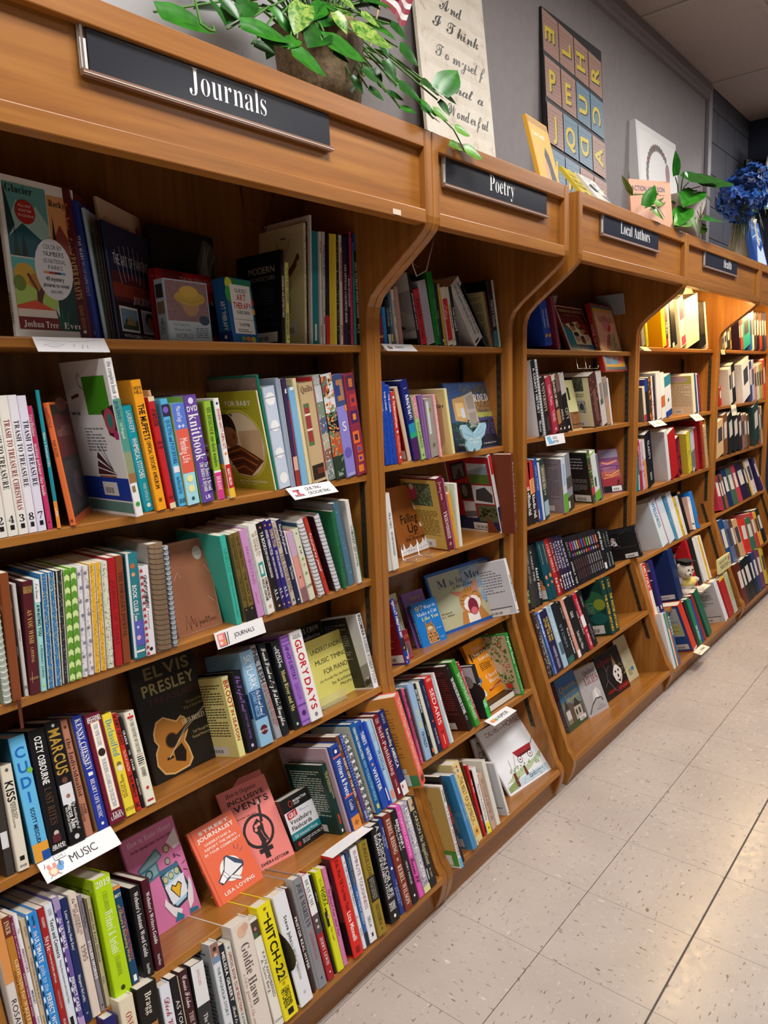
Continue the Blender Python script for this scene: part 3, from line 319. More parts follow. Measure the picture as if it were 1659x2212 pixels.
'comic':"T .12 .4 .86 .07 R 7a2028 CALVIN;T .43 .5 .875 .035 R 7a2028 and;T .53 .92 .865 .075 R 7a2028 HOBBES;p a02028 .42,.5 .84,.5 .8,.42 .48,.4;p 5a1418 .48,.42 .8,.43 .79,.4 .48,.39;e .5 .36 .05 .05 202020;e .5 .36 .04 .04 f0f0f0;e .5 .36 .015 .015 a02028;e .73 .36 .05 .05 202020;e .73 .36 .04 .04 f0f0f0;e .73 .36 .015 .015 a02028;l 282828 .01 .84,.48 .93,.56 .95,.66 .91,.68;l a89878 .008 .42,.46 .34,.3 .3,.24 .26,.3 .28,.44;p b8c89c .05,.16 .3,.24 .6,.24 .95,.34 .95,.3 .6,.18 .3,.14;d .2 .2 .9 .3 60 .02 9cb080 5;r .03 .03 .97 .13 c4d4dc;p 8a9c58 .03,.1 .35,.18 .2,.04 .03,.03;p 6a3020 .2,.04 .24,.24 .29,.24 .27,.04;p 6a3020 .46,.12 .48,.26 .52,.26 .52,.12;d .1 .03 .9 .13 40 .015 90b0c0 7;X .5 .06 .85 .11 2 4a5868",
'comic2':"T .15 .5 .82 .09 B 181818 THE;T .1 .9 .62 .12 R 7a2028 CALVIN;T .3 .6 .52 .06 R 7a2028 and;T .2 .95 .3 .14 R 7a2028 HOBBES",
'player':"e .4 .7 .12 .08 c0c0c8;p c4c8d0 .3,.45 .5,.7 .6,.45 .55,.2 .45,.2 .44,.35 .4,.2 .32,.2;e .42 .8 .05 .04 8a6450",
'legends':"r .02 .02 .98 .98 e0d8b8;r .05 .04 .95 .96 8c1418;r .05 .6 .95 .96 5c141c;p 1a7c88 .05,.6 .3,.4 .3,.12 .95,.18 .95,.04 .05,.04;p d8d0a0 .15,.58 .6,.66 .68,.5 .9,.3 .85,.14 .3,.14 .3,.45;T .1 .9 .85 .06 S d8c8a0 MISSOURI LEGENDS;T .2 .8 .77 .035 R b88060 FAMOUS PEOPLE;e .38 .52 .09 .08 a87c50;e .58 .56 .08 .08 98683c;e .68 .44 .09 .08 b0703c;e .42 .3 .09 .09 c08c80;e .6 .24 .08 .08 6a3c20;e .78 .32 .09 .09 c8a080;e .38 .58 .09 .04 3a2414;e .68 .51 .09 .03 202830;e .42 .37 .09 .05 241818;e .6 .31 .07 .03 181010;e .78 .4 .08 .03 382818;T .3 .8 .1 .035 B 1c2c34 BY JOHN W. BROWN;T .4 .75 .06 .03 R c04858 biography",
'wine':"r .02 .02 .98 .98 3c6068;r .06 .06 .94 .94 d89c28;r .1 .14 .9 .9 d89c80;p c87870 .25,.75 .5,.86 .75,.75 .5,.5;T .2 .85 .74 .08 S 4a2428 MISSOURI;p b83030 .3,.35 .6,.72 .7,.68 .42,.32;T .4 .66 .5 .1 I f0d0c0 WINE;p a8a070 .4,.3 .6,.55 .8,.6 .75,.3 .55,.2;d .4 .22 .8 .55 50 .025 6a5840 4;p 3c7cb0 .1,.1 .4,.1 .3,.2 .1,.24;p 60a0c0 .3,.1 .7,.1 .5,.22;p d87060 .6,.12 .9,.12 .88,.3 .7,.2",
'creambook':"r .0 .0 .98 .98 c8c48c;r .2 .6 .4 .85 181c1c;r .02 .02 .98 .36 7a4c24;e .6 .33 .3 .02 5a3418;d .1 .05 .9 .32 40 .02 9a6834 3;r .05 .1 .95 .12 3a2410",
'engraving':"r .02 .02 .98 .98 d8d2ac;r .1 .72 .8 .98 3a3c34;d .1 .72 .8 .98 60 .02 6a6c5c 3;X .2 .6 .8 .68 2 605c44;r .4 .3 .8 .54 a8a898;e .5 .42 .06 .07 505868;e .68 .42 .06 .07 384450;d .4 .3 .8 .5 40 .015 404850 5;b .4 .04 .8 .14",
'sunsetback':"r .02 .02 .98 .98 7a4468;r .02 .8 .98 .98 8a8098;r .02 .55 .98 .72 905078;r .02 .3 .98 .5 a85048;r .02 .15 .98 .34 943038;l d89070 .04 .1,.7 .4,.66 .9,.72;l e0a060 .03 .2,.42 .5,.4 .95,.5;l e0a060 .02 .1,.34 .5,.36 .9,.42;l 5a3068 .03 .05,.6 .5,.62 .95,.58;X .15 .45 .8 .6 5 c08890;d .7 .16 .95 .28 30 .015 2a1418 3;r .02 .02 .98 .16 141418;b .42 .03 .92 .15",
'jelly':"r .02 .02 .98 .98 0a3a44;e .6 .3 .3 .12 c87848;e .8 .2 .16 .08 d88850;r .7 .4 .72 .9 a07048;b .3 .03 .95 .18;d .1 .3 .9 .9 40 .02 145c60 3",
'blackburst':"e .3 .62 .08 .12 b89088;p d8d0d0 .2,.5 .3,.75 .42,.45 .5,.4 .36,.5;e .33 .52 .07 .06 e0d8dc;d .2 .4 .5 .75 30 .02 504858 3;l 8a8488 .004 .5,.8 .7,.86;X .3 .37 .95 .39 1 605c60;b .55 .04 .93 .17;X .2 .85 .95 .97 3 34343a",
'backtext':"X .1 .25 .9 .92 20 {c};b .15 .03 .7 .13",
'blacktext':"r .02 .02 .98 .98 141416;X .1 .66 .85 .9 4 9a9a9c;X .15 .24 .9 .48 9 8a8a8c;b .45 .03 .95 .16",
'writer':"r .02 .02 .98 .98 123c34;e .6 .6 .4 .2 2c6440;e .8 .55 .2 .1 8a9830;e .3 .8 .3 .15 182c38;e .7 .3 .3 .1 1c5c58;X .1 .35 .6 .6 7 7a9888;b .2 .03 .8 .18",
'mansion':"r .02 .02 .98 .98 6c7c74;r .02 .55 .98 .98 3c7ca8;r .02 .75 .98 .98 24609c;T .1 .9 .72 .1 S b08848 Queen;T .15 .9 .6 .07 S b08848 Anne;T .3 .95 .5 .07 S c8b068 Mystery;p 5a5044 .05,.05 .05,.4 .3,.5 .55,.42 .95,.38 .95,.05;p 8a7c6c .1,.1 .1,.38 .2,.5 .3,.38 .3,.1;p 383430 .1,.38 .2,.58 .3,.38;p 3a302c .5,.36 .68,.52 .86,.34;p d0c8c0 .1,.2 .3,.2 .3,.36 .1,.36;p b8aca0 .5,.1 .86,.1 .86,.34 .5,.36;r .55 .2 .62 .3 2c2828;r .7 .2 .78 .3 2c2828;r .02 .02 .98 .12 3c5034;b .62 .06 .95 .14",
'lilies':"T .35 .9 .82 .1 S 504048 Quilted;T .3 .95 .62 .16 S 8a2430 LILIES;p d0ccc8 .4,.25 .5,.45 .7,.52 .85,.4 .8,.25 .6,.3;p e8e4e0 .55,.3 .65,.5 .72,.3;l 4a4c3c .03 .1,.06 .3,.2 .55,.3 .8,.28 .85,.2;T .5 .8 .12 .03 I 606060 Lisa;T .42 .9 .07 .03 I 606060 Mason;d .02 .02 .98 .98 60 .02 a8a4a4 3",
'ghost':"l 8a8488 .01 .2,.9 .3,.6 .25,.4 .4,.15 .5,.08;l 8a8488 .008 .3,.6 .45,.68;l 8a8488 .008 .25,.4 .1,.3;T .05 .6 .75 .09 S a01c1c GHOSTS;p 8a6a40 .6,.6 .66,.9 .74,.6;e .68 .45 .13 .17 e0d8cc;e .62 .48 .03 .03 181010;e .74 .48 .03 .03 181010;e .68 .37 .03 .04 181010;p e0d8cc .54,.3 .5,.45 .56,.55 .6,.3 .68,.22 .76,.3 .8,.55 .86,.45 .8,.28 .68,.16;d .8 .3 .97 .6 40 .012 c8a868 4;r .5 .04 .97 .18 5a1418;T .55 .95 .08 .05 B c83028 STORIES;T .1 .4 .12 .06 B c02020 A BOOK",
'oldsketch':"r .02 .02 .98 .3 ccc498;l 8a7c68 .006 .3,.9 .5,.7 .8,.8;l 8a7c68 .006 .4,.5 .5,.6 .9,.6 .95,.4 .5,.4 .4,.5;l 8a7c68 .005 .55,.4 .55,.56;l 8a7c68 .005 .7,.4 .7,.58;l 8a7c68 .005 .85,.4 .85,.58;r .6 .2 .8 .28 2880b8;X .3 .12 .6 .28 4 5c5038",
'smile':"p 2c1c18 .55,.1 .48,.3 .5,.5 .62,.6 .8,.58 .9,.42 .9,.2 .8,.1;e .72 .34 .13 .16 d8a890;p 3a2418 .58,.4 .6,.54 .75,.56 .87,.44 .8,.44 .7,.47;e .67 .37 .02 .015 302018;e .78 .37 .02 .015 302018;e .72 .27 .06 .025 f0e8e4;p d8a890 .55,.1 .6,.2 .7,.16 .7,.08;r .3 .02 .98 .1 c8c4c4;X .4 .04 .9 .08 1 404040;X .1 .62 .7 .85 7 8a1014;X .1 .4 .45 .6 6 8a1014",
'purpleback':"r .02 .02 .98 .98 201a58;r .1 .83 .95 .97 6a6060;d .12 .84 .93 .96 40 .015 303030 3;r .1 .8 .95 .825 d0d0d8;r .1 .62 .95 .64 d0d0d8;r .2 .03 .95 .14 d8d8dc;e .5 .3 .2 .06 2c2868",
'navyback':"r .02 .02 .98 .98 12265a;r .2 .03 .9 .12 c8c8cc;X .35 .05 .75 .08 1 303030",
'suit':"r .02 .02 .98 .98 b0161c;p 1c1c28 .4,.15 .36,.5 .42,.66 .62,.66 .72,.4 .7,.15;p d8d8e0 .47,.66 .53,.66 .52,.5;e .5 .74 .08 .06 c09078;e .5 .79 .08 .03 241810;r .4 .02 .7 .2 384058;T .15 .8 .88 .04 C d88080 signature",
'bluepanel':"r .02 .02 .98 .98 184a88;r .1 .34 .9 .94 b4b4b0;d .3 .8 .7 .9 30 .015 3c4438 4;r .14 .38 .86 .6 b8b870;X .16 .62 .84 .76 5 807c74;X .2 .44 .8 .56 3 8a8848;b .5 .06 .9 .17",
'greenback':"r .02 .02 .98 .98 cfc4ae;r .02 .78 .98 .98 a8a858;e .5 .9 .35 .08 b0a0b8;X .1 .2 .95 .76 14 8a8478;b .35 .03 .65 .13",
}

# ------------------------------------------------------------ the room shell
def flat(name,x0,y0,z0,x1,y1,z1,m): return struct(mesh(name,*box(x0,y0,z0,x1,y1,z1),m))
def tile_mat(name,ax):
    m,nt,b=nodes(name,.2); st=(1,3.2,1) if ax=='x' else (3.2,1,1)
    v=coords(nt,st,world=True)
    n1=noise(nt,v,34,3,.6,.2); n2=noise(nt,v,21,2,.5,.3); n3=noise(nt,coords(nt,(1,1,1),world=True),3,3)
    c0=ramp(nt,n3,[(.3,'b4a79d'),(.7,'c0b3a9')])
    f1=ramp(nt,n1,[(.335,(0,0,0,1)),(.36,(1,1,1,1))]); f2=ramp(nt,n2,[(.7,(0,0,0,1)),(.74,(1,1,1,1))])
    a=N(nt,'ShaderNodeMix',data_type='RGBA'); a.inputs['A'].default_value=lin('7d6a60'); nt.links.new(f1,a.inputs['Factor']); nt.links.new(c0,a.inputs['B'])
    c=N(nt,'ShaderNodeMix',data_type='RGBA'); nt.links.new(f2,c.inputs['Factor']); nt.links.new(a.outputs['Result'],c.inputs['A']); c.inputs['B'].default_value=lin('d8ccc4')
    nt.links.new(c.outputs['Result'],b.inputs['Base Color'])
    nt.links.new(ramp(nt,noise(nt,coords(nt,(1,1,1),world=True),40,3),[(.3,(.17,)*3+(1,)),(.7,(.3,)*3+(1,))]),b.inputs['Roughness'])
    bump(nt,b,noise(nt,coords(nt,(1,1,1),world=True),60,3),.035,.002); return m
floor=flat('floor',-4,-5,-.05,6,.43,-.004,mat('5a4c44',.8))
T_=.3048; tm=[tile_mat('vinyl_tile_grain_x','x'),tile_mat('vinyl_tile_grain_y','y')]
tv,tf=prism([(.0012,-.0035),(T_-.0012,-.0035),(T_-.0006,-.0008),(T_-.0018,0),(.0018,0),(.0006,-.0008)],.0006,T_-.0006)
tmesh=[]
for k in (0,1):
    me=bpy.data.meshes.new('tile'); me.from_pydata(tv,[],tf); me.materials.append(tm[k]); tmesh.append(me)
for i in range(-7,15):
    for j in range(-1,9):
        o=bpy.data.objects.new('tile',tmesh[(i+j)%2]); COL.objects.link(o); o.parent=floor; o.location=(i*T_,-j*T_-T_,0)
        if j==1: o.scale=(1,.988,1); o.location.y+=.0032
fv=MB()
for i in range(-13,20):
    for j in range(-2,16):
        if -7<=i<15 and -1<=j<9: continue
        fv.add([(a+i*T_,b-j*T_-T_,c) for a,b,c in tv],tf,tm[(i+j)%2])
o=fv.build('tile_field',floor); o['kind']='stuff'
wm,nt,b=nodes('grey_wall_paint',.55); nz=noise(nt,coords(nt,(1,1,1),world=True),25,4)
nt.links.new(ramp(nt,nz,[(.3,'77706f'),(.7,'7d7675')]),b.inputs['Base Color']); bump(nt,b,noise(nt,coords(nt,(1,1,1),world=True),180,2),.12,.001)
nm,nt,b=nodes('slate_block_paint',.6); nz=noise(nt,coords(nt,(1,1,1),world=True),40,4)
nt.links.new(ramp(nt,nz,[(.3,'4a4c55'),(.7,'50525b')]),b.inputs['Base Color']); bump(nt,b,nz,.15,.002)
nv=mat('22293f',.6)
flat('wall_back',-4,.43,0,3.66,.55,3.36,wm)
bw=flat('wall_end',3.66,.44,0,4.75,.55,3.36,mat('34363d',.8))
bl=bpy.data.meshes.new('block'); bl.from_pydata(*[v if i==0 else v for i,v in enumerate((box(0,0,0,.39,.012,.192)[0],[],BF))]); bl.materials.append(nm)
for r in range(7):
    for c in range(-1,3):
        x=3.664+c*.396+(.198 if r%2 else 0); xa=max(x,3.664); xb=min(x+.39,4.598)
        if xb-xa<.03: continue
        o=bpy.data.objects.new('block',bl); COL.objects.link(o); o.parent=bw; o.location=(xa,.43,2.0+r*.197); o.scale=((xb-xa)/.39,1,1)
flat('wall_far',4.6,-5,0,4.75,.43,3.36,nv)
flat('wall_left',-4.1,-5,0,-4,.43,3.36,mat('5a544e',.6)); flat('wall_front',-4,-5.1,0,4.75,-5,3.36,mat('4e463e',.6))
t1=MB(); t1.add(*prism([(.43,3.29),(.405,3.29),(.40,3.245),(.412,3.235),(.412,3.2),(.43,3.195)],-4,3.62),wm); struct(t1.build('trim_1'))
t2=MB(); t2.box(3.60,.405,0,3.66,.43,3.29,m=mat('8a868a',.5)); struct(bevel(t2.build('trim_2'),.004))
cm,nt,b=nodes('ceiling_tile_fibre',.9); nz=noise(nt,coords(nt,(1,1,1),world=True),90,5,.7)
nt.links.new(ramp(nt,nz,[(.3,'a59c98'),(.5,'b3aaa6'),(.75,'b8b0ac')]),b.inputs['Base Color']); bump(nt,b,nz,.5,.004)
ceil=flat('ceiling',-4,-5,3.315,4.75,.43,3.36,mat('8c8682',.9))
ct=bpy.data.meshes.new('ceiling_tile'); ct.from_pydata(box(.012,.008,0,1.168,.592,.015)[0],[],BF); ct.materials.append(cm)
gm=mat('b4aeaa',.5)
gx=[2.456+1.178*i for i in range(-6,3)]; gy=[-.09-.6*i for i in range(-1,9)]
lampcells=set()
for x,y in LAMPS: lampcells.add((min(range(len(gx)),key=lambda i:abs(gx[i]+.589-x)),min(range(len(gy)),key=lambda j:abs(gy[j]-.3-y))))
lampm=bpy.data.materials.new('troffer_diffuser'); lampm.use_nodes=True; e_=lampm.node_tree.nodes['Principled BSDF']; e_.inputs['Emission Color'].default_value=(1,.97,.94,1); e_.inputs['Emission Strength'].default_value=3
for i,x in enumerate(gx):
    for j,y in enumerate(gy):
        x0,x1=max(x,-4),min(x+1.178,4.6); y1=min(y,.43); y0=max(y-.6,-5)
        if x1-x0<.05 or y1-y0<.05: continue
        if (i,j) in lampcells: continue
        o=bpy.data.objects.new('ceiling_tile',ct); COL.objects.link(o); o.parent=ceil; o.location=(x0,y0,3.298); o.scale=((x1-x0)/1.178,(y1-y0)/.6,1)
for x in gx:
    if -4<x<4.6: mesh('grid_bar',*box(x-.012,-5,3.29,x+.012,.43,3.2985),gm,ceil)
for y in gy:
    if -5<y<.43: mesh('grid_bar',*box(-4,y-.012,3.29,4.6,y+.012,3.2985),gm,ceil)
for n,(i,j) in enumerate(sorted(lampcells)):
    x,y=gx[i],gy[j]; t=tag(empty('ceiling_troffer',(x+.589,y-.3,3.26)),'fluorescent ceiling troffer %s'%['at the near end of the room by the front wall','over the near end of the aisle','over the aisle before the tall shelves','along the front row of ceiling','over the far aisle beside shelves','at the far end of the aisle'][n%6],'light')
    m=MB(); m.box(-.575,-.29,.02,.575,.29,.035,m=mat('e0e0e0')); m.build('housing',t); mesh('diffuser',*box(-.56,-.275,.0,.56,.275,.018),lampm,t)
for l in [o for o in COL.objects if o.type=='LIGHT']: 
    k=min(lampcells,key=lambda c:abs(gx[c[0]]+.589-l.location.x)+abs(gy[c[1]]-.3-l.location.y)); l.location=(gx[k[0]]+.589,gy[k[1]]-.3,3.25)
# ------------------------------------------------------------ bookcases
PROF=[(-.036,2.112),(-.036,1.915),(-.033,1.9),(-.026,1.885),(.0,1.862),(.129,1.767),(.156,1.742),(.168,1.719),(.174,1.69),(.178,1.2),(.182,.74),(.18,.69),(.174,.64),(.074,.33),(.004,.143),(-.012,.122),(-.019,.104),(-.018,.085),(-.01,.05),(.011,0),(.40,0),(.40,2.112)]
BAYS=dict(J=(-1.15,-.034),P=(.022,.708),L=(.836,1.855),H=(1.905,3.12),Z=(3.175,4.42))
PAN=dict(J=((-1.177,-1.15),(-.034,-.0065)),P=((-.005,.022),(.708,.735)),L=((.809,.836),(1.855,1.8785)),H=((1.8805,1.905),(3.12,3.145)),Z=((3.148,3.175),(4.42,4.445)))
ZS={'J': [1.621, 1.27, 0.97, 0.653, 0.365, 0.125], 'P': [1.626, 1.285, 0.975, 0.674, 0.402, 0.117], 'L': [1.623, 1.298, 0.97, 0.641, 0.395, 0.112], 'H': [1.647, 1.286, 0.95, 0.612, 0.338, 0.102], 'Z': [1.65, 1.305, 0.985, 0.64, 0.318, 0.09]}
YF={'J': [0.197, 0.197, 0.197, 0.18, 0.074, -0.022], 'P': [0.197, 0.197, 0.197, 0.188, 0.097, -0.012], 'L': [0.197, 0.197, 0.197, 0.185, 0.097, -0.014], 'H': [0.197, 0.197, 0.197, 0.181, 0.085, -0.016], 'Z': [0.197, 0.197, 0.197, 0.181, 0.08, -0.016]}
BN=dict(J='journals',P='poetry',L='local authors',H='health',Z='farthest')
TH=math.radians(16)
metal=mat('4a4030',.45,.6)
for bk,(xl,xr) in BAYS.items():
    root=tag(empty('bookcase',((xl+xr)/2,.18,0)),{'J':'nearest maple bookcase under the Journals sign, holding craft and biography books','P':'narrow maple bookcase under the Poetry sign, second from the camera','L':'maple bookcase under the Local Authors sign, standing past a narrow gap','H':'maple bookcase under the Health sign with yellow lit top shelf','Z':'farthest maple bookcase, cut off by the right edge of the photo'}[bk],'bookcase','maple bookcases along the wall'); root.location=(0,0,0)
    for a,b_ in PAN[bk]: bevel(mesh('side_panel',*prism(PROF,a,b_),W_Z,root),.003)
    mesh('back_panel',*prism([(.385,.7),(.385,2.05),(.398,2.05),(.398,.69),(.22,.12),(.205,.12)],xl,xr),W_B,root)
    mesh('top_deck',*box(xl,-.016,2.08,xr,.398,2.1),W_X,root)
    mesh('header_board',*box(xl,-.016,1.91,xr,.002,2.08),W_X,root)
    bevel(mesh('top_rail',*box(xl,-.034,2.07,xr,-.0165,2.112),W_X,root),.002); bevel(mesh('bottom_rail',*box(xl,-.034,1.896,xr,.0,1.928),W_X,root),.002)
    for i in range(6):
        y0,z0=YF[bk][i],ZS[bk][i]; th=TH if i>2 else 0; c,s=math.cos(th),math.sin(th); dp=[.385-y0]*3+[.215,.225,.235]; dp=dp[i] if i<3 else dp[i]
        pl=[(0,-.019),(0,-.002),(.002,0),(dp,0),(dp,-.019)]
        bevel(mesh('shelf',*prism([(y0+c*d+s*n,z0-s*d+c*n) for d,n in pl],xl+.0005,xr-.0005),W_X,root),.0012,1)
    zb=ZS[bk][5]-.02
    mesh('kick_board',*box(xl,.012,.0,xr,.03,zb-.004),W_X,root)
    for x,sg in ((xl,1),(xr,-1)):
        for yy,hi in ((.207,1.6),(.365,1.6)):
            m=MB(); m.box(min(x,x+sg*.0025),yy,.74,max(x,x+sg*.0025),yy+.017,hi,m=metal)
            for q in range(28): z=.76+q*.03; m.box(min(x,x+sg*.0029),yy+.005,z,max(x,x+sg*.0029),yy+.012,z+.012,m=mat('120e0a',.8))
            m.build('shelf_standard',root)
        m=MB(); sl=(.182-.004)/(.72-.143)
        for (za,zc,mm,e,a0,a1) in [(.255,.72,metal,.0025,0,.017)]+[(.27+.03*q,.282+.03*q,mat('120e0a',.8),.0029,.005,.012) for q in range(15)]:
            ya=.004+sl*(za-.143)+.045; yb=.004+sl*(zc-.143)+.045
            m.add(*prism([(ya+a0,za),(ya+a1,za),(yb+a1,zc),(yb+a0,zc)],min(x,x+sg*e),max(x,x+sg*e)),mm)
        m.build('shelf_standard',root)
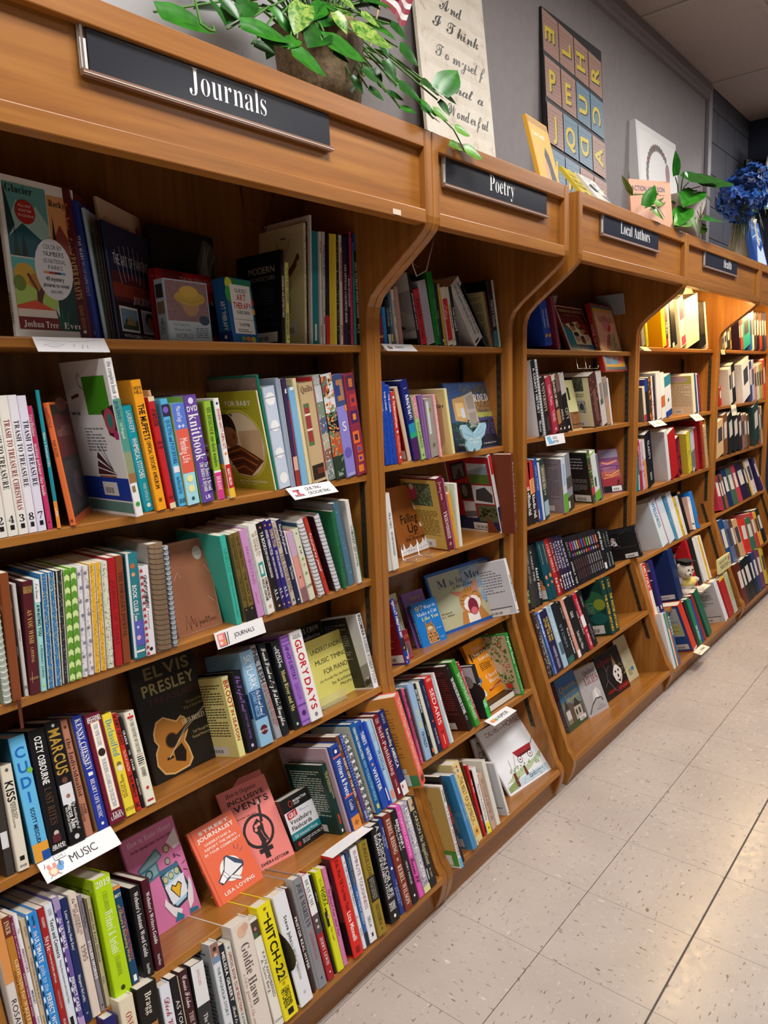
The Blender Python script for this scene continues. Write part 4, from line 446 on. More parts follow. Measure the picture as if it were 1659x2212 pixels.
# warm tubes under the canopies of the two far bays
for bk,nm_ in (('H','health'),('Z','farthest')):
    xl,xr=BAYS[bk]; t=tag(empty('canopy_lamp',((xl+xr)/2,.03,1.92)),'warm tube lamp hidden under the canopy of the %s bookcase'%nm_,'light')
    em=bpy.data.materials.new('warm_tube'); em.use_nodes=True; e_=em.node_tree.nodes['Principled BSDF']; e_.inputs['Emission Color'].default_value=(1,.72,.3,1); e_.inputs['Emission Strength'].default_value=75
    L=(xr-xl)*.42; V,F=tube([(-L,0,0),(L,0,0)],.012,10); mesh('tube',V,F,em,t); mesh('housing',*box(-L-.02,-.02,.014,L+.02,.03,.04),mat('d8d0b8'),t)
BOOKS=[
["J1",-1.0851,0.2288,1.6202,0.0,-0.07,-1.396,0.012,0.085,0.262,"e8e0d0","colouring book with stripes of colour swatches","",{"R":"swatch","f":1}],
["J1",-0.9491,0.2128,1.6208,0.0,-0.017,-1.396,0.011,0.153,0.2754,"e8e4dc","white colour by numbers book of park scenes",".1 .3 R k COLOR|.72 .92 R k SEARCH PRESS",{"R":"parks","f":1}],
["J1",-0.8162,0.2246,1.6197,0.0,-0.064,-0.838,0.021,0.2,0.2766,"5a1626","maroon paper crafts book with gold lettering",".1 .27 S o Harry Potter|.31 .44 C g Magical|.45 .73 S g PAPER CRAFTS|.77 .93 S*.35 c08858 REINHART . REVENSON|o .95 w .3",{"f":1}],
["J1",-0.7946,0.2214,1.62,0.0,-0.07,-0.838,0.014,0.19,0.2571,"22388c","royal blue paper dolls book with white lettering",".25 .42 B w STAR WARS|.43 .68 R*.5 c8d0f0 DELUXE PAPER DOLLS|= .95 B w .02 I",{"R":"bluepaper","f":1}],
["J1",-0.7721,0.2174,1.6205,0.0,-0.08,-0.838,0.006,0.18,0.2471,"a9bfc6","pale blue-grey craft folder","",{"f":1}],
["J1",-0.7619,0.2181,1.6208,0.0,-0.056,-0.908,0.004,0.18,0.2217,"2c3024","thin dark magazine with cream edge","% 30 c8c08c 1 .2",{"f":1}],
["J1",-0.7544,0.2201,1.6208,0.0,-0.057,-0.908,0.004,0.18,0.2266,"302018","thin brown magazine behind the art lesson book","% 30 c88c4c 2 .2",{"f":1}],
["J1",-0.7476,0.2221,1.6208,0.0,-0.053,-0.908,0.004,0.18,0.2278,"241a18","thin black magazine against the art lesson book","% 20 b09060 3 .2",{"f":1}],
["J1",-0.7431,0.22,1.6207,0.0,-0.055,-0.995,0.006,0.215,0.2294,"1c2444","dark art lesson book with silver fanned title","",{"R":"sunset","f":1}],
["J1",-0.725,0.2586,1.6205,0.0,-0.061,-0.977,0.008,0.2,0.2831,"c4a890","beige coffee book with sketched cups","",{"R":"coffee","f":1}],
["J1",-0.6298,0.2407,1.6196,0.0,-0.047,-1.431,0.03,0.125,0.1288,"b4c4ce","shrink-wrapped mini museum box with straw-hat painting","# .08 .3 302c34 .15 .85|# .36 .56 806a5c .15 .85|.62 .72 S*.3 405060 The Tiniest Art|.68 .88 R*.5 506878 WORLD",{"R":"museum","cat":"box","f":1}],
["J1",-0.6079,0.2964,1.6206,0.0,-0.017,-1.361,0.025,0.18,0.1587,"b01420","red hardcover of one hundred greatest","= .1 R d09090 .03 THE",{"R":"hundred","f":1}],
["J1",-0.5766,0.3464,1.6207,0.0,-0.017,-1.326,0.02,0.235,0.265,"0a0a0c","black hardcover with greyscale portrait of clasped hands",".12 .6 R*.4 w Mamba & F",{"R":"mamba","f":1}],
["J1",-0.4673,0.246,1.6174,0.0,-0.09,-1.361,0.04,0.092,0.1458,"1a5f9c","blue and white art therapy card deck box",".35 .8 B@.6*.3 w ART THERAPY|# .82 1 143070|o .9 w .2",{"R":"arttherapy","cat":"box","f":1}],
["J1",-0.3193,0.197,1.6216,0.0,0.056,-0.0,0.0104,0.165,0.2174,"0c0c10","black architecture book with white title on its back",".28 .72 B w MODERN ARCHITECTURE",{"L":"modern"}],
["J1",-0.3024,0.201,1.6217,0.0,0.056,-0.0,0.012,0.15,0.1899,"dcd878","slim yellow artist guide",".06 .5 R k ARTIST'S WAY TOOLKIT|.62 .9 I k Julia Cameron|o .95 k .3",{}],
["J1",-0.2237,0.217,1.6215,0.0,0.062,-0.0,0.0082,0.17,0.2951,"d8d0a8","big cream sketch book with drawn birds","% 40 b04030 3 .3",{"L":"owl"}],
["J1",-0.2145,0.217,1.6213,0.0,0.059,-0.0,0.0047,0.16,0.2975,"181414","tall black floral spine next to cream sketch book","% 60 c03040 5 .3|% 40 e8c040 6 .3",{}],
["J1",-0.2094,0.209,1.6214,0.0,0.061,-0.0,0.0066,0.17,0.3145,"d8d4d0","tallest white spine on the shelf","",{}],
["J1",-0.2024,0.209,1.6222,0.0,0.06,-0.0,0.0203,0.15,0.2775,"0a7f8a","thick teal craft book","# .82 .97 e8e8e8 .3 .6",{}],
["J1",-0.1817,0.203,1.6214,0.0,0.059,-0.0,0.0065,0.15,0.2773,"e8e4e0","white spine with red stamped letters",".05 .22 B*.8 r XOXO|.4 .6 R*.3 r Paper|.8 .97 B*.8 r XOXO",{}],
["J1",-0.1748,0.201,1.6216,0.0,0.065,-0.0,0.0096,0.15,0.2777,"c8c4bc","pale grey spine with dark title",".1 .4 J k Painted Tin Wood|o .5 k .3|o .7 k .3|# .75 .82 r .3 .6",{}],
["J1",-0.1646,0.201,1.6219,0.0,0.064,-0.0,0.0145,0.15,0.2769,"10101a","black spine with a red base","# .74 1 c01c24",{}],
["J1",-0.1495,0.201,1.6214,0.0,0.062,-0.0,0.0057,0.15,0.2764,"e8cc3c","first slim yellow manual of the four","o .92 8a6a10 .3",{}],
["J1",-0.1434,0.201,1.6213,0.0,0.062,-0.0,0.0057,0.15,0.2766,"e4c838","second slim yellow manual of the four","o .92 8a6a10 .3",{}],
["J1",-0.1373,0.201,1.6213,0.0,0.062,-0.0,0.0056,0.15,0.2774,"e8cc3c","third slim yellow manual of the four","o .92 8a6a10 .3",{}],
["J1",-0.1313,0.201,1.6215,0.0,0.061,-0.0,0.0088,0.15,0.2775,"ecd850","fourth slim yellow manual of the four","o .92 8a6a10 .3",{}],
["J1",-0.1195,0.203,1.6215,0.0,0.051,-0.0,0.0099,0.15,0.2818,"1c1c1c","black spine with white specks","% 60 d0d0c0 7 .2",{}],
["J1",-0.1092,0.201,1.6215,0.0,0.049,-0.0,0.0101,0.15,0.2773,"e0d8c8","white spine with black capitals",".06 .12 C k En|.16 .42 B k ENCHANTED FAITH|.8 .94 J k QFAE",{}],
["J1",-0.0972,0.203,1.6212,0.0,0.042,-0.0,0.0037,0.15,0.2482,"c8262c","thin red spine after the white one","",{}],
["J1",-0.0931,0.201,1.6216,0.0,0.04,-0.0,0.0142,0.15,0.2753,"242440","navy colouring book with white title",".25 .8 J w THE OFFICIAL COLORING BOOK",{}],
["J1",-0.0783,0.201,1.6214,0.0,0.04,-0.0,0.0103,0.15,0.2846,"1c1820","black colouring book under a pink label",".4 .65 B w MANGA COLORING BOOK|% 20 c04080 4 .3",{}],
["J1",-0.0674,0.201,1.6213,0.0,0.038,-0.0,0.0075,0.15,0.2905,"d03c6c","bright pink spine near the right end","% 20 601030 4 .3",{}],
["J1",-0.0593,0.201,1.6212,0.0,0.037,-0.0,0.0041,0.15,0.2775,"8a3050","thin magenta spine","% 20 f0c0c0 4 .3",{}],
["J1",-0.0547,0.201,1.6214,0.0,0.037,-0.0,0.0099,0.15,0.2633,"12948a","teal green spine near the right end","",{}],
["J1",-0.0442,0.201,1.621,0.0,-0.0,-0.0,0.0142,0.15,0.286,"101014","black spine with blue top and white title","# 0 .15 1c5cb0|.25 .75 B*.45 w HOW TO DRAW MANGA FAMOUS|.8 .9 R w PCS",{}],
["J1",-0.0272,0.203,1.621,0.0,-0.0,-0.0,0.004,0.15,0.286,"4a1420","last thin maroon spine before the side panel","",{}],
["J2",-1.0254,0.197,1.27,0.0,-0.029,-0.0,0.0176,0.18,0.2464,"e6e2d8","white craft annual cut off by the frame",".18 .66 S k TRASH TO TREASURE|= .88 S k .05 2|# .92 .955 k .3 .7",{}],
["J2",-1.0072,0.197,1.27,0.0,-0.032,-0.0,0.0182,0.18,0.2482,"e8e4da","white craft annual numbered 4",".18 .66 S k TRASH TO TREASURE|= .88 S k .05 4|# .92 .955 k .3 .7",{}],
["J2",-0.9884,0.197,1.27,0.0,-0.033,-0.0,0.0177,0.18,0.2488,"eae6dc","white craft annual with red Christmas title",".17 .82 S 8a1c28 TRASH TO TREASURE CHRISTMAS|= .88 S k .05 3|# .92 .955 k .3 .7",{}],
["J2",-0.9702,0.197,1.27,0.0,-0.035,-0.0,0.0159,0.18,0.2492,"e8e4ea","white craft annual numbered 8",".18 .66 S k TRASH TO TREASURE|= .88 S k .05 8|# .92 .955 k .3 .7",{}],
["J2",-0.9537,0.197,1.27,0.0,-0.037,-0.0,0.0164,0.18,0.2476,"e0dcec","white craft annual numbered 7",".18 .66 S k TRASH TO TREASURE|= .88 S k .05 7|# .92 .955 k .3 .7",{}],
["J2",-0.9346,0.201,1.27,0.0,-0.049,-0.454,0.009,0.19,0.2289,"cc3468","pink clay beads book with white script title",".07 .24 S w Carol Blackburn|.3 .72 S w making polymer clay beads|o .94 601030 .3",{"R":"beads"}],
["J2",-0.918,0.197,1.27,0.0,-0.041,-0.454,0.0065,0.19,0.2567,"128f9c","thin teal gifts book with orange base",".3 .55 S w Make a Weekend Gifts|# .8 1 f08c34|.82 .95 R w LARK",{"R":"darkred"}],
["J2",-0.8938,0.197,1.27,0.0,-0.103,-0.663,0.0113,0.17,0.2339,"e27038","orange scarf book with brown photo cover",".04 .2 S 8a4030 scarfSTYLE|.3 .43 R 804020 PAM ALLEN|o .96 8a4020 .5",{"R":"scarf"}],
["J2",-0.7703,0.167,1.27,0.0,-0.115,-0.0,0.017,0.175,0.3137,"eceae8","large white paint guide with green roller drawing",".02 .25 R 606870 the complete book of|# .25 .58 4f9080|.26 .38 B 20506a paint|.4 .5 R*.3 w Liz Wagstaff|# .58 .72 8a9470|# .72 .78 9a6c40|# .8 .84 8a7850 .2 .6|o .92 3aa040 .55",{"L":"paint"}],
["J2",-0.727,0.203,1.27,0.0,-0.135,-0.0,0.0221,0.15,0.2215,"10a0b2","teal hardcover with white capitals",".05 .25 R*.45 w LAUREN ESPY|.3 .68 B*.5 w WHIMSICAL STITCHES|.73 .9 R*.3 w PAIGE TATE & CO|o .94 w .4",{}],
["J2",-0.7045,0.193,1.27,0.0,-0.126,-0.0,0.0233,0.15,0.2717,"f4a41c","orange-yellow hardcover with black capitals","= .06 R k .025 DREW|= .09 R k .025 HILL|.18 .45 B*.6 k THE MUPPETS|.46 .83 R*.4 k OFFICIAL CROCHET AMIGURUMI|o .92 8a5010 .35",{"L":"plain:e09818"}],
["J2",-0.6731,0.193,1.27,0.0,-0.128,-0.0,0.0145,0.15,0.2376,"c4222a","red quilt book with cream head and foot","# 0 .04 e8d4a8|# .95 1 e8d4a8|= .12 I k .03 The|= .15 I k .03 Romance|= .18 I k .03 of the|= .21 I k .03 Patchwork|= .24 I k .03 Quilt|= .4 I k .03 Hall and|= .44 I k .03 Kretsinger|= .9 R k .03 BONANZA",{}],
["J2",-0.6582,0.209,1.27,0.0,-0.128,-0.0,0.0067,0.15,0.2513,"e0bc90","tan and navy hand-stitching book",".03 .27 R 6a4a30 SUSAN BEAL|# .3 1 1c2030|.28 .72 S w HAND-STITCHED HOME|= .95 R w .02 P",{}],
["J2",-0.6471,0.197,1.27,0.0,-0.111,-0.0,0.0184,0.15,0.2314,"58b6e4","sky blue quilting book with flower patch","# .05 .16 2a2850|o .1 8060c0 .7|.19 .6 S 1c4a80 QUILTING and PATCHWORK|# .62 .68 e8e8f0 .1 .9|.72 .88 S*.5 1c4a80 Susan Briscoe & Julia Ward|= .95 S k .04 HH",{}],
["J2",-0.6283,0.193,1.27,0.0,-0.096,-0.0,0.0316,0.15,0.2199,"a8dce8","blue and red mending book","# 0 .25 5878d4|# .25 .68 e2604a|.03 .18 R@.5*.35 w Mias and Sage|= .22 B w .05 ++|.34 .58 R*.6 w Mending Life|o .74 f0e8a0 .5|o .84 f0e8a0 .5|o .94 205060 .25",{"L":"plain:b8a848"}],
["J2",-0.5913,0.191,1.27,0.0,-0.119,-0.0,0.0331,0.16,0.2359,"6848a0","thick purple knitting book with white title","o .05 e8e0f8 .4|= .12 B w .05 DVD|.17 .6 S*.75 w knitbook|.62 .9 S*.4 w The Basics & Beyond|# .62 .92 3c2a80 .62 .98|.63 .9 S@.8*.3 w The Basics & Beyond|= .95 B w .035 LB",{"L":"plain:80b448"}],
["J2",-0.545,0.197,1.27,0.0,-0.083,-0.0,0.0192,0.15,0.2218,"98c038","green and pink one-skein book",".06 .66 S 2a4a10 101 DESIGNER one-skein wonders|# .7 .72 w|# .72 1 d43c88|.76 .9 S w DURANT",{"L":"skein"}],
["J2",-0.5125,0.193,1.27,0.0,-0.12,-0.0,0.0149,0.12,0.228,"f0eeea","white and red animal hats book","o .05 1c3c6c .4|.1 .5 R r GRANDMA NANCY'S ANIMAL HATS|o .55 e88030 .4|# .66 .9 c82028|.7 .87 B*.5 w NANCY NIELSON|# .9 1 f0c030",{"L":"hats"}],
["J2",-0.3772,0.193,1.27,0.0,-0.166,-0.0,0.005,0.19,0.2438,"a8a42a","lime green baby knitting book showing its cover","",{"L":"baby","rev":1}],
["J2",-0.3678,0.197,1.27,0.0,-0.147,-0.0,0.0074,0.195,0.2801,"127a62","tall brown photo book with dark green spine","",{"L":"grandmother"}],
["J2",-0.36,0.195,1.27,0.0,-0.139,-0.0,0.0376,0.15,0.2491,"c4d0e0","pale blue craft book with white knitted swirls","o .12 f4f4f4 .8|o .38 f0f0f0 .7|o .65 f0f0f0 .7|o .9 f0f0f0 .7|# .1 .11 9aa8bc|# .4 .41 9aa8bc|# .66 .67 9aa8bc",{}],
["J2",-0.32,0.197,1.27,0.0,-0.113,-0.0,0.0114,0.15,0.2698,"98a6ba","tall grey-blue spine behind the knitted one","",{}],
["J2",-0.3078,0.197,1.27,0.0,-0.115,-0.0,0.004,0.15,0.2679,"b8bcc4","thin grey spine","",{}],
["J2",-0.3034,0.195,1.27,0.0,-0.106,-0.0,0.0146,0.15,0.2674,"3a2c50","dark purple spine with red stripe","= .1 B w .04 g|# .2 .8 a02c48 .7 .95|# .72 .85 e0a890|# .85 1 a03028",{}],
["J2",-0.285,0.193,1.27,0.0,-0.12,-0.0,0.0217,0.15,0.2462,"7cb2d6","light blue slim quilting book","# .0 .03 w .2 .8",{}],
["J2",-0.2585,0.197,1.27,0.0,-0.139,-0.0,0.0136,0.15,0.2684,"e4d4a4","cream slim quilting book","",{}],
["J2",-0.2445,0.193,1.27,0.0,-0.136,-0.0,0.049,0.15,0.2544,"c4aa80","beige quilt book with red diamonds and title","= .06 S 3a2018 .06 Quilts|# .2 .62 5a7048 .1 .5|# .24 .58 a03038 .15 .45|# .3 .32 e8dcc0 .1 .5|# .45 .47 e8dcc0 .1 .5|# .82 .97 2c1c14 .05 .9|# .86 .92 6a3018 .4 .9",{}],
["J2",-0.1923,0.197,1.27,0.0,-0.147,-0.0,0.0052,0.15,0.272,"b4202c","thin red quilt spine","# .9 1 d8d0c8",{}],
["J2",-0.1867,0.195,1.27,0.0,-0.148,-0.0,0.0246,0.15,0.2751,"a8aaa4","grey pattern book with photo strips","# .1 .25 c8ccd0|# .25 .4 7a8a70|# .4 .55 56607a|# .55 .7 b0a890|# .7 .8 8a5c48|# .8 1 78807a|% 60 e0e0e0 9 .15",{}],
["J2",-0.1617,0.193,1.27,0.0,-0.148,-0.0,0.0416,0.15,0.2764,"2a3028","white, black and orange floral craft book","# 0 .36 d8dade|# .02 .2 8a4a40 .0 .5|# .4 .55 0c0c0c|= .5 S 98a890 .05 S|# .56 .78 b85028|% 60 e89050 11 .2|# .78 1 2a3828|% 40 6a9070 12 .2|= .96 R w .03 zzo",{}],
["J2",-0.1197,0.193,1.27,0.0,-0.148,-0.0,0.0393,0.15,0.2736,"8a82cc","lavender craft book with a photo above","# 0 .3 3a4a78|# .05 .25 b07850 .3 .9|# .1 .2 283c80 .1 .6|# .3 .36 e08030 .8 1|= .5 R w .09 S|o .76 6458b0 .7|= .97 R w .03 occo",{}],
["J2",-0.0762,0.193,1.27,0.0,-0.147,-0.0,0.0412,0.15,0.276,"8c2c44","quilt book with orange and purple squares","# .02 .16 502848 .2 .9|# .05 .13 d07038 .4 .75|# .2 .32 b83830 .3 .9|# .24 .28 402850 .45 .7|# .36 .48 482058 .15 .85|# .39 .45 e08838 .35 .65|# .56 .68 e07030 .1 .7|# .59 .65 402040 .25 .55|# .7 .78 c84830 .3 .8|# .72 .76 3060a0 .4 .65|# .8 .87 e07838 .3 .8|# .82 .85 5030a0 .4 .65|# .9 .97 e08030 .2 .7",{}],
["J3",-1.0539,0.193,0.97,0.0,-0.002,-0.0,0.0141,0.15,0.1694,"b8c4b4","sage green wire-bound notebook at the frame edge","",{"L":"plain:90a898","coil":"e8e8ec","cat":"notebook"}],
["J3",-1.039,0.191,0.9703,0.0,0.017,-0.0,0.0169,0.15,0.2381,"86441f","brown leather journal with ribbon marker","",{"cat":"notebook","ribbon":1}],
["J3",-1.0177,0.199,0.97,0.0,-0.003,-0.0,0.0026,0.15,0.2193,"141214","thin black paperback with pale title",".1 .3 R w Silver Lining|.4 .8 R*.4 w and other stories to live",{}],
["J3",-1.0147,0.197,0.9701,0.0,0.009,-0.0,0.0078,0.15,0.2132,"d0cac6","thin white journal with faint title",".15 .75 R*.3 k wish the best|= .92 S k .03 PE",{"cat":"notebook"}],
["J3",-1.0062,0.195,0.9709,0.0,0.046,-0.0,0.0203,0.15,0.2137,"551420","maroon journal with gold capitals","= .06 S g .03 PRINCESS|= .09 S g .03 BRIDE|.25 .55 S*.4 g AS YOU WISH|.58 .72 S*.25 g A JOURNAL|# .8 .9 b09080 .3 .34|= .86 R g .02 STUDIO",{"L":"plain:400e18","cat":"notebook"}],
["J3",-0.9855,0.193,0.9705,0.0,0.045,-0.0,0.0107,0.15,0.213,"a4e0dc","aqua journal with black hand lettering","# 0 .2 eeeef0|.03 .17 C k Kea Dinner|.22 .5 B k AWAITING YOU|.58 .88 R*.4 205860 A PREGNANCY JOURNAL|o .95 d8d850 .4",{"cat":"notebook"}],
["J3",-0.9722,0.193,0.9706,0.0,0.05,-0.0,0.0122,0.15,0.2204,"2878b8","first blue and yellow speckled notebook of a pair","% 120 e8d860 21 .12|% 120 a8d8e8 22 .1|% 60 184888 23 .1",{"rnd":1,"cat":"notebook"}],
["J3",-0.9573,0.193,0.9706,0.0,0.047,-0.0,0.0122,0.15,0.2199,"2a7cbc","second blue and yellow speckled notebook of a pair","% 120 e8d860 24 .12|% 120 a8d8e8 25 .1|% 60 184888 26 .1",{"rnd":1,"cat":"notebook"}],
["J3",-0.9437,0.193,0.9707,0.0,0.053,-0.0,0.0124,0.15,0.2196,"26282c","dark grey scallop-patterned notebook","% 70 888c94 27 .14|o .1 c8c8d0 .12|o .2 c8c8d0 .12|o .3 c8c8d0 .12|o .4 c8c8d0 .12|o .5 c8c8d0 .12|o .6 c8c8d0 .12|o .7 c8c8d0 .12|o .8 c8c8d0 .12|o .9 c8c8d0 .12",{"rnd":1,"cat":"notebook"}],
["J3",-0.9304,0.193,0.9706,0.0,0.057,-0.0,0.0111,0.15,0.2193,"84c83c","first lime leaf-patterned notebook of a pair","^ 9 d4f09c 5a9c20",{"rnd":1,"cat":"notebook"}],
["J3",-0.9176,0.193,0.9707,0.0,0.059,-0.0,0.0113,0.15,0.2205,"84c83c","second lime leaf-patterned notebook of a pair","^ 9 d4f09c 5a9c20",{"rnd":1,"cat":"notebook"}],
["J3",-0.9034,0.193,0.9705,0.0,0.05,-0.0,0.011,0.15,0.2191,"e8e6ee","first white notebook with navy flowers of a pair","* 8 24346c|% 40 6a3c70 31 .12|% 30 24346c 32 .12",{"rnd":1,"cat":"notebook"}],
["J3",-0.8908,0.193,0.9706,0.0,0.052,-0.0,0.0116,0.15,0.2184,"e8e6ee","second white notebook with navy flowers of a pair","* 8 24346c|% 40 6a3c70 33 .12|% 30 24346c 34 .12",{"rnd":1,"cat":"notebook"}],
["J3",-0.8782,0.193,0.9707,0.0,0.055,-0.0,0.012,0.15,0.2195,"eeb41c","first yellow sprig notebook of a pair","% 70 3c5c20 35 .13|% 50 f8f0c0 36 .1",{"rnd":1,"cat":"notebook"}],
["J3",-0.8649,0.193,0.9706,0.0,0.049,-0.0,0.0119,0.15,0.219,"eeb41c","second yellow sprig notebook of a pair","% 70 3c5c20 37 .13|% 50 f8f0c0 38 .1",{"rnd":1,"cat":"notebook"}],
["J3",-0.8507,0.193,0.9706,0.0,0.038,-0.0,0.0147,0.15,0.2192,"dfe4cc","cream notebook with dark green sprigs","% 70 243c50 39 .12|% 40 88a860 40 .12",{"rnd":1,"cat":"notebook"}],
["J3",-0.8334,0.193,0.9704,0.0,0.027,-0.0,0.0163,0.15,0.2234,"b0141e","plain red journal",".2 .8 B*.5 900c16 JOURNAL OF YEARS",{"L":"plain:a01018","cat":"notebook"}],
["J3",-0.8156,0.193,0.9703,0.0,0.02,-0.0,0.0171,0.15,0.2243,"8a4020","brown journal with dark embossed capitals",".15 .75 S*.5 4a1c10 THE FORAGER'S JOURNAL",{"cat":"notebook"}],
["J3",-0.7904,0.193,0.9702,0.0,0.009,-0.0,0.0274,0.15,0.2238,"287c88","teal book club journal with painted icons","# .0 .98 d8dce0 0 .2|o .12 c06838 .4|o .2 e8a070 .3|.3 .55 B*.35 w BOOK CLUB|.56 .66 C*.4 w Journal|# .64 .88 5a5cb8 .2 1|o .8 e8b0b8 .35|o .7 c8d8e0 .2|# .92 .94 f0ece0 .2 .9",{"cat":"notebook"}],
["J3",-0.7626,0.191,0.9702,0.0,0.007,-0.0,0.0217,0.15,0.1917,"eceaee","white doodle journal with red slanted stripes","^ 14 b03040 e0d0d0 0 .3|.1 .42 C*.4 k DOODLE|.3 .47 C*.4 k JOURNEYS|.5 .7 R*.2 506070 A drawing journal|o .93 k .35",{"cat":"notebook"}],
["J3",-0.7366,0.193,0.9701,0.0,0.003,-0.0,0.0364,0.17,0.2334,"9a8266","large wood-grain wire-bound notebook","",{"L":"plain:a8a098","coil":"3a2c24","wood":1,"cat":"notebook"}],
["J3",-0.6967,0.193,0.97,0.0,-0.013,-0.0,0.0126,0.15,0.2224,"b8c4d0","wire-bound notebook with pale pages beside the leather one","",{"coil":"202428","cat":"notebook"}],
["J3",-0.6589,0.2446,0.9661,0.0,-0.22,-1.571,0.018,0.122,0.2138,"9a6448","tan leather notebook in shrink wrap with lotus drawing","",{"R":"lotus","cat":"notebook","f":1}],
["J3",-0.523,0.193,0.97,0.0,-0.137,-0.0,0.017,0.17,0.2203,"3ab4a0","mint green unplug journal",".14 .42 R*.5 289080 UNPLUG|.44 .92 R*.25 289080 THE DAY OUT DAYS WELL BEING",{"L":"plain:38ac98","cat":"notebook"}],
["J3",-0.5056,0.247,0.97,0.0,-0.137,-0.0,0.004,0.1,0.1666,"c8cca8","thin pale green pad beside leather notebook","",{"cat":"notebook"}],
["J3",-0.4944,0.193,0.97,0.0,-0.15,-0.0,0.0134,0.15,0.2184,"6c5a26","first bronze and black journal of a pair","# .84 1 141414|.05 .4 R*.4 3a3010 DAVID STEINDL RAST|.45 .8 R*.4 3a3010 THE WAY OF|o .87 a08030 .3",{"L":"plain:6a6040","cat":"notebook"}],
["J3",-0.4795,0.193,0.97,0.0,-0.157,-0.0,0.0179,0.15,0.2205,"74602a","second bronze and black journal of a pair","# .84 1 141414|.05 .4 R*.4 3a3010 DAVID STEINDL RAST|.45 .8 R*.4 3a3010 THE WAY OF|o .87 a08030 .3",{"cat":"notebook"}],
["J3",-0.4579,0.193,0.97,0.0,-0.173,-0.0,0.0216,0.15,0.2234,"d094cc","lilac journal with pale title",".15 .66 R*.4 a87090 MANIFESTING|.7 .85 C*.3 b880a8 journal",{"L":"plain:6a3a60","cat":"notebook"}],
["J3",-0.4334,0.195,0.97,0.0,-0.185,-0.0,0.0048,0.15,0.2287,"c8d4cc","thin marbled white spine","% 50 2a7a74 41 .25",{}],
["J3",-0.4282,0.191,0.97,0.0,-0.187,-0.0,0.0242,0.15,0.2328,"eeece4","white essay book with gold and black title",".08 .36 R@.72*.3 9a8030 WE SHOULD ALL|.1 .34 R@.35*.3 9a8030 BE FEMINISTS|# .42 .58 3a9c90 .2 .8|# .45 .55 e8ece4 .35 .65|.6 .84 B@.72*.3 3a2828 CHIMAMANDA|.6 .85 B@.35*.3 3a2828 NGOZI ADICHIE|o .92 c8a888 .35",{}],
["J3",-0.3982,0.197,0.97,0.0,-0.211,-0.0,0.003,0.15,0.23,"404a50","thin dark photo spine","# .6 1 8a5030",{}],
["J3",-0.3948,0.193,0.97,0.0,-0.213,-0.0,0.0176,0.15,0.2328,"121216","black reading guide with white capitals","o .05 e07870 .3|.1 .3 B w YA BOOKS|.31 .62 B*.4 w EVERY BOOK LOVER SHOULD READ|.75 .88 S w ALA|o .95 e0a870 .35",{}],
["J3",-0.3768,0.193,0.97,0.0,-0.213,-0.0,0.0139,0.15,0.2359,"2c1c60","dark purple reading guide with gold disc","o .05 d09858 .35|.1 .38 B*.6 w AWARD-WINNING TITLES|.4 .65 B*.4 w EVERY BOOK LOVER SHOULD|.75 .88 S w ALA|o .95 e0a870 .35",{}],
["J3",-0.3619,0.193,0.97,0.0,-0.217,-0.0,0.0158,0.15,0.2346,"26207c","indigo reading guide with gold disc","o .05 d09858 .35|.1 .3 B*.6 e8c888 DIVERSE TITLES|.34 .65 B*.4 w EVERY BOOK LOVER SHOULD READ|.75 .88 S w ALA|o .95 e0a870 .35",{}],
["J3",-0.3424,0.195,0.97,0.0,-0.231,-0.0,0.015,0.15,0.2278,"c8b8a8","beige book with brown serif capitals",".05 .3 C*.5 6a5040 Arielle Estes|.36 .84 S*.7 5a3c30 THE UNFOLDING|o .94 5a4838 .4",{}],
["J3",-0.327,0.193,0.97,0.0,-0.231,-0.0,0.0142,0.15,0.2317,"18204c","dark navy journal with white script",".05 .4 C w Everyday Enlightenment|.55 .7 R w Dan Chauncey|o .95 w .3",{"L":"plain:141c40"}],
["J3",-0.3124,0.193,0.97,0.0,-0.231,-0.0,0.0055,0.15,0.1998,"e8e4e0","thin white spine beside the pink journal","",{}],
["J3",-0.3061,0.193,0.97,0.0,-0.233,-0.0,0.0193,0.15,0.1956,"e0988e","pink journal with lilac top","# 0 .35 c8a8c8|# .8 1 8a6068|o .65 a04840 .3",{"cat":"notebook"}],
["J3",-0.2841,0.191,0.97,0.0,-0.244,-0.0,0.0206,0.15,0.1982,"dedcc4","cream journal with black bean drawings","o .06 3a6a50 .2|o .25 k .2|o .3 k .18|o .33 k .2|o .42 88a850 .35|o .5 a8b878 .35|o .62 8aa860 .4|= .8 B k .035 LOVE",{"cat":"notebook"}],
["J3",-0.2502,0.191,0.97,0.0,-0.299,-0.0,0.0221,0.13,0.2221,"e8e8ea","orange and blue wire-bound planner","",{"L":"orangeblue","coil":"281c1c","cat":"notebook"}],
["J3",-0.2221,0.193,0.97,0.0,-0.304,-0.0,0.0137,0.15,0.2269,"c03420","narrow orange-red journal",".2 .7 C w Enjoying my journal|o .8 801c10 .3",{"cat":"notebook"}],
["J3",-0.1845,0.193,0.97,0.0,-0.307,-0.0,0.0202,0.13,0.2256,"e4e4e8","dark plum wire-bound notebook","",{"L":"plain:2c1a24","coil":"404048","cat":"notebook"}],
["J3",-0.153,0.193,0.97,0.0,-0.16,-0.0,0.0145,0.15,0.2202,"1c6a40","dark green journal","% 30 0c4828 53 .2",{"cat":"notebook"}],
["J3",-0.1279,0.197,0.97,0.0,-0.206,-0.0,0.0217,0.16,0.2413,"44708a","tall slate blue journal","% 10 c8d0d8 54 .1",{"L":"plain:b0b4b8","cat":"notebook"}],
["J3",-0.1058,0.247,0.97,0.0,-0.205,-0.0,0.0059,0.13,0.208,"1c58ac","second blue and white affirmation journal of a pair","# 0 .18 c8d8f0|.28 .6 B r TODAY I WILL BE|% 8 e8d040 52 .2",{"cat":"notebook"}],
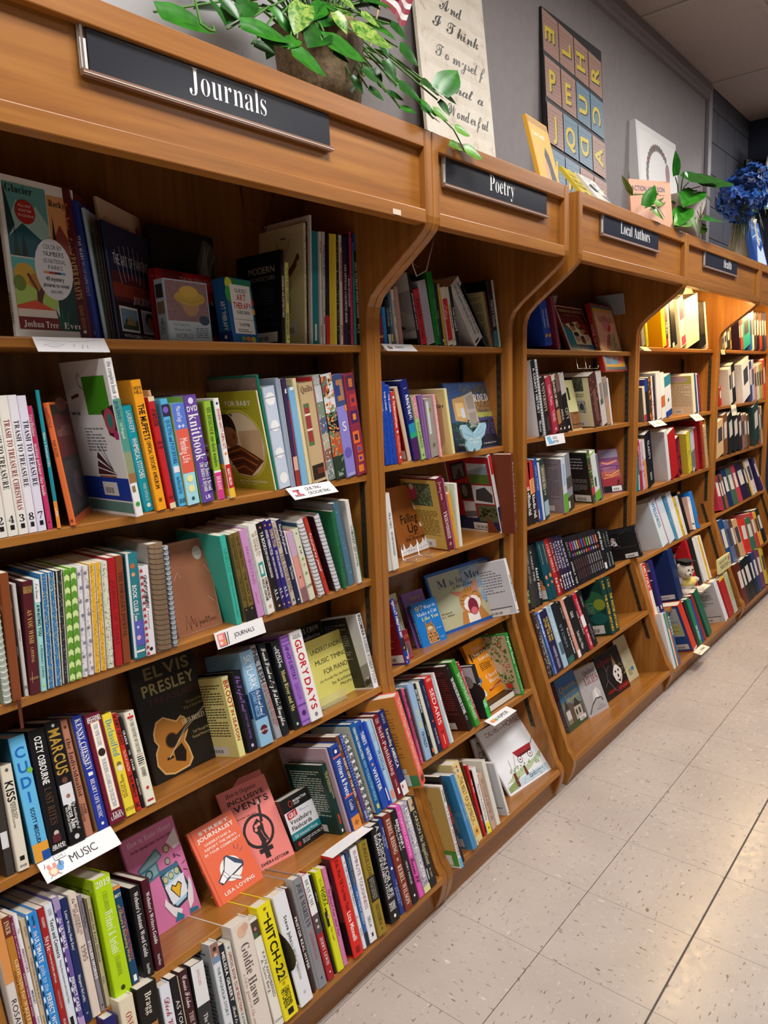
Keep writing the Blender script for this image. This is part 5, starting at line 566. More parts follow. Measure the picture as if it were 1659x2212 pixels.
["J3",-0.0996,0.257,0.97,0.0,-0.206,-0.0,0.0055,0.13,0.2092,"1c58ac","first blue and white affirmation journal of a pair","# 0 .18 c8d8f0|.28 .6 B r TODAY I WILL BE|% 8 e8d040 51 .2",{"cat":"notebook"}],
["J3",-0.0937,0.193,0.97,0.0,-0.16,-0.0,0.0154,0.15,0.2417,"dedad2","tall cream bucket list journal",".3 .38 R*.4 k OUR|.38 .62 B k BUCKET LIST|.63 .8 R*.4 k ADVENTURES",{"cat":"notebook"}],
["J3",-0.0779,0.195,0.97,0.0,-0.16,-0.0,0.0054,0.15,0.1645,"2a7c5c","thin green last journal by the side panel","",{"cat":"notebook"}],
["J4",-1.0929,0.1822,0.6536,-0.28,0.073,-0.021,0.0151,0.15,0.1973,"3a3430","grey-black biography with white price label","# .6 .75 d8d8d8 0 .8",{"L":"plain:38322e"}],
["J4",-1.0742,0.1765,0.6554,-0.28,0.06,-0.017,0.0209,0.15,0.1938,"e0d8c4","cream DVD guide with black band lettering","o .05 605850 .3|.16 .35 B*.7 k KISS|.36 .52 R@.6*.3 k KISSOLOGY|.36 .6 R@.35*.15 k THE ULTIMATE KISS COLLECTION|# .87 .91 k .3 .7|= .96 B k .02 DVD",{}],
["J4",-1.0443,0.1745,0.6554,-0.279,0.026,-0.007,0.0304,0.15,0.2374,"66bae8","sky blue memoir with painted blue letters","= .13 B 1868b8 .085 C|= .25 B 1868b8 .085 U|= .37 B 1868b8 .085 D|= .49 B 1868b8 .085 I|o .29 78b840 .35 .85|.58 .86 B*.25 18304c SCOTT MESCUDI|# .86 1 e4a034|# .93 1 1c50a0 .5 1",{"L":"plain:145068"}],
["J4",-1.013,0.1747,0.6561,-0.28,0.045,-0.013,0.0328,0.15,0.2365,"121014","black memoir with bold white capitals",".06 .45 B*.4 w OZZY OSBOURNE|.48 .78 S*.4 5a3c28 LAST RITES|o .85 c8b8a8 .3|# .86 .92 5a2028 .25 .7|= .945 B w .02 GRAND|= .965 B w .02 CENTRAL",{}],
["J4",-0.976,0.1745,0.6555,-0.279,0.028,-0.008,0.032,0.15,0.2412,"141214","black biography with tall gold title","o .04 d8d8d8 .2|.07 .44 B*.7 b89038 MARCUS|o .49 6a4030 .35|# .52 .68 e0e0e4 .1 .85|o .62 a07050 .25|.68 .9 R@.72*.18 w The Autobiography of|.68 .88 B@.48*.3 w Marcus Allen|.7 .9 R@.25*.18 w with Carlton Stowers|o .95 d0d0d0 .3",{}],
["J4",-0.9413,0.1782,0.6538,-0.279,0.017,-0.005,0.0153,0.15,0.2335,"b47860","copper biography with dark script title","o .06 5a3424 .4|.16 .66 S*.55 3c1c14 the Individualist|.72 .82 S@.65*.35 3c1c14 todd|.72 .87 S@.3*.35 3c1c14 rundgren",{}],
["J4",-0.9165,0.1762,0.6542,-0.279,0.005,-0.001,0.0234,0.15,0.2335,"26389a","royal blue memoir with white serif title",".03 .48 S*.5 w KENNY CHESNEY|.13 .42 S@.22*.2 w WITH HOLLY GLEASON|# .5 .53 w .3 .7|.56 .9 S*.35 w HEART LIFE MUSIC|o .95 w .25",{"L":"plain:b09060"}],
["J4",-0.8918,0.1724,0.6554,-0.279,0.005,-0.002,0.0349,0.15,0.2273,"6c1630","maroon music guide with long white title panel","= .04 B w .025 SECOND|= .065 B w .025 EDITION|# .08 .88 d8a060 .22 .78|# .085 .875 f4f0e8 .26 .74|.1 .3 S*.25 k THE NPR GUIDE|o .36 30201c .45|.42 .86 S*.25 k TO BUILDING A CLASSICAL CD COLLECTION|= .92 S w .03 TED|= .95 S w .03 LIBBEY",{}],
["J4",-0.8542,0.1762,0.6541,-0.279,0.002,-0.001,0.0222,0.15,0.2155,"ecd43c","yellow memoir with blue title",".06 .42 S*.6 3890b0 Declassified|o .5 806848 .45|o .54 e8e0d0 .55|.6 .82 R*.25 805c20 ARIANNA WARSAW-FAN|.64 .84 R@.25*.25 805c20 RAUCH|= .94 S 3a2c10 .03 PUTNAM",{}],
["J4",-0.8292,0.1781,0.6536,-0.279,-0.01,0.003,0.0122,0.15,0.2092,"c02a20","slim red biography with black capitals","= .03 B k .04 K|.06 .33 B*.65 k AMY GRANT|.38 .6 B*.5 f0b8a0 The life of a Pop Star|.64 .86 B*.6 k Bob Millard|= .94 B k .05 K",{}],
["J4",-0.8153,0.18,0.653,-0.279,-0.017,0.005,0.0078,0.15,0.1984,"18161a","slim black music book with white capitals",".1 .36 B w CRADLE|.37 .42 R*.5 w TO|.44 .62 B w STAGE|.68 .86 R*.5 d0c0b0 VIRGINIA HANLON",{}],
["J4",-0.8072,0.1762,0.6542,-0.279,0.006,-0.002,0.0232,0.15,0.2021,"e8e4d0","cream country music book with red bars","o .03 r .15|# .05 .075 r .2 .8|.08 .45 S*.35 k IN THE COUNTRY OF COUNTRY|# .46 .465 8a4a20 .2 .8|.48 .56 R*.6 k illi|# .57 .575 8a4a20 .2 .8|.6 .7 S*.4 k DAWIDOFF|o .82 c04040 .3|# .94 .96 r .2 .8",{}],
["J4",-0.7189,0.2992,0.6188,0.005,-0.279,-1.589,0.02,0.174,0.285,"15130f","large black guitar hardcover","",{"R":"elvis","f":1}],
["J4",-0.5526,0.182,0.6528,-0.279,0.018,-0.005,0.0188,0.13,0.1942,"dcd48a","pale yellow paperback with red and black spine title",".05 .4 B*.7 a83020 BROOT|.42 .8 B*.5 a83020 IN SEASON|# .0 .03 e8e0b0",{"L":"backtext:dcd48a:3a3420"}],
["J4",-0.5251,0.1802,0.6538,-0.279,0.032,-0.009,0.0265,0.15,0.1965,"16161c","black fan book with purple script title",".06 .5 C*.5 8860b0 The Taylor-Verse:|.5 .85 R*.25 8860b0 A STORY FOR SWIFTIES|o .93 c0b0d8 .3",{"L":"plain:1a1a1c"}],
["J4",-0.492,0.1744,0.6552,-0.279,0.013,-0.004,0.0403,0.15,0.2347,"8cb8d6","light blue music biography with navy panel","= .02 B w .015 #|.05 .4 R*.5 f0f4f8 SKYLARK|# .42 .72 1c4a7c|.43 .7 C@.68*.28 f0f0f0 The Life and Times of|.43 .7 B@.35*.3 88b0d0 JOHNNY MERCER|o .84 5a1424 .55|= .845 R w .02 PHILIP FURIA",{"L":"skylark"}],
["J4",-0.4378,0.1781,0.6536,-0.28,-0.045,0.013,0.0181,0.15,0.2403,"9c9ca0","silver-grey memoir with black and red capitals",".03 .4 B*.75 k PHIL LESH|.42 .88 B@.65*.4 b04020 SEARCHING SOUND|.42 .85 R@.25*.25 k MY LIFE WITH THE GRATEFUL DEAD",{}],
["J4",-0.418,0.1762,0.6541,-0.279,-0.028,0.008,0.0219,0.15,0.2381,"1a1e24","black memoir with long white script",".05 .9 C*.6 e8e4d8 Frank Sinatra My Father's Daughter",{}],
["J4",-0.3783,0.1762,0.6541,-0.279,-0.031,0.009,0.0249,0.15,0.2328,"1c2022","black memoir with gold serif title and price tag",".06 .3 R@.65*.3 w ANDY|.06 .3 R@.35*.3 w WILLIAMS|.34 .8 S*.5 d8c878 Moon River and Me|o .95 c0c0c0 .3",{}],
["J4",-0.352,0.1742,0.6547,-0.279,-0.013,0.004,0.0275,0.15,0.2375,"9c6cc0","purple hip-hop history with ribbed spine","# .02 .03 6a3c90|# .06 .07 6a3c90|# .1 .11 6a3c90|.12 .5 B*.45 4a2068 HIP-HOP IS HISTORY|.54 .72 B*.45 7a48a0 QUESTLOVE|# .77 .79 6a3c90|o .87 4a2068 .5|# .95 .96 6a3c90",{}],
["J4",-0.3241,0.1704,0.6558,-0.279,-0.003,0.001,0.0428,0.15,0.2387,"e8e6e4","white biography with bold red title","= .05 R k .025 DAVE|= .075 R k .025 MARSH|.1 .5 B*.5 c01c28 GLORY|.53 .88 B*.5 c01c28 DAYS|o .94 808080 .25",{}],
["J4",-0.2665,0.3338,0.6089,0.0,-0.279,-1.571,0.01,0.198,0.24,"1a1818","dark songbook with greyscale portrait behind the others","",{"R":"crow","f":1}],
["J4",-0.2151,0.2511,0.6325,-0.015,-0.314,-1.516,0.004,0.174,0.1852,"e8e078","yellow piano pamphlet with handwritten title","",{"R":"piano","cat":"pamphlet","f":1}],
["J4",-0.0634,0.1801,0.6533,-0.279,0.012,-0.004,0.0206,0.16,0.2196,"e8e8ea","white and black memoir leaning on the side panel",".02 .3 B*.6 k INSOMNIA|.32 .93 B*.6 909090 ROBBIE ROBERTSON",{"L":"insomnia"}],
["J5",-1.148,0.0703,0.3664,-0.279,0.022,-0.006,0.0154,0.19,0.262,"d8d0c8","white and orange writing book at the frame edge","# 0 .45 d89050|.5 .9 R k ROSALIND",{}],
["J5",-1.1322,0.0702,0.3664,-0.279,0.02,-0.006,0.0138,0.19,0.2527,"b8782a","golden brown writers reader with serif title","# 0 .14 6a2c1c|.03 .12 S e0c8a0 INER|.22 .88 S@.65*.4 e8d8a0 GROUNDS for WRITERS|.24 .9 S@.25*.25 2c1c10 Critical Perspectives for Reading",{}],
["J5",-1.1179,0.0721,0.3657,-0.279,0.019,-0.006,0.0054,0.18,0.2469,"861c58","magenta letter-writing book",".04 .3 C*.6 d8a0c0 Lindsey B. MacLachlan|.33 .8 S*.5 e8c8d8 WRITING THANK-YOU NOTES|.84 .95 S*.5 e8c8d8 STERLING",{}],
["J5",-1.1122,0.0702,0.3662,-0.279,0.018,-0.005,0.0076,0.2,0.248,"e6e4e8","white business book with magenta title",".08 .16 R*.4 504858 The|.17 .5 B*.45 8a2050 INNOVATOR'S|.52 .68 B*.45 504858 MINDSET|.72 .92 R*.45 807888 George Couros",{}],
["J5",-1.1041,0.0741,0.3653,-0.279,0.03,-0.009,0.0092,0.18,0.232,"d0b894","tan short guide to writing about art",".06 .14 S*.3 6a4a30 BARNET|o .22 c06050 .3|.3 .66 S*.3 6a4a30 A Short Guide to Writing about Art|.74 .88 S*.25 6a4a30 Second Edition",{}],
["J5",-1.0945,0.0703,0.3667,-0.279,0.029,-0.008,0.0197,0.2,0.2361,"2c88d4","bright blue word guide with chequered edge","^ 11 101018 f0f0f0 0 .14|.02 .1 C@.6*.3 k Hungerpen Publishing|o .11 d060a0 .2|.14 .18 R*.4 w the|.19 .38 B*.4 w ULTIMATE|.4 .6 R*.4 c8e0f4 guide to the|.62 .92 B*.4 w PERFECT WORD",{}],
["J5",-1.0743,0.0703,0.3665,-0.279,0.029,-0.008,0.012,0.18,0.2348,"a4201c","red style handbook with serif title",".07 .15 S*.35 w WILLIAMS BIZUP|.22 .34 S*.6 w Style:|.35 .58 S*.3 w Lessons in Clarity and Grace|.64 .78 S*.25 e0b0a0 TWELFTH EDITION|.86 .95 S*.3 w PEARSON",{}],
["J5",-1.0616,0.0703,0.3665,-0.279,0.029,-0.008,0.015,0.19,0.235,"dce2ea","white literary text book with black title",".04 .09 S*.4 k LYNN|.12 .42 B*.45 k Texts and Contexts|.44 .78 R*.25 k Writing About Literature with Critical Theory|# .88 .95 k .2 .6|# .97 1 7a1c28",{}],
["J5",-1.0459,0.0703,0.3665,-0.279,0.031,-0.009,0.0117,0.19,0.239,"6a58a4","purple card guide with chequered edge","^ 13 101018 f0f0f0 0 .2|# 0 .1 a090b8|.16 .2 R w the|.22 .4 B*.5 w ULTIMATE|.42 .6 R*.5 9060b0 guide to the|.62 .88 B*.5 w PERFECT CARD|# .93 1 b898c8",{}],
["J5",-1.0337,0.0703,0.3665,-0.279,0.03,-0.009,0.0128,0.17,0.2303,"16285c","navy letter-writing guide with white serif title",".1 .42 S*.35 w Letter Writing Made Easy!|.62 .84 S*.35 w Margaret McCarthy|o .93 8090b0 .3",{}],
["J5",-1.0185,0.0703,0.3666,-0.279,0.034,-0.01,0.0157,0.17,0.2301,"dfcfc2","cream sports anthology from 1995",".04 .08 C*.4 6a5040 The|.09 .34 S@.65*.3 6a4438 BEST AMERICAN|.12 .32 S@.3*.3 6a4438 SPORTSWRITING|.42 .55 S*.5 806858 1995",{}],
["J5",-1.0015,0.0722,0.3658,-0.279,0.035,-0.01,0.0084,0.16,0.2193,"8a828e","grey-purple plagiarism book with white capitals",".03 .3 R*.55 302838 Thomas Mallon|.34 .78 B*.6 w STOLEN WORDS|o .95 k .35",{}],
["J5",-0.9912,0.0742,0.3656,-0.28,0.053,-0.015,0.0109,0.16,0.206,"b8aa84","thin beige booklets with dark edges","# 0 1 303028 0 .15|.1 .6 S*.4 3a3428 Letters for Every Occasion|.62 .9 S*.35 3a3428 Cox",{}],
["J5",-0.9734,0.0668,0.3689,-0.28,0.048,-0.014,0.0355,0.19,0.2304,"b2d60c","thick lime green yearbook with white 2019","= .05 S w .05 2019|.12 .3 S*.25 8a9c20 CHILDREN'S|.28 .64 S*.45 f0f8d8 Writers' & Artists'|.66 .82 S*.25 8a9c20 YEARBOOK|o .92 304010 .25",{"L":"backtext:a4c80c:5a7010"}],
["J5",-0.9343,0.0722,0.3661,-0.279,0.035,-0.01,0.0162,0.16,0.198,"0e4468","dark teal word nerd dictionary","# 0 .03 e89040|# .97 1 e89040|= .09 B w .03 BRITT|.22 .74 R@.68*.3 e05850 THE WORD NERD DICTIONARY|.18 .74 R@.35*.35 e8c050 of Obscure & Enchanting Words|# .88 .94 w .3 .7",{}],
["J5",-0.9069,0.0745,0.3666,-0.28,0.071,-0.02,0.0223,0.14,0.1761,"141012","black word guide with worn corners",".06 .78 S*.4 w Webster's Instant Word Guide|.86 .97 R*.3 w Merriam Webster",{}],
["J5",-0.88,0.0744,0.3663,-0.28,0.068,-0.02,0.0187,0.14,0.1776,"48101f","maroon writers guide with white serif title",".14 .72 S*.4 w Webster's Writers Guide|.84 .96 R*.3 w Merriam Webster",{}],
["J5",-0.8199,0.21,0.3244,0.0,-0.412,-1.571,0.012,0.136,0.2205,"dc7eae","pink fundraising book with coin jar drawing","",{"R":"money","f":1}],
["J5",-0.6691,0.1573,0.3361,0.0,-0.659,-1.571,0.013,0.132,0.1785,"e4643c","orange street journalism book with megaphone drawing",".03 .5 B k STREET JOURNALIST|.55 .8 B k LISA LOVING",{"R":"street","f":1}],
["J5",-0.5572,0.1937,0.3279,0.082,-0.612,-1.853,0.008,0.137,0.2118,"ee8880","pink inclusive events book with raised fist drawing","",{"R":"events","f":1}],
["J5",-0.5291,0.2099,0.3229,0.084,-0.654,-1.857,0.008,0.12,0.2216,"e87c76","second pink events book tucked behind the first","",{"f":1}],
["J5",-0.4157,0.2022,0.3206,0.011,-0.426,-1.609,0.05,0.114,0.1317,"1c1a1a","black and white vocabulary flashcard box","",{"R":"flash","cat":"box","f":1}],
["J5",-0.3168,0.0932,0.3595,-0.28,-0.044,0.013,0.0182,0.15,0.1898,"0c382f","dark green writers handbook with printed back",".1 .5 S@.65*.3 c8b880 THE BEDFORD HANDBOOK|.12 .4 S@.35*.3 c8b880 FOR WRITERS|# .72 .86 b04030 .3 .7|# .93 .97 w .3 .6",{"L":"backtext:0c382f:c0c8b8"}],
["J5",-0.2981,0.0788,0.3636,-0.28,-0.046,0.013,0.0065,0.2,0.2288,"c0a8b4","tan and lavender writing book behind the green handbook","",{"L":"tanback"}],
["J5",-0.2912,0.0702,0.3661,-0.28,-0.048,0.014,0.0322,0.17,0.2299,"20449c","blue writers and poets book with orange foot","# .04 .12 0c2468 .2 .8|o .08 w .3|# .13 .15 e06850|.18 .6 B*.5 w Writers & Poets|# .6 .62 e06850|# .65 .8 0c2468 .2 .8|.66 .78 S*.4 d8e0f0 Guide|# .85 1 e08838|= .92 R k .05 dp",{}],
["J5",-0.2538,0.074,0.365,-0.28,-0.069,0.02,0.0129,0.17,0.2451,"77401f","brown reporting memoir with white capitals",".1 .16 R d8b890 LISA DALE|.25 .7 B*.6 e8dcc8 RIGHT OFF THE REEL|.75 .92 R*.4 d8b890 EMMERICH",{"L":"plain:5a2c1c"}],
["J5",-0.2404,0.0721,0.3656,-0.28,-0.07,0.02,0.0108,0.16,0.2453,"2c4c9c","blue style handbook with vertical stripes",".03 .35 S*.7 w MLA Handbook|^ 30 5878c8 2c3c80|# .62 .86 5c3c80|.88 .97 S w EDITION",{}],
["J5",-0.228,0.0702,0.3661,-0.28,-0.077,0.022,0.014,0.15,0.2347,"c8c8c4","white wire-bound handbook with tab windows","^ 12 f0f0f0 707070",{"coil":"505050"}],
["J5",-0.1972,0.0702,0.3661,-0.28,-0.065,0.019,0.0215,0.17,0.2572,"0c5c98","teal character-building guide with pale back cover",".05 .4 B*.4 w CREATING CHARACTERS:|.42 .86 R*.4 a8d8f0 HOW TO BUILD STORY PEOPLE|# .9 .95 d8d060 .3 .7",{"L":"spots"}],
["J5",-0.1689,0.0721,0.3656,-0.28,-0.09,0.026,0.0257,0.17,0.2522,"1c4cac","blue writer guide with white capitals",".04 .1 S*.4 k THERE|.12 .26 B*.5 w THERE'S|.3 .45 B*.5 w WRITER|o .5 e0a080 .3|.54 .8 B*.5 w WRITER",{}],
["J5",-0.1391,0.074,0.365,-0.28,-0.091,0.026,0.0101,0.16,0.2446,"1c44c0","blue chequered writing book","% 60 2c60e0 61 .2|# .8 .95 d8e0f0 0 .5",{}],
["J5",-0.1286,0.0721,0.3656,-0.28,-0.079,0.023,0.015,0.17,0.2424,"a4ccec","pale blue writing text",".1 .3 R*.3 c06050 Writing|.35 .62 S*.6 20406a Writing|# .86 .96 e89070 .2 .9",{}],
["J5",-0.1114,0.074,0.365,-0.28,-0.056,0.016,0.0031,0.17,0.2402,"e8e8e4","thin white spine before the maroon one","",{}],
["J5",-0.1079,0.0702,0.3661,-0.28,-0.057,0.016,0.0234,0.18,0.245,"761426","maroon self-publishing guide",".04 .1 S@.6*.3 e0c0b8 The Complete|.04 .1 S@.3*.3 e0c0b8 Guide to|.14 .72 S*.6 e8d0d0 Self-Publishing|.78 .86 R*.3 e0c0c0 Ross & Ross|# .88 .95 w .35 .65",{}],
["J5",-0.0841,0.0702,0.3661,-0.28,-0.057,0.016,0.0259,0.17,0.2487,"16296a","navy american reader with white foot","# .85 1 f0ecea|.03 .15 R*.4 c8d0e8 Colombo Cullen Lisle|.22 .42 B*.45 e8dcb8 Rereading|.44 .68 B*.45 w AMERICA|# .88 .92 r .2 .4",{}],
["J5",-0.0252,0.0471,0.3727,-0.258,-0.017,0.402,0.0399,0.16,0.2796,"ea5f50","coral manuscript guide jutting past the shelf end",".05 .85 R*.6 f8d8c8 The Writer's Digest Guide to Manuscript Formats|# .9 .96 5a2c20 .2 .8",{"L":"manuscript"}],
["J6",-1.0343,-0.0253,0.128,-0.28,0.08,-0.023,0.024,0.19,0.2546,"1c1c68","dark blue book at the bottom left frame edge","",{}],
["J6",-0.9977,-0.0272,0.1286,-0.28,0.064,-0.018,0.0301,0.2,0.2672,"e4d8bc","cream biography with red serif title",".1 .5 S*.4 b03028 ONE MORE TIME|.6 .9 S*.4 b03028 CAROL",{}],
["J6",-0.9652,-0.0268,0.1302,-0.28,0.081,-0.023,0.0433,0.2,0.2637,"14100e","black biography with gold serif title",".05 .2 S*.3 e8e0d0 Bragg|.22 .7 S*.5 b07848 RICH|.75 .92 S*.3 c8a078 BURTON",{}],
["J6",-0.9145,-0.0254,0.1276,-0.28,0.065,-0.019,0.0234,0.2,0.24,"dfe2ec","white memoir with red handwritten title",".1 .6 C*.5 a03848 Dick Van Dyke|.65 .9 C*.3 a03848 My Lucky Life",{}],
["J6",-0.889,-0.0236,0.1266,-0.28,0.062,-0.018,0.0176,0.2,0.2413,"121014","black memoir with white handwritten capitals",".15 .6 R*.45 e8e4e0 AS YOU WISH|.65 .9 R*.3 c8c0b8 CARY ELWES",{}],
["J6",-0.8695,-0.022,0.1251,-0.28,0.055,-0.016,0.0026,0.18,0.2374,"d8ccb0","thin cream page edges of a paperback","",{}],
["J6",-0.8665,-0.0255,0.1272,-0.28,0.054,-0.015,0.0205,0.19,0.2419,"3a161a","dark maroon memoir with white signature",".04 .3 C*.5 e0d0d0 Carrie Fisher|.34 .8 S*.45 d8c0b8 THE PRINCESS DIARIST",{}],
["J6",-0.8456,-0.0271,0.1289,-0.28,0.074,-0.021,0.0308,0.17,0.2375,"2c2c2e","white-topped charcoal memoir","# 0 .34 e4e4e4|.05 .18 S*.2 b03038 JOANNA GAINES|.42 .8 S*.3 e8e4e0 The Stories We Tell",{}],
["J6",-0.7879,-0.0256,0.1271,-0.28,0.05,-0.014,0.0204,0.19,0.2513,"dadde2","white memoir with a family photo at its head","# 0 .16 9a7060|o .05 3a2420 .45|o .1 e0b8a0 .4|# .11 .16 7090b8 .1 .9|.2 .6 R*.3 304050 THE MAGNOLIA STORY|.66 .9 R*.3 506070 CHIP and JOANNA",{"L":"backtext:b8bcc0:484c50"}],
["J6",-0.7667,-0.0256,0.1268,-0.28,0.047,-0.014,0.0144,0.17,0.2373,"16202b","black memoir with white and gold lettering",".06 .5 B*.5 f0ece4 MELISSA GILBERT|.54 .9 C*.5 e8e0d0 Back to the Prairie",{}],
["J6",-0.7514,-0.0256,0.1268,-0.28,0.044,-0.013,0.0165,0.18,0.2316,"dcd8cc","cream humour memoir with red capitals","o .04 6080a0 .3|.08 .62 B*.4 a83028 OFFICIAL BOOK CLUB SELECTION|.64 .9 B*.35 506878 KATHY GRIFFIN|# .92 1 3070a0",{}],
["J6",-0.7279,-0.0313,0.129,-0.279,0.025,-0.007,0.0488,0.2,0.2571,"e4d8cc","cream memoir with lotus and large serif name","o .08 e0b898 .5|o .06 d8a890 .35 .7|.18 .68 S*.42 5a4c48 Goldie Hawn|.4 .85 C@.2*.2 c0a898 a lotus grows in the mud|o .93 806050 .25",{"L":"plain:d8d0c4"}],
["J6",-0.6702,-0.0258,0.1261,-0.279,-0.01,0.003,0.0246,0.18,0.2415,"ece8dc","white biography with small photo at its head","# .02 .17 4a3c30 .15 .95|o .09 c08070 .3|# .12 .17 406040 .2 .6|.2 .85 R@.68*.26 5a4838 KATE REMEMBERED|.36 .68 R@.35*.28 5a4838 A. Scott Berg|= .94 S k .02 PUTNAM",{}],
["J6",-0.6452,-0.0297,0.1272,-0.279,-0.006,0.002,0.0388,0.18,0.2579,"efe00e","bright yellow memoir with heavy black title","= .04 B k .025 #1|# .08 .13 k .55 .65|.14 .66 B*.55 181400 HITCH-22|# .67 .675 k .2 .8|.69 .72 R@.5*.2 a06010 A MEMOIR|.74 .9 B@.65*.25 181400 CHRISTOPHER|.74 .9 B@.35*.35 181400 HITCHENS|# .92 .97 k .3 .7",{}],
["J6",-0.5976,-0.0297,0.1272,-0.279,-0.01,0.003,0.0384,0.19,0.2554,"e9eaee","thick white biography with small black title",".2 .44 B*.22 1c1c20 Steve Jobs|.45 .78 R*.22 707078 by Walter Isaacson|o .9 c0c0c4 .2",{"L":"photobw"}],
["J6",-0.5503,-0.022,0.125,-0.279,-0.012,0.003,0.0084,0.17,0.2508,"381a1c","dark maroon spine with white letters",".15 .9 B*.8 e8e0dc PRISTOR REAL HYPER",{}],
["J6",-0.5346,-0.0258,0.1263,-0.279,0.007,-0.002,0.0254,0.17,0.259,"88888e","grey hollywood biography with black serif title",".05 .45 S*.5 24242c JOE & MARILYN|.5 .75 S*.3 b04850 LEGENDS IN LOVE|o .92 303030 .2",{"L":"plain:d8d8d8"}],
["J6",-0.5047,-0.0258,0.1261,-0.279,-0.01,0.003,0.0207,0.17,0.2548,"a41c24","white and red memoir with greyscale couple photo","# 0 .38 ececec|.05 .3 S*.45 202024 DEAN & ME|.1 .28 C@.2*.2 303030 a love story|# .38 .56 50484a|o .44 d8d8d8 .35|o .5 c0b8b8 .35|.6 .86 S*.4 f0e0e0 JERRY LEWIS|o .93 w .2",{}],
["J6",-0.4789,-0.022,0.125,-0.279,-0.006,0.002,0.0078,0.17,0.2432,"141214","black spine with dotted white letters",".05 .4 B*.3 d0d0d0 AMES DEAN",{}],
["J6",-0.4707,-0.0257,0.1265,-0.279,0.018,-0.005,0.0201,0.16,0.2423,"d8de14","yellow memoir with a face below its black title",".08 .16 R*.4 8a9010 DEAL|.16 .36 B@.65*.4 181810 DON'T|.18 .42 B@.3*.35 181810 TOUCH ME|# .4 .55 181410 0 .4|o .46 d8a888 .45|.56 .7 C*.3 705010 Howie Mandel",{}],
["J6",-0.4491,-0.0238,0.1259,-0.279,0.027,-0.008,0.0144,0.16,0.2385,"cf78a8","slim pink memoir with magenta script",".22 .5 C*.5 902060 Everything I Know|.52 .7 C*.5 902060 about Love",{}],
["J6",-0.417,-0.0296,0.1276,-0.279,0.011,-0.003,0.0332,0.18,0.253,"dc1f16","bright red biography with black and white lettering",".06 .55 B*.35 2c0808 Kids, Wait Till You Hear This!|.57 .85 B*.4 f4ece8 Liza Minnelli|# .91 .97 8a1008 .3 .7",{"L":"darkwoman"}],
["J6",-0.3787,-0.0258,0.1262,-0.279,0.01,-0.003,0.0114,0.15,0.2367,"e6e6e8","white humour book with black handwritten capitals","o .08 b89050 .4|.12 .55 R*.4 202020 THE TAO OF BILL MURRAY|.6 .72 C*.6 c03030 a|.75 .9 R*.4 606060 Gavin",{}],
["J6",-0.3665,-0.0257,0.1265,-0.279,0.034,-0.01,0.0109,0.15,0.2352,"2a62a8","blue memoir with dark top and white capitals","# 0 .35 39434f|.06 .35 R*.5 8aa0b8 FRIENDS, LOVERS|.38 .82 R*.5 e0e8f0 MATTHEW PERRY|# .86 1 20262c",{}],
["J6",-0.3553,-0.0275,0.1277,-0.279,0.039,-0.011,0.0262,0.15,0.2384,"ecebef","white self-help book with maroon capitals",".04 .66 R*.4 9a4058 10-MINUTE TOUGHNESS|.74 .86 R*.35 303030 SELK|# .91 .95 k .4 .6",{}],
["J6",-0.3251,-0.0313,0.1289,-0.279,0.039,-0.011,0.0302,0.16,0.2372,"957d1f","thick gold and black biography",".02 .38 R*.4 2c2408 FURIOUS LOVE|# .38 .64 1a1712|.4 .62 R@.7*.13 c8c0a8 ELIZABETH TAYLOR RICHARD|.4 .62 R@.5*.13 c8c0a8 BURTON AND THE MARRIAGE|.4 .62 R@.3*.13 c8c0a8 OF THE CENTURY|.68 .9 R@.6*.16 3a2c08 SAM KASHNER &|.68 .9 R@.4*.16 3a2c08 NANCY SCHOENBERGER|o .94 2c2408 .15",{}],
["J6",-0.2945,-0.0219,0.1252,-0.279,0.038,-0.011,0.0064,0.15,0.2279,"3a3a3c","dark silver spine beside the gold biography","% 14 c0c0c8 62 .4",{}],
["J6",-0.2726,-0.0293,0.1286,-0.279,0.039,-0.011,0.0352,0.17,0.2546,"121012","black biography with large white serif title",".02 .76 R@.68*.36 e8e8e8 A PASSION FOR LIFE|# .08 .74 c8c8c8 .47 .49|.1 .76 B@.3*.24 e8e8e8 BIOGRAPHY OF ELIZABETH TAYLOR|.8 .88 B@.65*.3 w DONALD|.8 .88 B@.3*.3 w SPOTO|o .94 w .25",{}],
["J6",-0.2294,-0.0239,0.1257,-0.279,0.008,-0.002,0.0191,0.15,0.2545,"15317c","blue memoir with spaced white capitals",".05 .35 R@.68*.25 c8d4f0 EMMA HEMING|.14 .3 R@.3*.3 c8d4f0 WILLIS|o .52 e8ecf4 .4|.62 .95 R@.68*.25 a8b8e0 THE UNEXPECTED|.7 .9 R@.3*.3 a8b8e0 JOURNEY",{}],
["J6",-0.2099,-0.0277,0.1269,-0.279,0.007,-0.002,0.0298,0.16,0.258,"7c2c1c","glittery rust-red memoir with cream title","% 200 b85c38 63 .05|% 120 3a100c 64 .06|.05 .42 S*.5 f0dcc8 REBEL RISING|o .48 c89878 .3|.54 .95 S*.5 f0dcc8 REBEL WILSON",{}],
["J6",-0.1789,-0.0277,0.1267,-0.279,0.003,-0.001,0.026,0.17,0.2543,"121014","black memoir with white handwritten subtitle",".1 .42 B@.66*.35 f0f0f0 BEING HENRY|.14 .42 C@.3*.3 d8d8d8 The Fonz and Beyond|.55 .8 R*.25 e0e0e0 HENRY WINKLER|o .92 w .25",{}],
["J6",-0.1462,-0.0258,0.1261,-0.279,-0.022,0.006,0.0193,0.17,0.2578,"e452b0","hot pink memoir with black script",".06 .55 R*.45 f8b8e0 STRIPPED DOWN|.57 .85 C*.75 2c1020 Bunnie XO",{}],
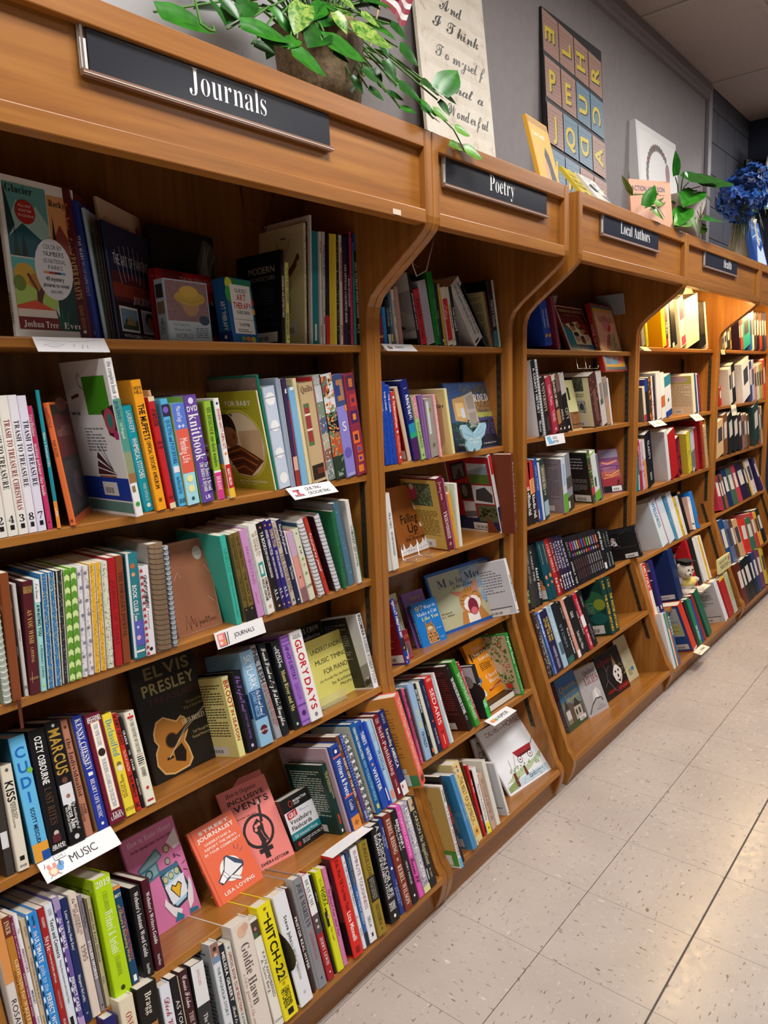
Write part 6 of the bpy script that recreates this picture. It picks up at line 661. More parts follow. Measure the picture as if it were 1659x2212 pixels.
["J6",-0.1237,-0.0258,0.1261,-0.279,-0.022,0.006,0.0267,0.16,0.2533,"b8b0c0","floral memoir with white title panels","% 60 6a4c90 65 .12|% 50 4a7c9c 66 .12|% 30 e8d880 67 .12|# .06 .46 f4f0f0 .4 .75|.08 .44 B@.57*.24 404048 MALALA YOUSAFZAI|# .5 .84 f4f0f0 .35 .7|.52 .82 B@.52*.24 404048 FINDING MY WAY|# .93 1 e0dca0",{}],
["J6",-0.0951,-0.0258,0.1261,-0.279,-0.02,0.006,0.0301,0.16,0.2527,"181a1c","black biography with small face and gold title","# 0 .13 c8b090 0 .6|o .08 6a4428 .3|.15 .4 R*.4 d8cc98 CARSON|.42 .76 I*.45 d8cc98 The Magnificent|.8 .9 R*.2 d8cc98 BILL ZEHME|# .78 .9 d0d4d4 0 .12",{}],
["P1",0.0591,0.207,1.626,0.0,-0.064,-0.0,0.0167,0.15,0.0778,"8a1c2c","dark red poetry spine partly hidden by the divider","# .7 .78 e09040",{}],
["P1",0.0763,0.205,1.626,0.0,-0.069,-0.0,0.0152,0.15,0.1015,"2a86cc","sky blue poetry spine near the divider","",{}],
["P1",0.0918,0.203,1.626,0.0,-0.072,-0.0,0.0132,0.15,0.1228,"16161c","black poetry spine with white foot","# .78 1 d4d4d4|.2 .6 R*.5 d0d0d0 COLLECTED POEMS",{}],
["P1",0.1055,0.203,1.626,0.0,-0.074,-0.0,0.0103,0.15,0.139,"2c5c84","blue and black poetry anthology",".2 .7 R*.5 e0e8f0 THE POETRY|# .8 .95 e8d860 .2 .8",{}],
["P1",0.1285,0.203,1.626,0.0,-0.123,-0.0,0.0124,0.15,0.1524,"d0ccc0","cream spine with dark capitals",".2 .5 B*.5 3a3a3a WINTER ROSES|.6 .75 R*.4 3a3a3a FREY",{}],
["P1",0.1413,0.201,1.626,0.0,-0.124,-0.0,0.0177,0.15,0.1597,"b0867a","dusty pink poetry spine","",{}],
["P1",0.2272,0.197,1.626,0.0,-0.213,-0.0,0.0105,0.19,0.2129,"121212","black spine of big book with cloudy greyscale cover",".3 .8 R w photographs and poems",{"L":"cloud"}],
["P1",0.2381,0.195,1.626,0.0,-0.212,-0.0,0.0266,0.14,0.1602,"b82430","red spine with black handwritten title",".14 .55 J*.6 2a0c10 Angulo|.62 .9 I*.35 2a0c10 writings",{}],
["P1",0.2693,0.197,1.626,0.0,-0.225,-0.0,0.0404,0.14,0.1871,"a8a4b0","wide pale grey poetry book","# .85 1 b898a0 0 .3",{}],
["P1",0.3127,0.197,1.626,0.0,-0.179,-0.0,0.027,0.18,0.2156,"0c7420","bright green hardcover taller than its neighbours","# .3 .97 0a601a .6 .95|.35 .9 R@.75*.3 60a868 SELECTED VERSE",{"L":"plain:0a6a1c"}],
["P1",0.3417,0.197,1.626,0.0,-0.186,-0.0,0.0081,0.15,0.1859,"1c3040","dark teal spine after the green hardcover",".3 .7 R c8b060 POEMS",{}],
["P1",0.3508,0.197,1.626,0.0,-0.176,-0.0,0.0076,0.15,0.1862,"141414","thin black spine with white foot mark","# .9 .94 w .2 .8",{}],
["P1",0.3595,0.197,1.626,0.0,-0.181,-0.0,0.0108,0.15,0.1845,"c49820","mustard yellow spine with pinkish top","# 0 .08 b89080",{}],
["P1",0.3766,0.195,1.626,0.0,-0.215,-0.0,0.0281,0.15,0.176,"ccc4ac","cream book with red title panel","# .2 .92 c01c20 .1 .95|.3 .55 C*.5 e8d8c0 Milosz|# .9 .905 k",{}],
["P1",0.4058,0.195,1.626,0.0,-0.216,-0.0,0.0159,0.15,0.1791,"c8c0ac","slim cream poetry book","# .9 .905 k|.3 .7 S*.5 4a4038 Selected Poems",{}],
["P1",0.4238,0.195,1.626,0.0,-0.225,-0.0,0.0171,0.15,0.1811,"141418","black spine with spaced white title",".35 .75 S*.6 e8e8e8 Poems Tranquil II",{}],
["P1",0.5349,0.197,1.626,0.0,-0.672,-0.0,0.0617,0.14,0.2281,"b8b4b0","grey paperback leaning far left with printed text",".06 .9 R@.72*.2 303030 mid a few lines of verse set small in grey|.06 .86 R@.42*.2 303030 an old poem reprinted with notes|# .94 .97 k .1 .5",{}],
["P1",0.6002,0.197,1.626,0.0,-0.704,-0.0,0.0228,0.14,0.2378,"1a1818","black paperback leaning on the grey one","",{}],
["P1",0.6387,0.197,1.626,0.0,-0.288,-0.0,0.0122,0.13,0.1847,"5a3018","brown patterned spine with tan back cover","% 20 c87838 70 .2",{"L":"backtext:b4a878:5a5440"}],
["P1",0.6534,0.197,1.626,0.0,-0.212,-0.0,0.0297,0.17,0.2193,"16181a","black spine with teal foot",".3 .7 B*.5 a8a098 POETRY FOUND|# .76 1 2a6470",{}],
["P1",0.6843,0.197,1.626,0.0,-0.212,-0.0,0.0126,0.17,0.2225,"b8b4ac","thin white last spine by the side panel","",{}],
["P2",0.0478,0.195,1.285,0.0,-0.101,-0.0,0.0202,0.15,0.2356,"1442a8","first royal blue volume of three alike","% 20 3c6cc8 71 .2|.1 .35 B*.35 w THE LONG",{}],
["P2",0.0689,0.195,1.285,0.0,-0.116,-0.0,0.0174,0.15,0.2364,"1442a8","second royal blue volume of three alike","% 20 3c6cc8 72 .2|.1 .35 B*.35 w THE LONG",{}],
["P2",0.0871,0.195,1.285,0.0,-0.118,-0.0,0.0167,0.15,0.2279,"1442a8","third royal blue volume of three alike","% 20 3c6cc8 73 .2|.1 .35 B*.35 w THE LONG",{}],
["P2",0.1062,0.193,1.285,0.0,-0.129,-0.0,0.0179,0.13,0.2089,"c43a2c","red-orange poetry spine with white ovals","o .08 d8e8f0 .4|.13 .5 B*.5 w The Best Loved Poems|o .56 d8e8f0 .4|.62 .85 R*.5 f0b0a0 FELLEMAN|o .92 d8e8f0 .4",{}],
["P2",0.1565,0.197,1.285,0.0,-0.25,-0.0,0.0162,0.15,0.2258,"ccb494","beige-edged dark red book with barcode label","",{"L":"redback"}],
["P2",0.1805,0.193,1.285,0.0,-0.235,-0.0,0.0316,0.15,0.2434,"142070","thick navy poetry collection with purple foot","= .09 S w .02 |# .1 .105 w .3 .7|.18 .42 S*.4 w MAYA|.18 .5 S@.6*.4 w ANGELOU|# .54 .66 1c88a8|# .66 .72 1ca070|# .72 1 481858",{}],
["P2",0.2152,0.191,1.285,0.0,-0.232,-0.0,0.0217,0.15,0.1956,"9cc470","green poetry spine with pink floral top","# 0 .35 c88890|% 30 e8d0d0 74 .15|.42 .82 R*.5 3a5028 D H LAWRENCE|= .94 S 3a5028 .04 W",{}],
["P2",0.242,0.193,1.285,0.0,-0.179,-0.0,0.0083,0.15,0.1961,"805498","first thin purple verse volume","# .02 .95 b090c0 .4 .5",{}],
["P2",0.2508,0.193,1.285,0.0,-0.175,-0.0,0.0133,0.15,0.1963,"805498","second purple verse volume","# .02 .95 b090c0 .4 .5",{}],
["P2",0.2708,0.195,1.285,0.0,-0.165,-0.0,0.0399,0.15,0.1828,"989084","grey illustrated verse book with ochre drawings","o .2 8a7020 .3|# .05 .6 c8c8d0 .1 .4|o .8 6a6458 .35",{}],
["P2",0.3111,0.191,1.285,0.0,-0.163,-0.0,0.0113,0.15,0.1946,"e8a4aa","slim pink spine with white capitals",".05 .4 R w The Tales of|.45 .75 R w ELIE WIESEL|o .9 w .3",{}],
["P2",0.3891,0.197,1.285,0.0,-0.198,-0.0,0.014,0.16,0.2118,"e4d890","yellow book showing tan cover with sleeping figure","",{"L":"rough"}],
["P2",0.4461,0.2316,1.2814,0.0,-0.24,-1.562,0.015,0.271,0.2336,"2a3a60","glossy garden house picture book","",{"R":"garden","f":1}],
["P3",0.0395,0.193,0.975,0.0,-0.073,-0.0,0.0169,0.13,0.2109,"d8cfc0","cream spine half hidden by the divider","",{}],
["P3",0.0567,0.189,0.975,0.0,-0.141,-0.0,0.0268,0.13,0.2304,"e2e2de","white spine with black spaced capitals",".25 .45 R*.3 k PRAYERS|.5 .82 R*.3 k MATTHEW MCCONAUGHEY|= .95 R k .02 1",{}],
["P3",0.1889,0.2796,0.9717,0.0,-0.224,-1.536,0.015,0.175,0.2238,"9a5a20","brown children poetry book with white skyline foot","",{"R":"falling","f":1}],
["P3",0.3463,0.195,0.975,0.0,-0.239,-0.0,0.0336,0.15,0.2488,"6a142c","maroon friendship spine with yellow printed back",".05 .3 C*.5 d8a8a0 for every season|.33 .45 S*.4 8a5050 CHICKEN SOUP|.47 .85 S*.5 f0dcd8 FRIENDSHIP|o .92 c08890 .35",{"L":"friend"}],
["P3",0.381,0.195,0.975,0.0,-0.234,-0.0,0.0063,0.14,0.2447,"b06890","thin pink and blue chequered spine","% 40 4060b0 75 .3",{}],
["P3",0.3877,0.193,0.975,0.0,-0.234,-0.0,0.0166,0.12,0.1927,"de9628","orange short paperback",".3 .6 R*.3 8a5010 verse",{}],
["P3",0.4104,0.197,0.975,0.0,-0.262,-0.0,0.0056,0.13,0.2204,"c8c890","thin pale green spine","",{}],
["P3",0.4171,0.197,0.975,0.0,-0.125,-0.0,0.0152,0.14,0.2154,"deded2","white spine beside the photo collage book","",{}],
["P3",0.6769,0.193,0.975,0.0,-0.293,-0.0,0.0158,0.19,0.2974,"e4e4e6","tall red, white and navy book with photo collage","# 0 .24 c02028|# .66 1 16245c|# .85 .95 e08030 .3 .9",{"L":"collage"}],
["P3",0.6906,0.147,0.975,-0.0,-0.157,0.244,0.026,0.1,0.29,"68290f","tall brown book jutting out past the side panel",".1 .75 C*.4 d8c0b0 Later Poems from Far Fields|.8 .95 C*.3 d8c0b0 anon",{}],
["P3",0.7019,0.193,0.975,0.0,-0.227,-0.0,0.0051,0.17,0.2946,"dcd4c4","tall cream spine with dark serif title",".08 .35 S*.4 6a5c50 The Gift of Dreams|.75 .85 S*.3 6a5c50 AUTHOR",{}],
["P4",0.0902,0.1803,0.6762,-0.279,-0.008,0.002,0.0173,0.13,0.2025,"1c3a96","blue edged red book with barcode label",".05 .4 B*.5 w OF CAT TIMES|.42 .6 B*.5 w THE BEST|# .6 .8 2a1c1c|% 20 e0b0b0 76 .3",{"L":"redback"}],
["P4",0.1393,0.2226,0.6641,0.02,-0.279,-1.643,0.006,0.032,0.0929,"821c2c","small dark red cats book","",{"R":"cats","f":1}],
["P4",0.2013,0.3014,0.6415,0.0,-0.279,-1.571,0.008,0.052,0.2,"c4c0a0","cream cat tales book","",{"R":"tales","f":1}],
["P4",0.2825,0.2712,0.6492,0.051,-0.355,-1.756,0.012,0.112,0.1472,"1474c0","bright blue cat advice book with tabby photo",".1 .9 R w NINETY SEVEN WAYS",{"R":"ways","f":1}],
["P4",0.2849,0.295,0.6419,0.052,-0.386,-1.758,0.012,0.097,0.1853,"845aa4","purple mindful cat book with gold script",".1 .9 R k MINDFUL MOMENTS",{"R":"mindful","f":1}],
["P4",0.4299,0.2996,0.6411,0.09,-0.335,-1.903,0.012,0.293,0.2191,"1c56a4","large blue-framed picture book of a yawning kitten","",{"R":"meow","f":1}],
["P4",0.6709,0.1306,0.6913,-0.272,0.1,0.226,0.024,0.13,0.2,"e0e0e0","tall white paperback with grey back cover",".3 .8 B*.6 303838 THE COMPLETE CAT BOOK|# .95 .97 k .2 .8",{"L":"whiteback"}],
["P5",0.024,0.097,0.402,-0.279,-0.0,-0.0,0.01,0.16,0.2313,"20303a","dark slim humour spine by the divider","",{}],
["P5",0.0344,0.0932,0.4031,-0.279,-0.018,0.005,0.0094,0.16,0.2299,"d04c88","pink spine with black capitals",".08 .25 R*.7 2c1018 NEW TEETH|.32 .75 R*.7 2c1018 SIMON RICH|= .93 R w .03 L",{}],
["P5",0.0442,0.097,0.402,-0.279,-0.019,0.006,0.004,0.16,0.23,"e8e4e4","thin white spine by the divider","",{}],
["P5",0.05,0.097,0.402,-0.279,-0.013,0.004,0.0089,0.16,0.2243,"4a2420","dark brown speckled spine","% 30 8a4030 77 .25",{}],
["P5",0.0593,0.0932,0.4031,-0.279,0.001,-0.0,0.0275,0.18,0.2335,"94b4d4","pale blue spine with lime and black title",".35 .6 B*.4 d8e060 OUT THERE|.64 .85 B*.4 18242c CROSLEY",{}],
["P5",0.093,0.0951,0.4026,-0.279,-0.025,0.007,0.0123,0.16,0.2252,"121216","black spine with white lowercase name",".08 .4 S*.7 f0f0f0 david sedaris|.5 .8 R*.3 b0b0b0 calypso days|# .9 .96 e06030 .3 .8",{}],
["P5",0.107,0.0951,0.4026,-0.279,-0.023,0.007,0.015,0.16,0.2245,"d8d8c8","cream floral spine","% 40 b0c0b0 78 .12|% 20 d8b890 79 .12",{}],
["P5",0.1224,0.0932,0.4031,-0.279,-0.023,0.007,0.0207,0.16,0.2255,"182244","navy spine with small pen motif",".08 .4 R*.3 8890b0 HAPPY GO LUCKY|o .58 e06838 .3|.68 .9 R*.3 d0d4e0 DAVID SEDARIS",{}],
["P5",0.1436,0.0912,0.4037,-0.279,-0.024,0.007,0.0344,0.17,0.2248,"c8201f","red spine with large white capitals","# .02 .06 f08078 .2 .8|.12 .72 R*.5 f8e8e4 SEDARIS|# .76 .79 8a1010 .3 .7|# .82 .95 f0b8b0 .42 .52",{}],
["P5",0.1877,0.097,0.402,-0.28,-0.048,0.014,0.0101,0.16,0.2135,"a8c4d4","thin pale blue spine","% 20 e8f0f0 80 .2",{}],
["P5",0.199,0.097,0.402,-0.279,-0.037,0.01,0.0096,0.17,0.2258,"e4e4e0","tall white spine next to the red one",".2 .8 R*.4 506068 HUMOR ESSAYS",{}],
["P5",0.2931,0.0951,0.4026,-0.283,-0.17,0.049,0.0231,0.15,0.2303,"161412","black ghost story record book with dark red back","= .05 R w .02 a|.2 .75 B*.6 f0f0f0 THE WORLD RECORD BOOK OF STORIES|.78 .85 R*.4 c0c0c0 author",{"L":"backtext:3c1414:8a3030"}],
["P5",0.3298,0.0912,0.4037,-0.284,-0.188,0.055,0.0249,0.15,0.2348,"3a9430","green companion paperback with white title","o .05 k .2|.2 .9 R*.6 d8f0d0 BATHROOM READER COMPANION",{}],
["P5",0.3631,0.1028,0.4003,-0.283,-0.153,0.044,0.0117,0.15,0.2188,"bc2844","thin pinkish red fact book","o .04 w .4|.15 .75 R*.7 f0d0d4 TRUE FACTS THAT SOUND LIKE",{}],
["P5",0.4016,0.0932,0.4031,-0.28,-0.072,0.021,0.0214,0.14,0.1854,"1c1c1e","black and green humour book with greyscale back",".35 .52 B*.7 w DOG|# .55 1 20b038|.58 .8 B*.7 d8f8d8 FOOD",{"L":"photobw"}],
["P5",0.505,0.1785,0.4017,-0.005,-0.492,-1.551,0.018,0.172,0.2044,"ee9414","orange survival guide with white slab title",".05 .95 R 8a4c10 MIDWEST SURVIVAL GUIDE",{"R":"midwest","f":1}],
["P5",0.635,0.0951,0.4026,-0.279,-0.036,0.01,0.0184,0.17,0.2275,"1e8c30","green gardening book with flower photo cover",".05 .5 C*.7 d8f0d0 Vegetable Gardens|.55 .95 R*.5 a8d8a0 HUMOR STONE",{"L":"flowers"}],
["P6",0.024,-0.0456,0.1266,-0.279,-0.0,-0.0,0.0124,0.16,0.2431,"e2e0e0","white spine with tan and green back cover",".05 .2 B*.6 202020 DAVID R. BOGGS|.25 .85 B*.6 a04858 IT'S A BOOK ABOUT BOOKS|# .88 1 60b0d8",{"L":"tangrass"}],
["P6",0.0544,-0.0312,0.1225,-0.279,-0.029,0.008,0.0122,0.19,0.2608,"17161a","black glossy spine with red lettering",".1 .15 S r e|.3 .6 B*.6 c02828 DEMETRI|.62 .9 R*.5 a0a0a0 martin",{"L":"plain:121214"}],
["P6",0.1249,-0.0235,0.1203,-0.28,-0.08,0.023,0.0105,0.2,0.2387,"4a90c4","first blue cartoon paperback of a pair",".2 .8 R*.5 a8d0e8 CARTOONS",{"L":"bluecomic"}],
["P6",0.136,-0.0235,0.1203,-0.28,-0.077,0.022,0.0101,0.2,0.2371,"4a90c4","second blue cartoon paperback of a pair",".2 .8 R*.5 a8d0e8 CARTOONS",{}],
["P6",0.1531,-0.0197,0.1192,-0.281,-0.095,0.027,0.0067,0.19,0.2329,"e4d0a0","thin cream spine by the blue pair","% 20 c07080 81 .3",{}],
["P6",0.1602,-0.012,0.117,-0.28,-0.08,0.023,0.036,0.18,0.2568,"e4cc8c","thick cream and yellow humour classic","o .05 c86060 .25|o .1 5080b0 .25|# .14 .8 ecc868 .25 .75|.18 .76 R*.45 3a2c10 THE BEST OF BOMBECK|% 14 8a6090 82 .15|# .82 .92 e8a838 .2 .8|o .87 8a5a10 .3",{}],
["P6",0.2035,-0.0072,0.1156,-0.28,-0.046,0.013,0.0053,0.18,0.2448,"56321a","brown spine behind the cream classic",".1 .6 B*.7 a06838 HUMORIST",{}],
["P6",0.2092,-0.0101,0.1164,-0.279,-0.012,0.003,0.0099,0.17,0.2271,"c41c20","slim red spine",".1 .5 B*.6 f0d0d0 THE WIT|.6 .9 R*.5 f0d0d0 ONE",{}],
["P6",0.2221,-0.0139,0.1178,-0.279,0.01,-0.003,0.0201,0.14,0.2081,"e8e4de","white spine with yellow foot and black back",".25 .8 R*.45 40303c My heart is a little Funny|# .84 1 ecdc30|o .92 k .3",{"L":"blackteal"}],
["P6",0.2507,-0.012,0.117,-0.279,-0.01,0.003,0.0217,0.14,0.1799,"c4a490","beige pink spine with dark title",".1 .85 R*.5 7a4440 TIPS TO LIVE A BETTER LIFE",{}],
["P6",0.2798,-0.0119,0.1173,-0.279,0.016,-0.004,0.0197,0.17,0.2078,"dedacc","tall cream white spine","",{}],
["P6",0.3478,-0.012,0.117,-0.279,-0.033,0.01,0.0102,0.15,0.1779,"e0e0e0","white paperback with grey printed back","# .95 .97 k .3 .7",{"L":"whiteback"}],
["P6",0.4763,0.1531,0.0688,0.02,-0.348,-1.645,0.012,0.11,0.2,"c8c4c4","grey-white comic collection tucked behind another","",{"R":"comic2","f":1}],
["P6",0.4795,0.0646,0.0904,0.055,-0.659,-1.755,0.012,0.245,0.2374,"ecedf0","white comic collection with red wagon cover","",{"R":"comic","f":1}],
["L1",1.003,0.185,1.635,0.0,-0.331,-0.0,0.0249,0.17,0.1639,"143a9c","first royal blue ballplayer book of a pair",".2 .6 B*.4 c8d4f0 ROYAL SEASON|# .75 .82 d89030 .2 .8",{"L":"player"}],
["L1",1.0292,0.185,1.635,0.0,-0.329,-0.0,0.024,0.17,0.1701,"143a9c","second royal blue ballplayer book of a pair",".2 .6 B*.4 c8d4f0 ROYAL SEASON|# .75 .82 d89030 .2 .8",{}],
["L1",1.1275,0.197,1.623,0.0,-0.33,-0.0,0.0199,0.15,0.208,"7c2c40","thin maroon spine beside the state legends book","",{}],
["L1",1.2699,0.23,1.6178,0.0,-0.381,-1.518,0.014,0.301,0.204,"8a1c20","red and teal legends book with painted faces","",{"R":"legends","f":1}],
["L1",1.5417,0.2062,1.5311,0.0,-0.254,-1.484,0.022,0.308,0.3026,"a82018","red-edged wine guide hanging off the shelf front",".1 .9 R f0a890 WINE GUIDE",{"R":"wine","f":1}],
["L1",1.914,0.227,1.623,0.0,-0.33,-0.0,0.004,0.13,0.2773,"a8a8a8","pale grey pamphlet against the side panel","",{"L":"plain:8c9090","cat":"pamphlet"}],
["L2",0.9563,0.191,1.298,0.0,-0.237,-0.0,0.031,0.17,0.2887,"16161a","black history spine with white block behind",".1 .7 B*.5 d8d8d8 A COUNTY HISTORY|.8 .95 R*.6 d8d8d8 1900 to now",{"L":"plain:d8d8dc"}],
["L2",0.9962,0.193,1.298,0.0,-0.252,-0.0,0.0177,0.15,0.2928,"d0d0d0","black and white comb-bound history","",{"coil":"303030"}],
["L2",1.0164,0.193,1.298,0.0,-0.26,-0.0,0.0405,0.15,0.2246,"241c1a","dark photo history spine",".1 .6 S*.5 c8b8a0 UNIVERSITY|# .7 .95 3c2c28 .3 .9",{}],
["L2",1.0745,0.191,1.298,0.0,-0.327,-0.0,0.0411,0.15,0.229,"a82c40","deep pink local history spine",".15 .5 S*.5 e8b8c0 County Places|.6 .8 R*.5 e8b8c0 TURNER|= .93 B w .05 H",{}],
["L2",1.1263,0.193,1.298,0.0,-0.33,-0.0,0.0285,0.15,0.2379,"38241c","brown sepia picture spine with cream head","# 0 .1 c8bca0|.12 .55 B*.6 d8c8b0 IMAGES OF HERE|# .6 .85 a87848|o .94 w .3",{}],
["L2",1.1575,0.193,1.298,0.0,-0.33,-0.0,0.0317,0.15,0.239,"2a1a1a","first dark sepia picture spine","# 0 .3 6a4c48|.6 .8 R*.5 d8c8b0 AREA|o .94 w .3",{}],
["L2",1.192,0.193,1.298,0.0,-0.33,-0.0,0.0408,0.15,0.2404,"141214","second dark sepia picture spine with pale head","# 0 .35 b0a8a0|.6 .8 R*.5 d8c8b0 CITY|o .94 w .3",{}],
["L2",1.2942,0.2209,1.2971,0.0,-0.226,-1.536,0.004,0.095,0.2122,"c8c088","cream booklet with sepia photo foot","",{"R":"creambook","f":1}],
["L2",1.4627,0.195,1.298,0.0,-0.329,-0.0,0.0728,0.15,0.2301,"48241f","dark maroon history book with cream engraved back","% 16 b06050 83 .12|# .3 .9 6a4438 .3 .7",{"L":"engraving"}],
["L2",1.5404,0.195,1.298,0.0,-0.33,-0.0,0.0526,0.15,0.2374,"c4beb6","grey-white photo history spine","# .2 .6 807c78 .3 .8|# .5 .6 405050 .2 .6",{}],
["L2",1.6002,0.197,1.298,0.0,-0.295,-0.0,0.0393,0.14,0.2164,"a88874","tan photo spine with orange foot","# .6 1 d09040 .6 .9|# .1 .4 807870",{}],
["L2",1.6412,0.197,1.298,0.0,-0.289,-0.0,0.0156,0.13,0.2142,"d4d8dc","thin white spine at the right of local history","",{}],
["L3",0.8688,0.193,0.97,0.0,-0.126,-0.0,0.0375,0.14,0.2435,"1a1618","first red and black spine with white title","# 0 .45 b82428|.4 .55 B*.5 w all of|.55 .85 B*.6 w Rhodie Hall",{}],
["L3",0.9087,0.193,0.97,0.0,-0.195,-0.0,0.0409,0.14,0.243,"1c1414","second red and black spine with white title","# 0 .28 b82428|# .28 .52 e8a060|.3 .5 R*.3 8a2018 The Renovation|.54 .92 B*.5 w Rhodie Hall|# 0 1 6a1418 .85 1",{}],
["L3",0.9559,0.193,0.97,0.0,-0.216,-0.0,0.0317,0.15,0.2478,"1c4c9c","blue spine on third local shelf",".1 .5 R*.3 c8d4f0 LOCAL STORIES|# .8 .95 d8d8d8 0 .2",{}],
["L3",0.9901,0.193,0.97,0.0,-0.223,-0.0,0.0154,0.14,0.2334,"d4d8dc","thin white spine after the blue one","",{}],
["L3",1.0081,0.193,0.97,0.0,-0.229,-0.0,0.0352,0.15,0.2443,"2c3a34","dark green landscape photo spine","# .1 .5 6a6850|.15 .6 S*.4 d8d4c0 RIVER DAYS|# .7 .95 98b8c8",{}],
["L3",1.1697,0.191,0.97,0.0,-0.18,-0.0,0.0354,0.15,0.2282,"c8d0dc","white and green spine with taupe back cover","# .65 1 60a828|# .1 .5 90b8d8 .3 .7",{"L":"backtext:8c8088:5a5058"}],
["L3",1.2162,0.195,0.97,0.0,-0.224,-0.0,0.0494,0.15,0.2402,"84848a","grey landscape photo spine","# .4 .6 4a4440|# .75 1 3a3024|# .82 .95 d0d0c8 0 .3",{}],
["L3",1.4455,0.193,0.97,0.0,-0.33,-0.0,0.0307,0.15,0.2413,"3a4c28","colourful spine with black printed back","% 40 90c060 84 .2|% 20 e06070 85 .2|# .7 .85 c03848",{"L":"blacktext"}],
["L3",1.4831,0.195,0.97,0.0,-0.33,-0.0,0.0503,0.15,0.2303,"d4dad8","white and green spine with dark figures","# .8 1 6cac28|# 0 .03 88c030|# .5 .7 305048 .2 .5",{}],
["L3",1.5397,0.197,0.97,0.0,-0.324,-0.0,0.0219,0.15,0.2192,"6a6c78","thin grey spine by sunset book","",{}],
["L3",1.7231,0.2728,0.9671,0.0,-0.247,-1.955,0.012,0.126,0.2106,"8a4868","purple and orange sunset book","",{"R":"sunsetback","f":1}],
["L4",0.838,0.1832,0.6493,-0.286,0.219,-0.064,0.0332,0.13,0.2519,"1e1e20","dark spine with pale green foot letters",".1 .6 R*.4 b0b0b0 NEVER SLEEP|.7 .9 B*.5 a8c880 THIS LIFE",{}],
["L4",0.872,0.1831,0.6487,-0.286,0.213,-0.062,0.0312,0.13,0.2381,"38322e","grey-brown thriller spine",".1 .6 R*.4 a8a098 BONES AND ASH",{}],
["L4",0.9066,0.1828,0.6477,-0.285,0.198,-0.058,0.0284,0.13,0.24,"2a2a2c","charcoal thriller spine",".1 .6 R*.4 c8c8c8 A HARD TIME",{}],
["L4",0.9363,0.1825,0.6468,-0.285,0.19,-0.055,0.0247,0.13,0.2379,"161618","black thriller spine with white name",".4 .9 B*.6 d8d8d8 BAILEY BRIDGES",{}],
["L4",1.0105,0.1796,0.6439,-0.279,0.038,-0.011,0.0314,0.13,0.2379,"0c4450","first teal spine with orange jellyfish","# .05 .4 c08858 .45 .55|o .62 e08850 .5|o .75 e08850 .35",{"L":"jelly"}],
["L4",1.0448,0.1795,0.6435,-0.279,0.027,-0.008,0.0335,0.13,0.2349,"0c4450","second teal spine with orange jellyfish","# .05 .4 c08858 .45 .55|o .6 e08850 .5|o .72 e08850 .35",{}],
["L4",1.091,0.1812,0.6421,-0.279,-0.026,0.008,0.0342,0.13,0.238,"a82218","red thriller spine with white name",".1 .6 S*.5 e8c0b0 CYBER THREAT|.7 .95 B*.5 f0e0d8 Ken Ware",{}],
["L4",1.1267,0.1812,0.6421,-0.279,-0.032,0.009,0.025,0.13,0.2396,"641420","maroon series spine",".1 .6 S*.5 e0c0c0 FATAL SECRETS|.7 .95 B*.5 f0e0e0 Ken",{}],
["L4",1.1532,0.1812,0.6421,-0.279,-0.038,0.011,0.0207,0.13,0.2374,"2c1c3c","first plum series spine",".1 .6 S*.6 d0c8d8 SUMMER|.7 .95 B*.6 f0f0f0 Brooks",{}],
["L4",1.1754,0.1812,0.6421,-0.28,-0.044,0.013,0.0209,0.13,0.2363,"281e3c","second plum series spine",".1 .6 S*.6 d0c8d8 LETTERBOX|.7 .95 B*.6 f0f0f0 Brooks",{}],
["L4",1.1978,0.1812,0.6421,-0.28,-0.05,0.014,0.0227,0.13,0.2346,"281e3c","third plum series spine",".1 .6 S*.6 d0c8d8 BOY'S BOX|.7 .95 B*.6 f0f0f0 Brooks",{}],
["L4",1.2221,0.1812,0.6421,-0.28,-0.056,0.016,0.0286,0.13,0.2331,"221a34","fourth plum series spine",".1 .6 S*.5 d0c8d8 NURSERY|.7 .95 B*.5 f0f0f0 Brooks",{}],
["L4",1.2539,0.1812,0.6421,-0.279,-0.036,0.01,0.0339,0.13,0.2127,"121214","black spine before the striped set",".1 .4 R*.4 98a098 DEATH|.5 .95 B*.4 c8c8c8 ANGELA TIDE",{}],
["L4",1.2926,0.1812,0.6421,-0.28,-0.058,0.017,0.0197,0.12,0.2134,"1c1418","first dark slim series spine with crimson accents","# .12 .3 c03048 .2 .8|# .36 .42 3a60b8 .2 .8|.5 .9 B*.5 6a4444 BOOK TITLE",{}],
["L4",1.3135,0.1812,0.6421,-0.28,-0.063,0.018,0.0199,0.12,0.2122,"201826","second dark slim series spine with violet accents","# .12 .3 7a58b0 .2 .8|# .36 .42 b03838 .2 .8|.5 .9 B*.5 6a4444 BOOK TITLE",{}],
["L4",1.3346,0.1812,0.6421,-0.28,-0.068,0.02,0.0201,0.12,0.2109,"1a1a1e","third dark slim series spine with grey accents","# .12 .3 9aa0a8 .2 .8|# .36 .42 58a060 .2 .8|.5 .9 B*.5 6a4444 BOOK TITLE",{}],
["L4",1.3559,0.1812,0.6421,-0.28,-0.068,0.02,0.0203,0.12,0.2097,"241a18","fourth dark slim series spine with tan accents","# .12 .3 b8a878 .2 .8|# .36 .42 a8a060 .2 .8|.5 .9 B*.5 6a4444 BOOK TITLE",{}],
["L4",1.3775,0.1812,0.6421,-0.28,-0.062,0.018,0.0205,0.12,0.2085,"1c1418","fifth dark slim series spine with red accents","# .12 .3 a83830 .2 .8|# .36 .42 787cb0 .2 .8|.5 .9 B*.5 6a4444 BOOK TITLE",{}],
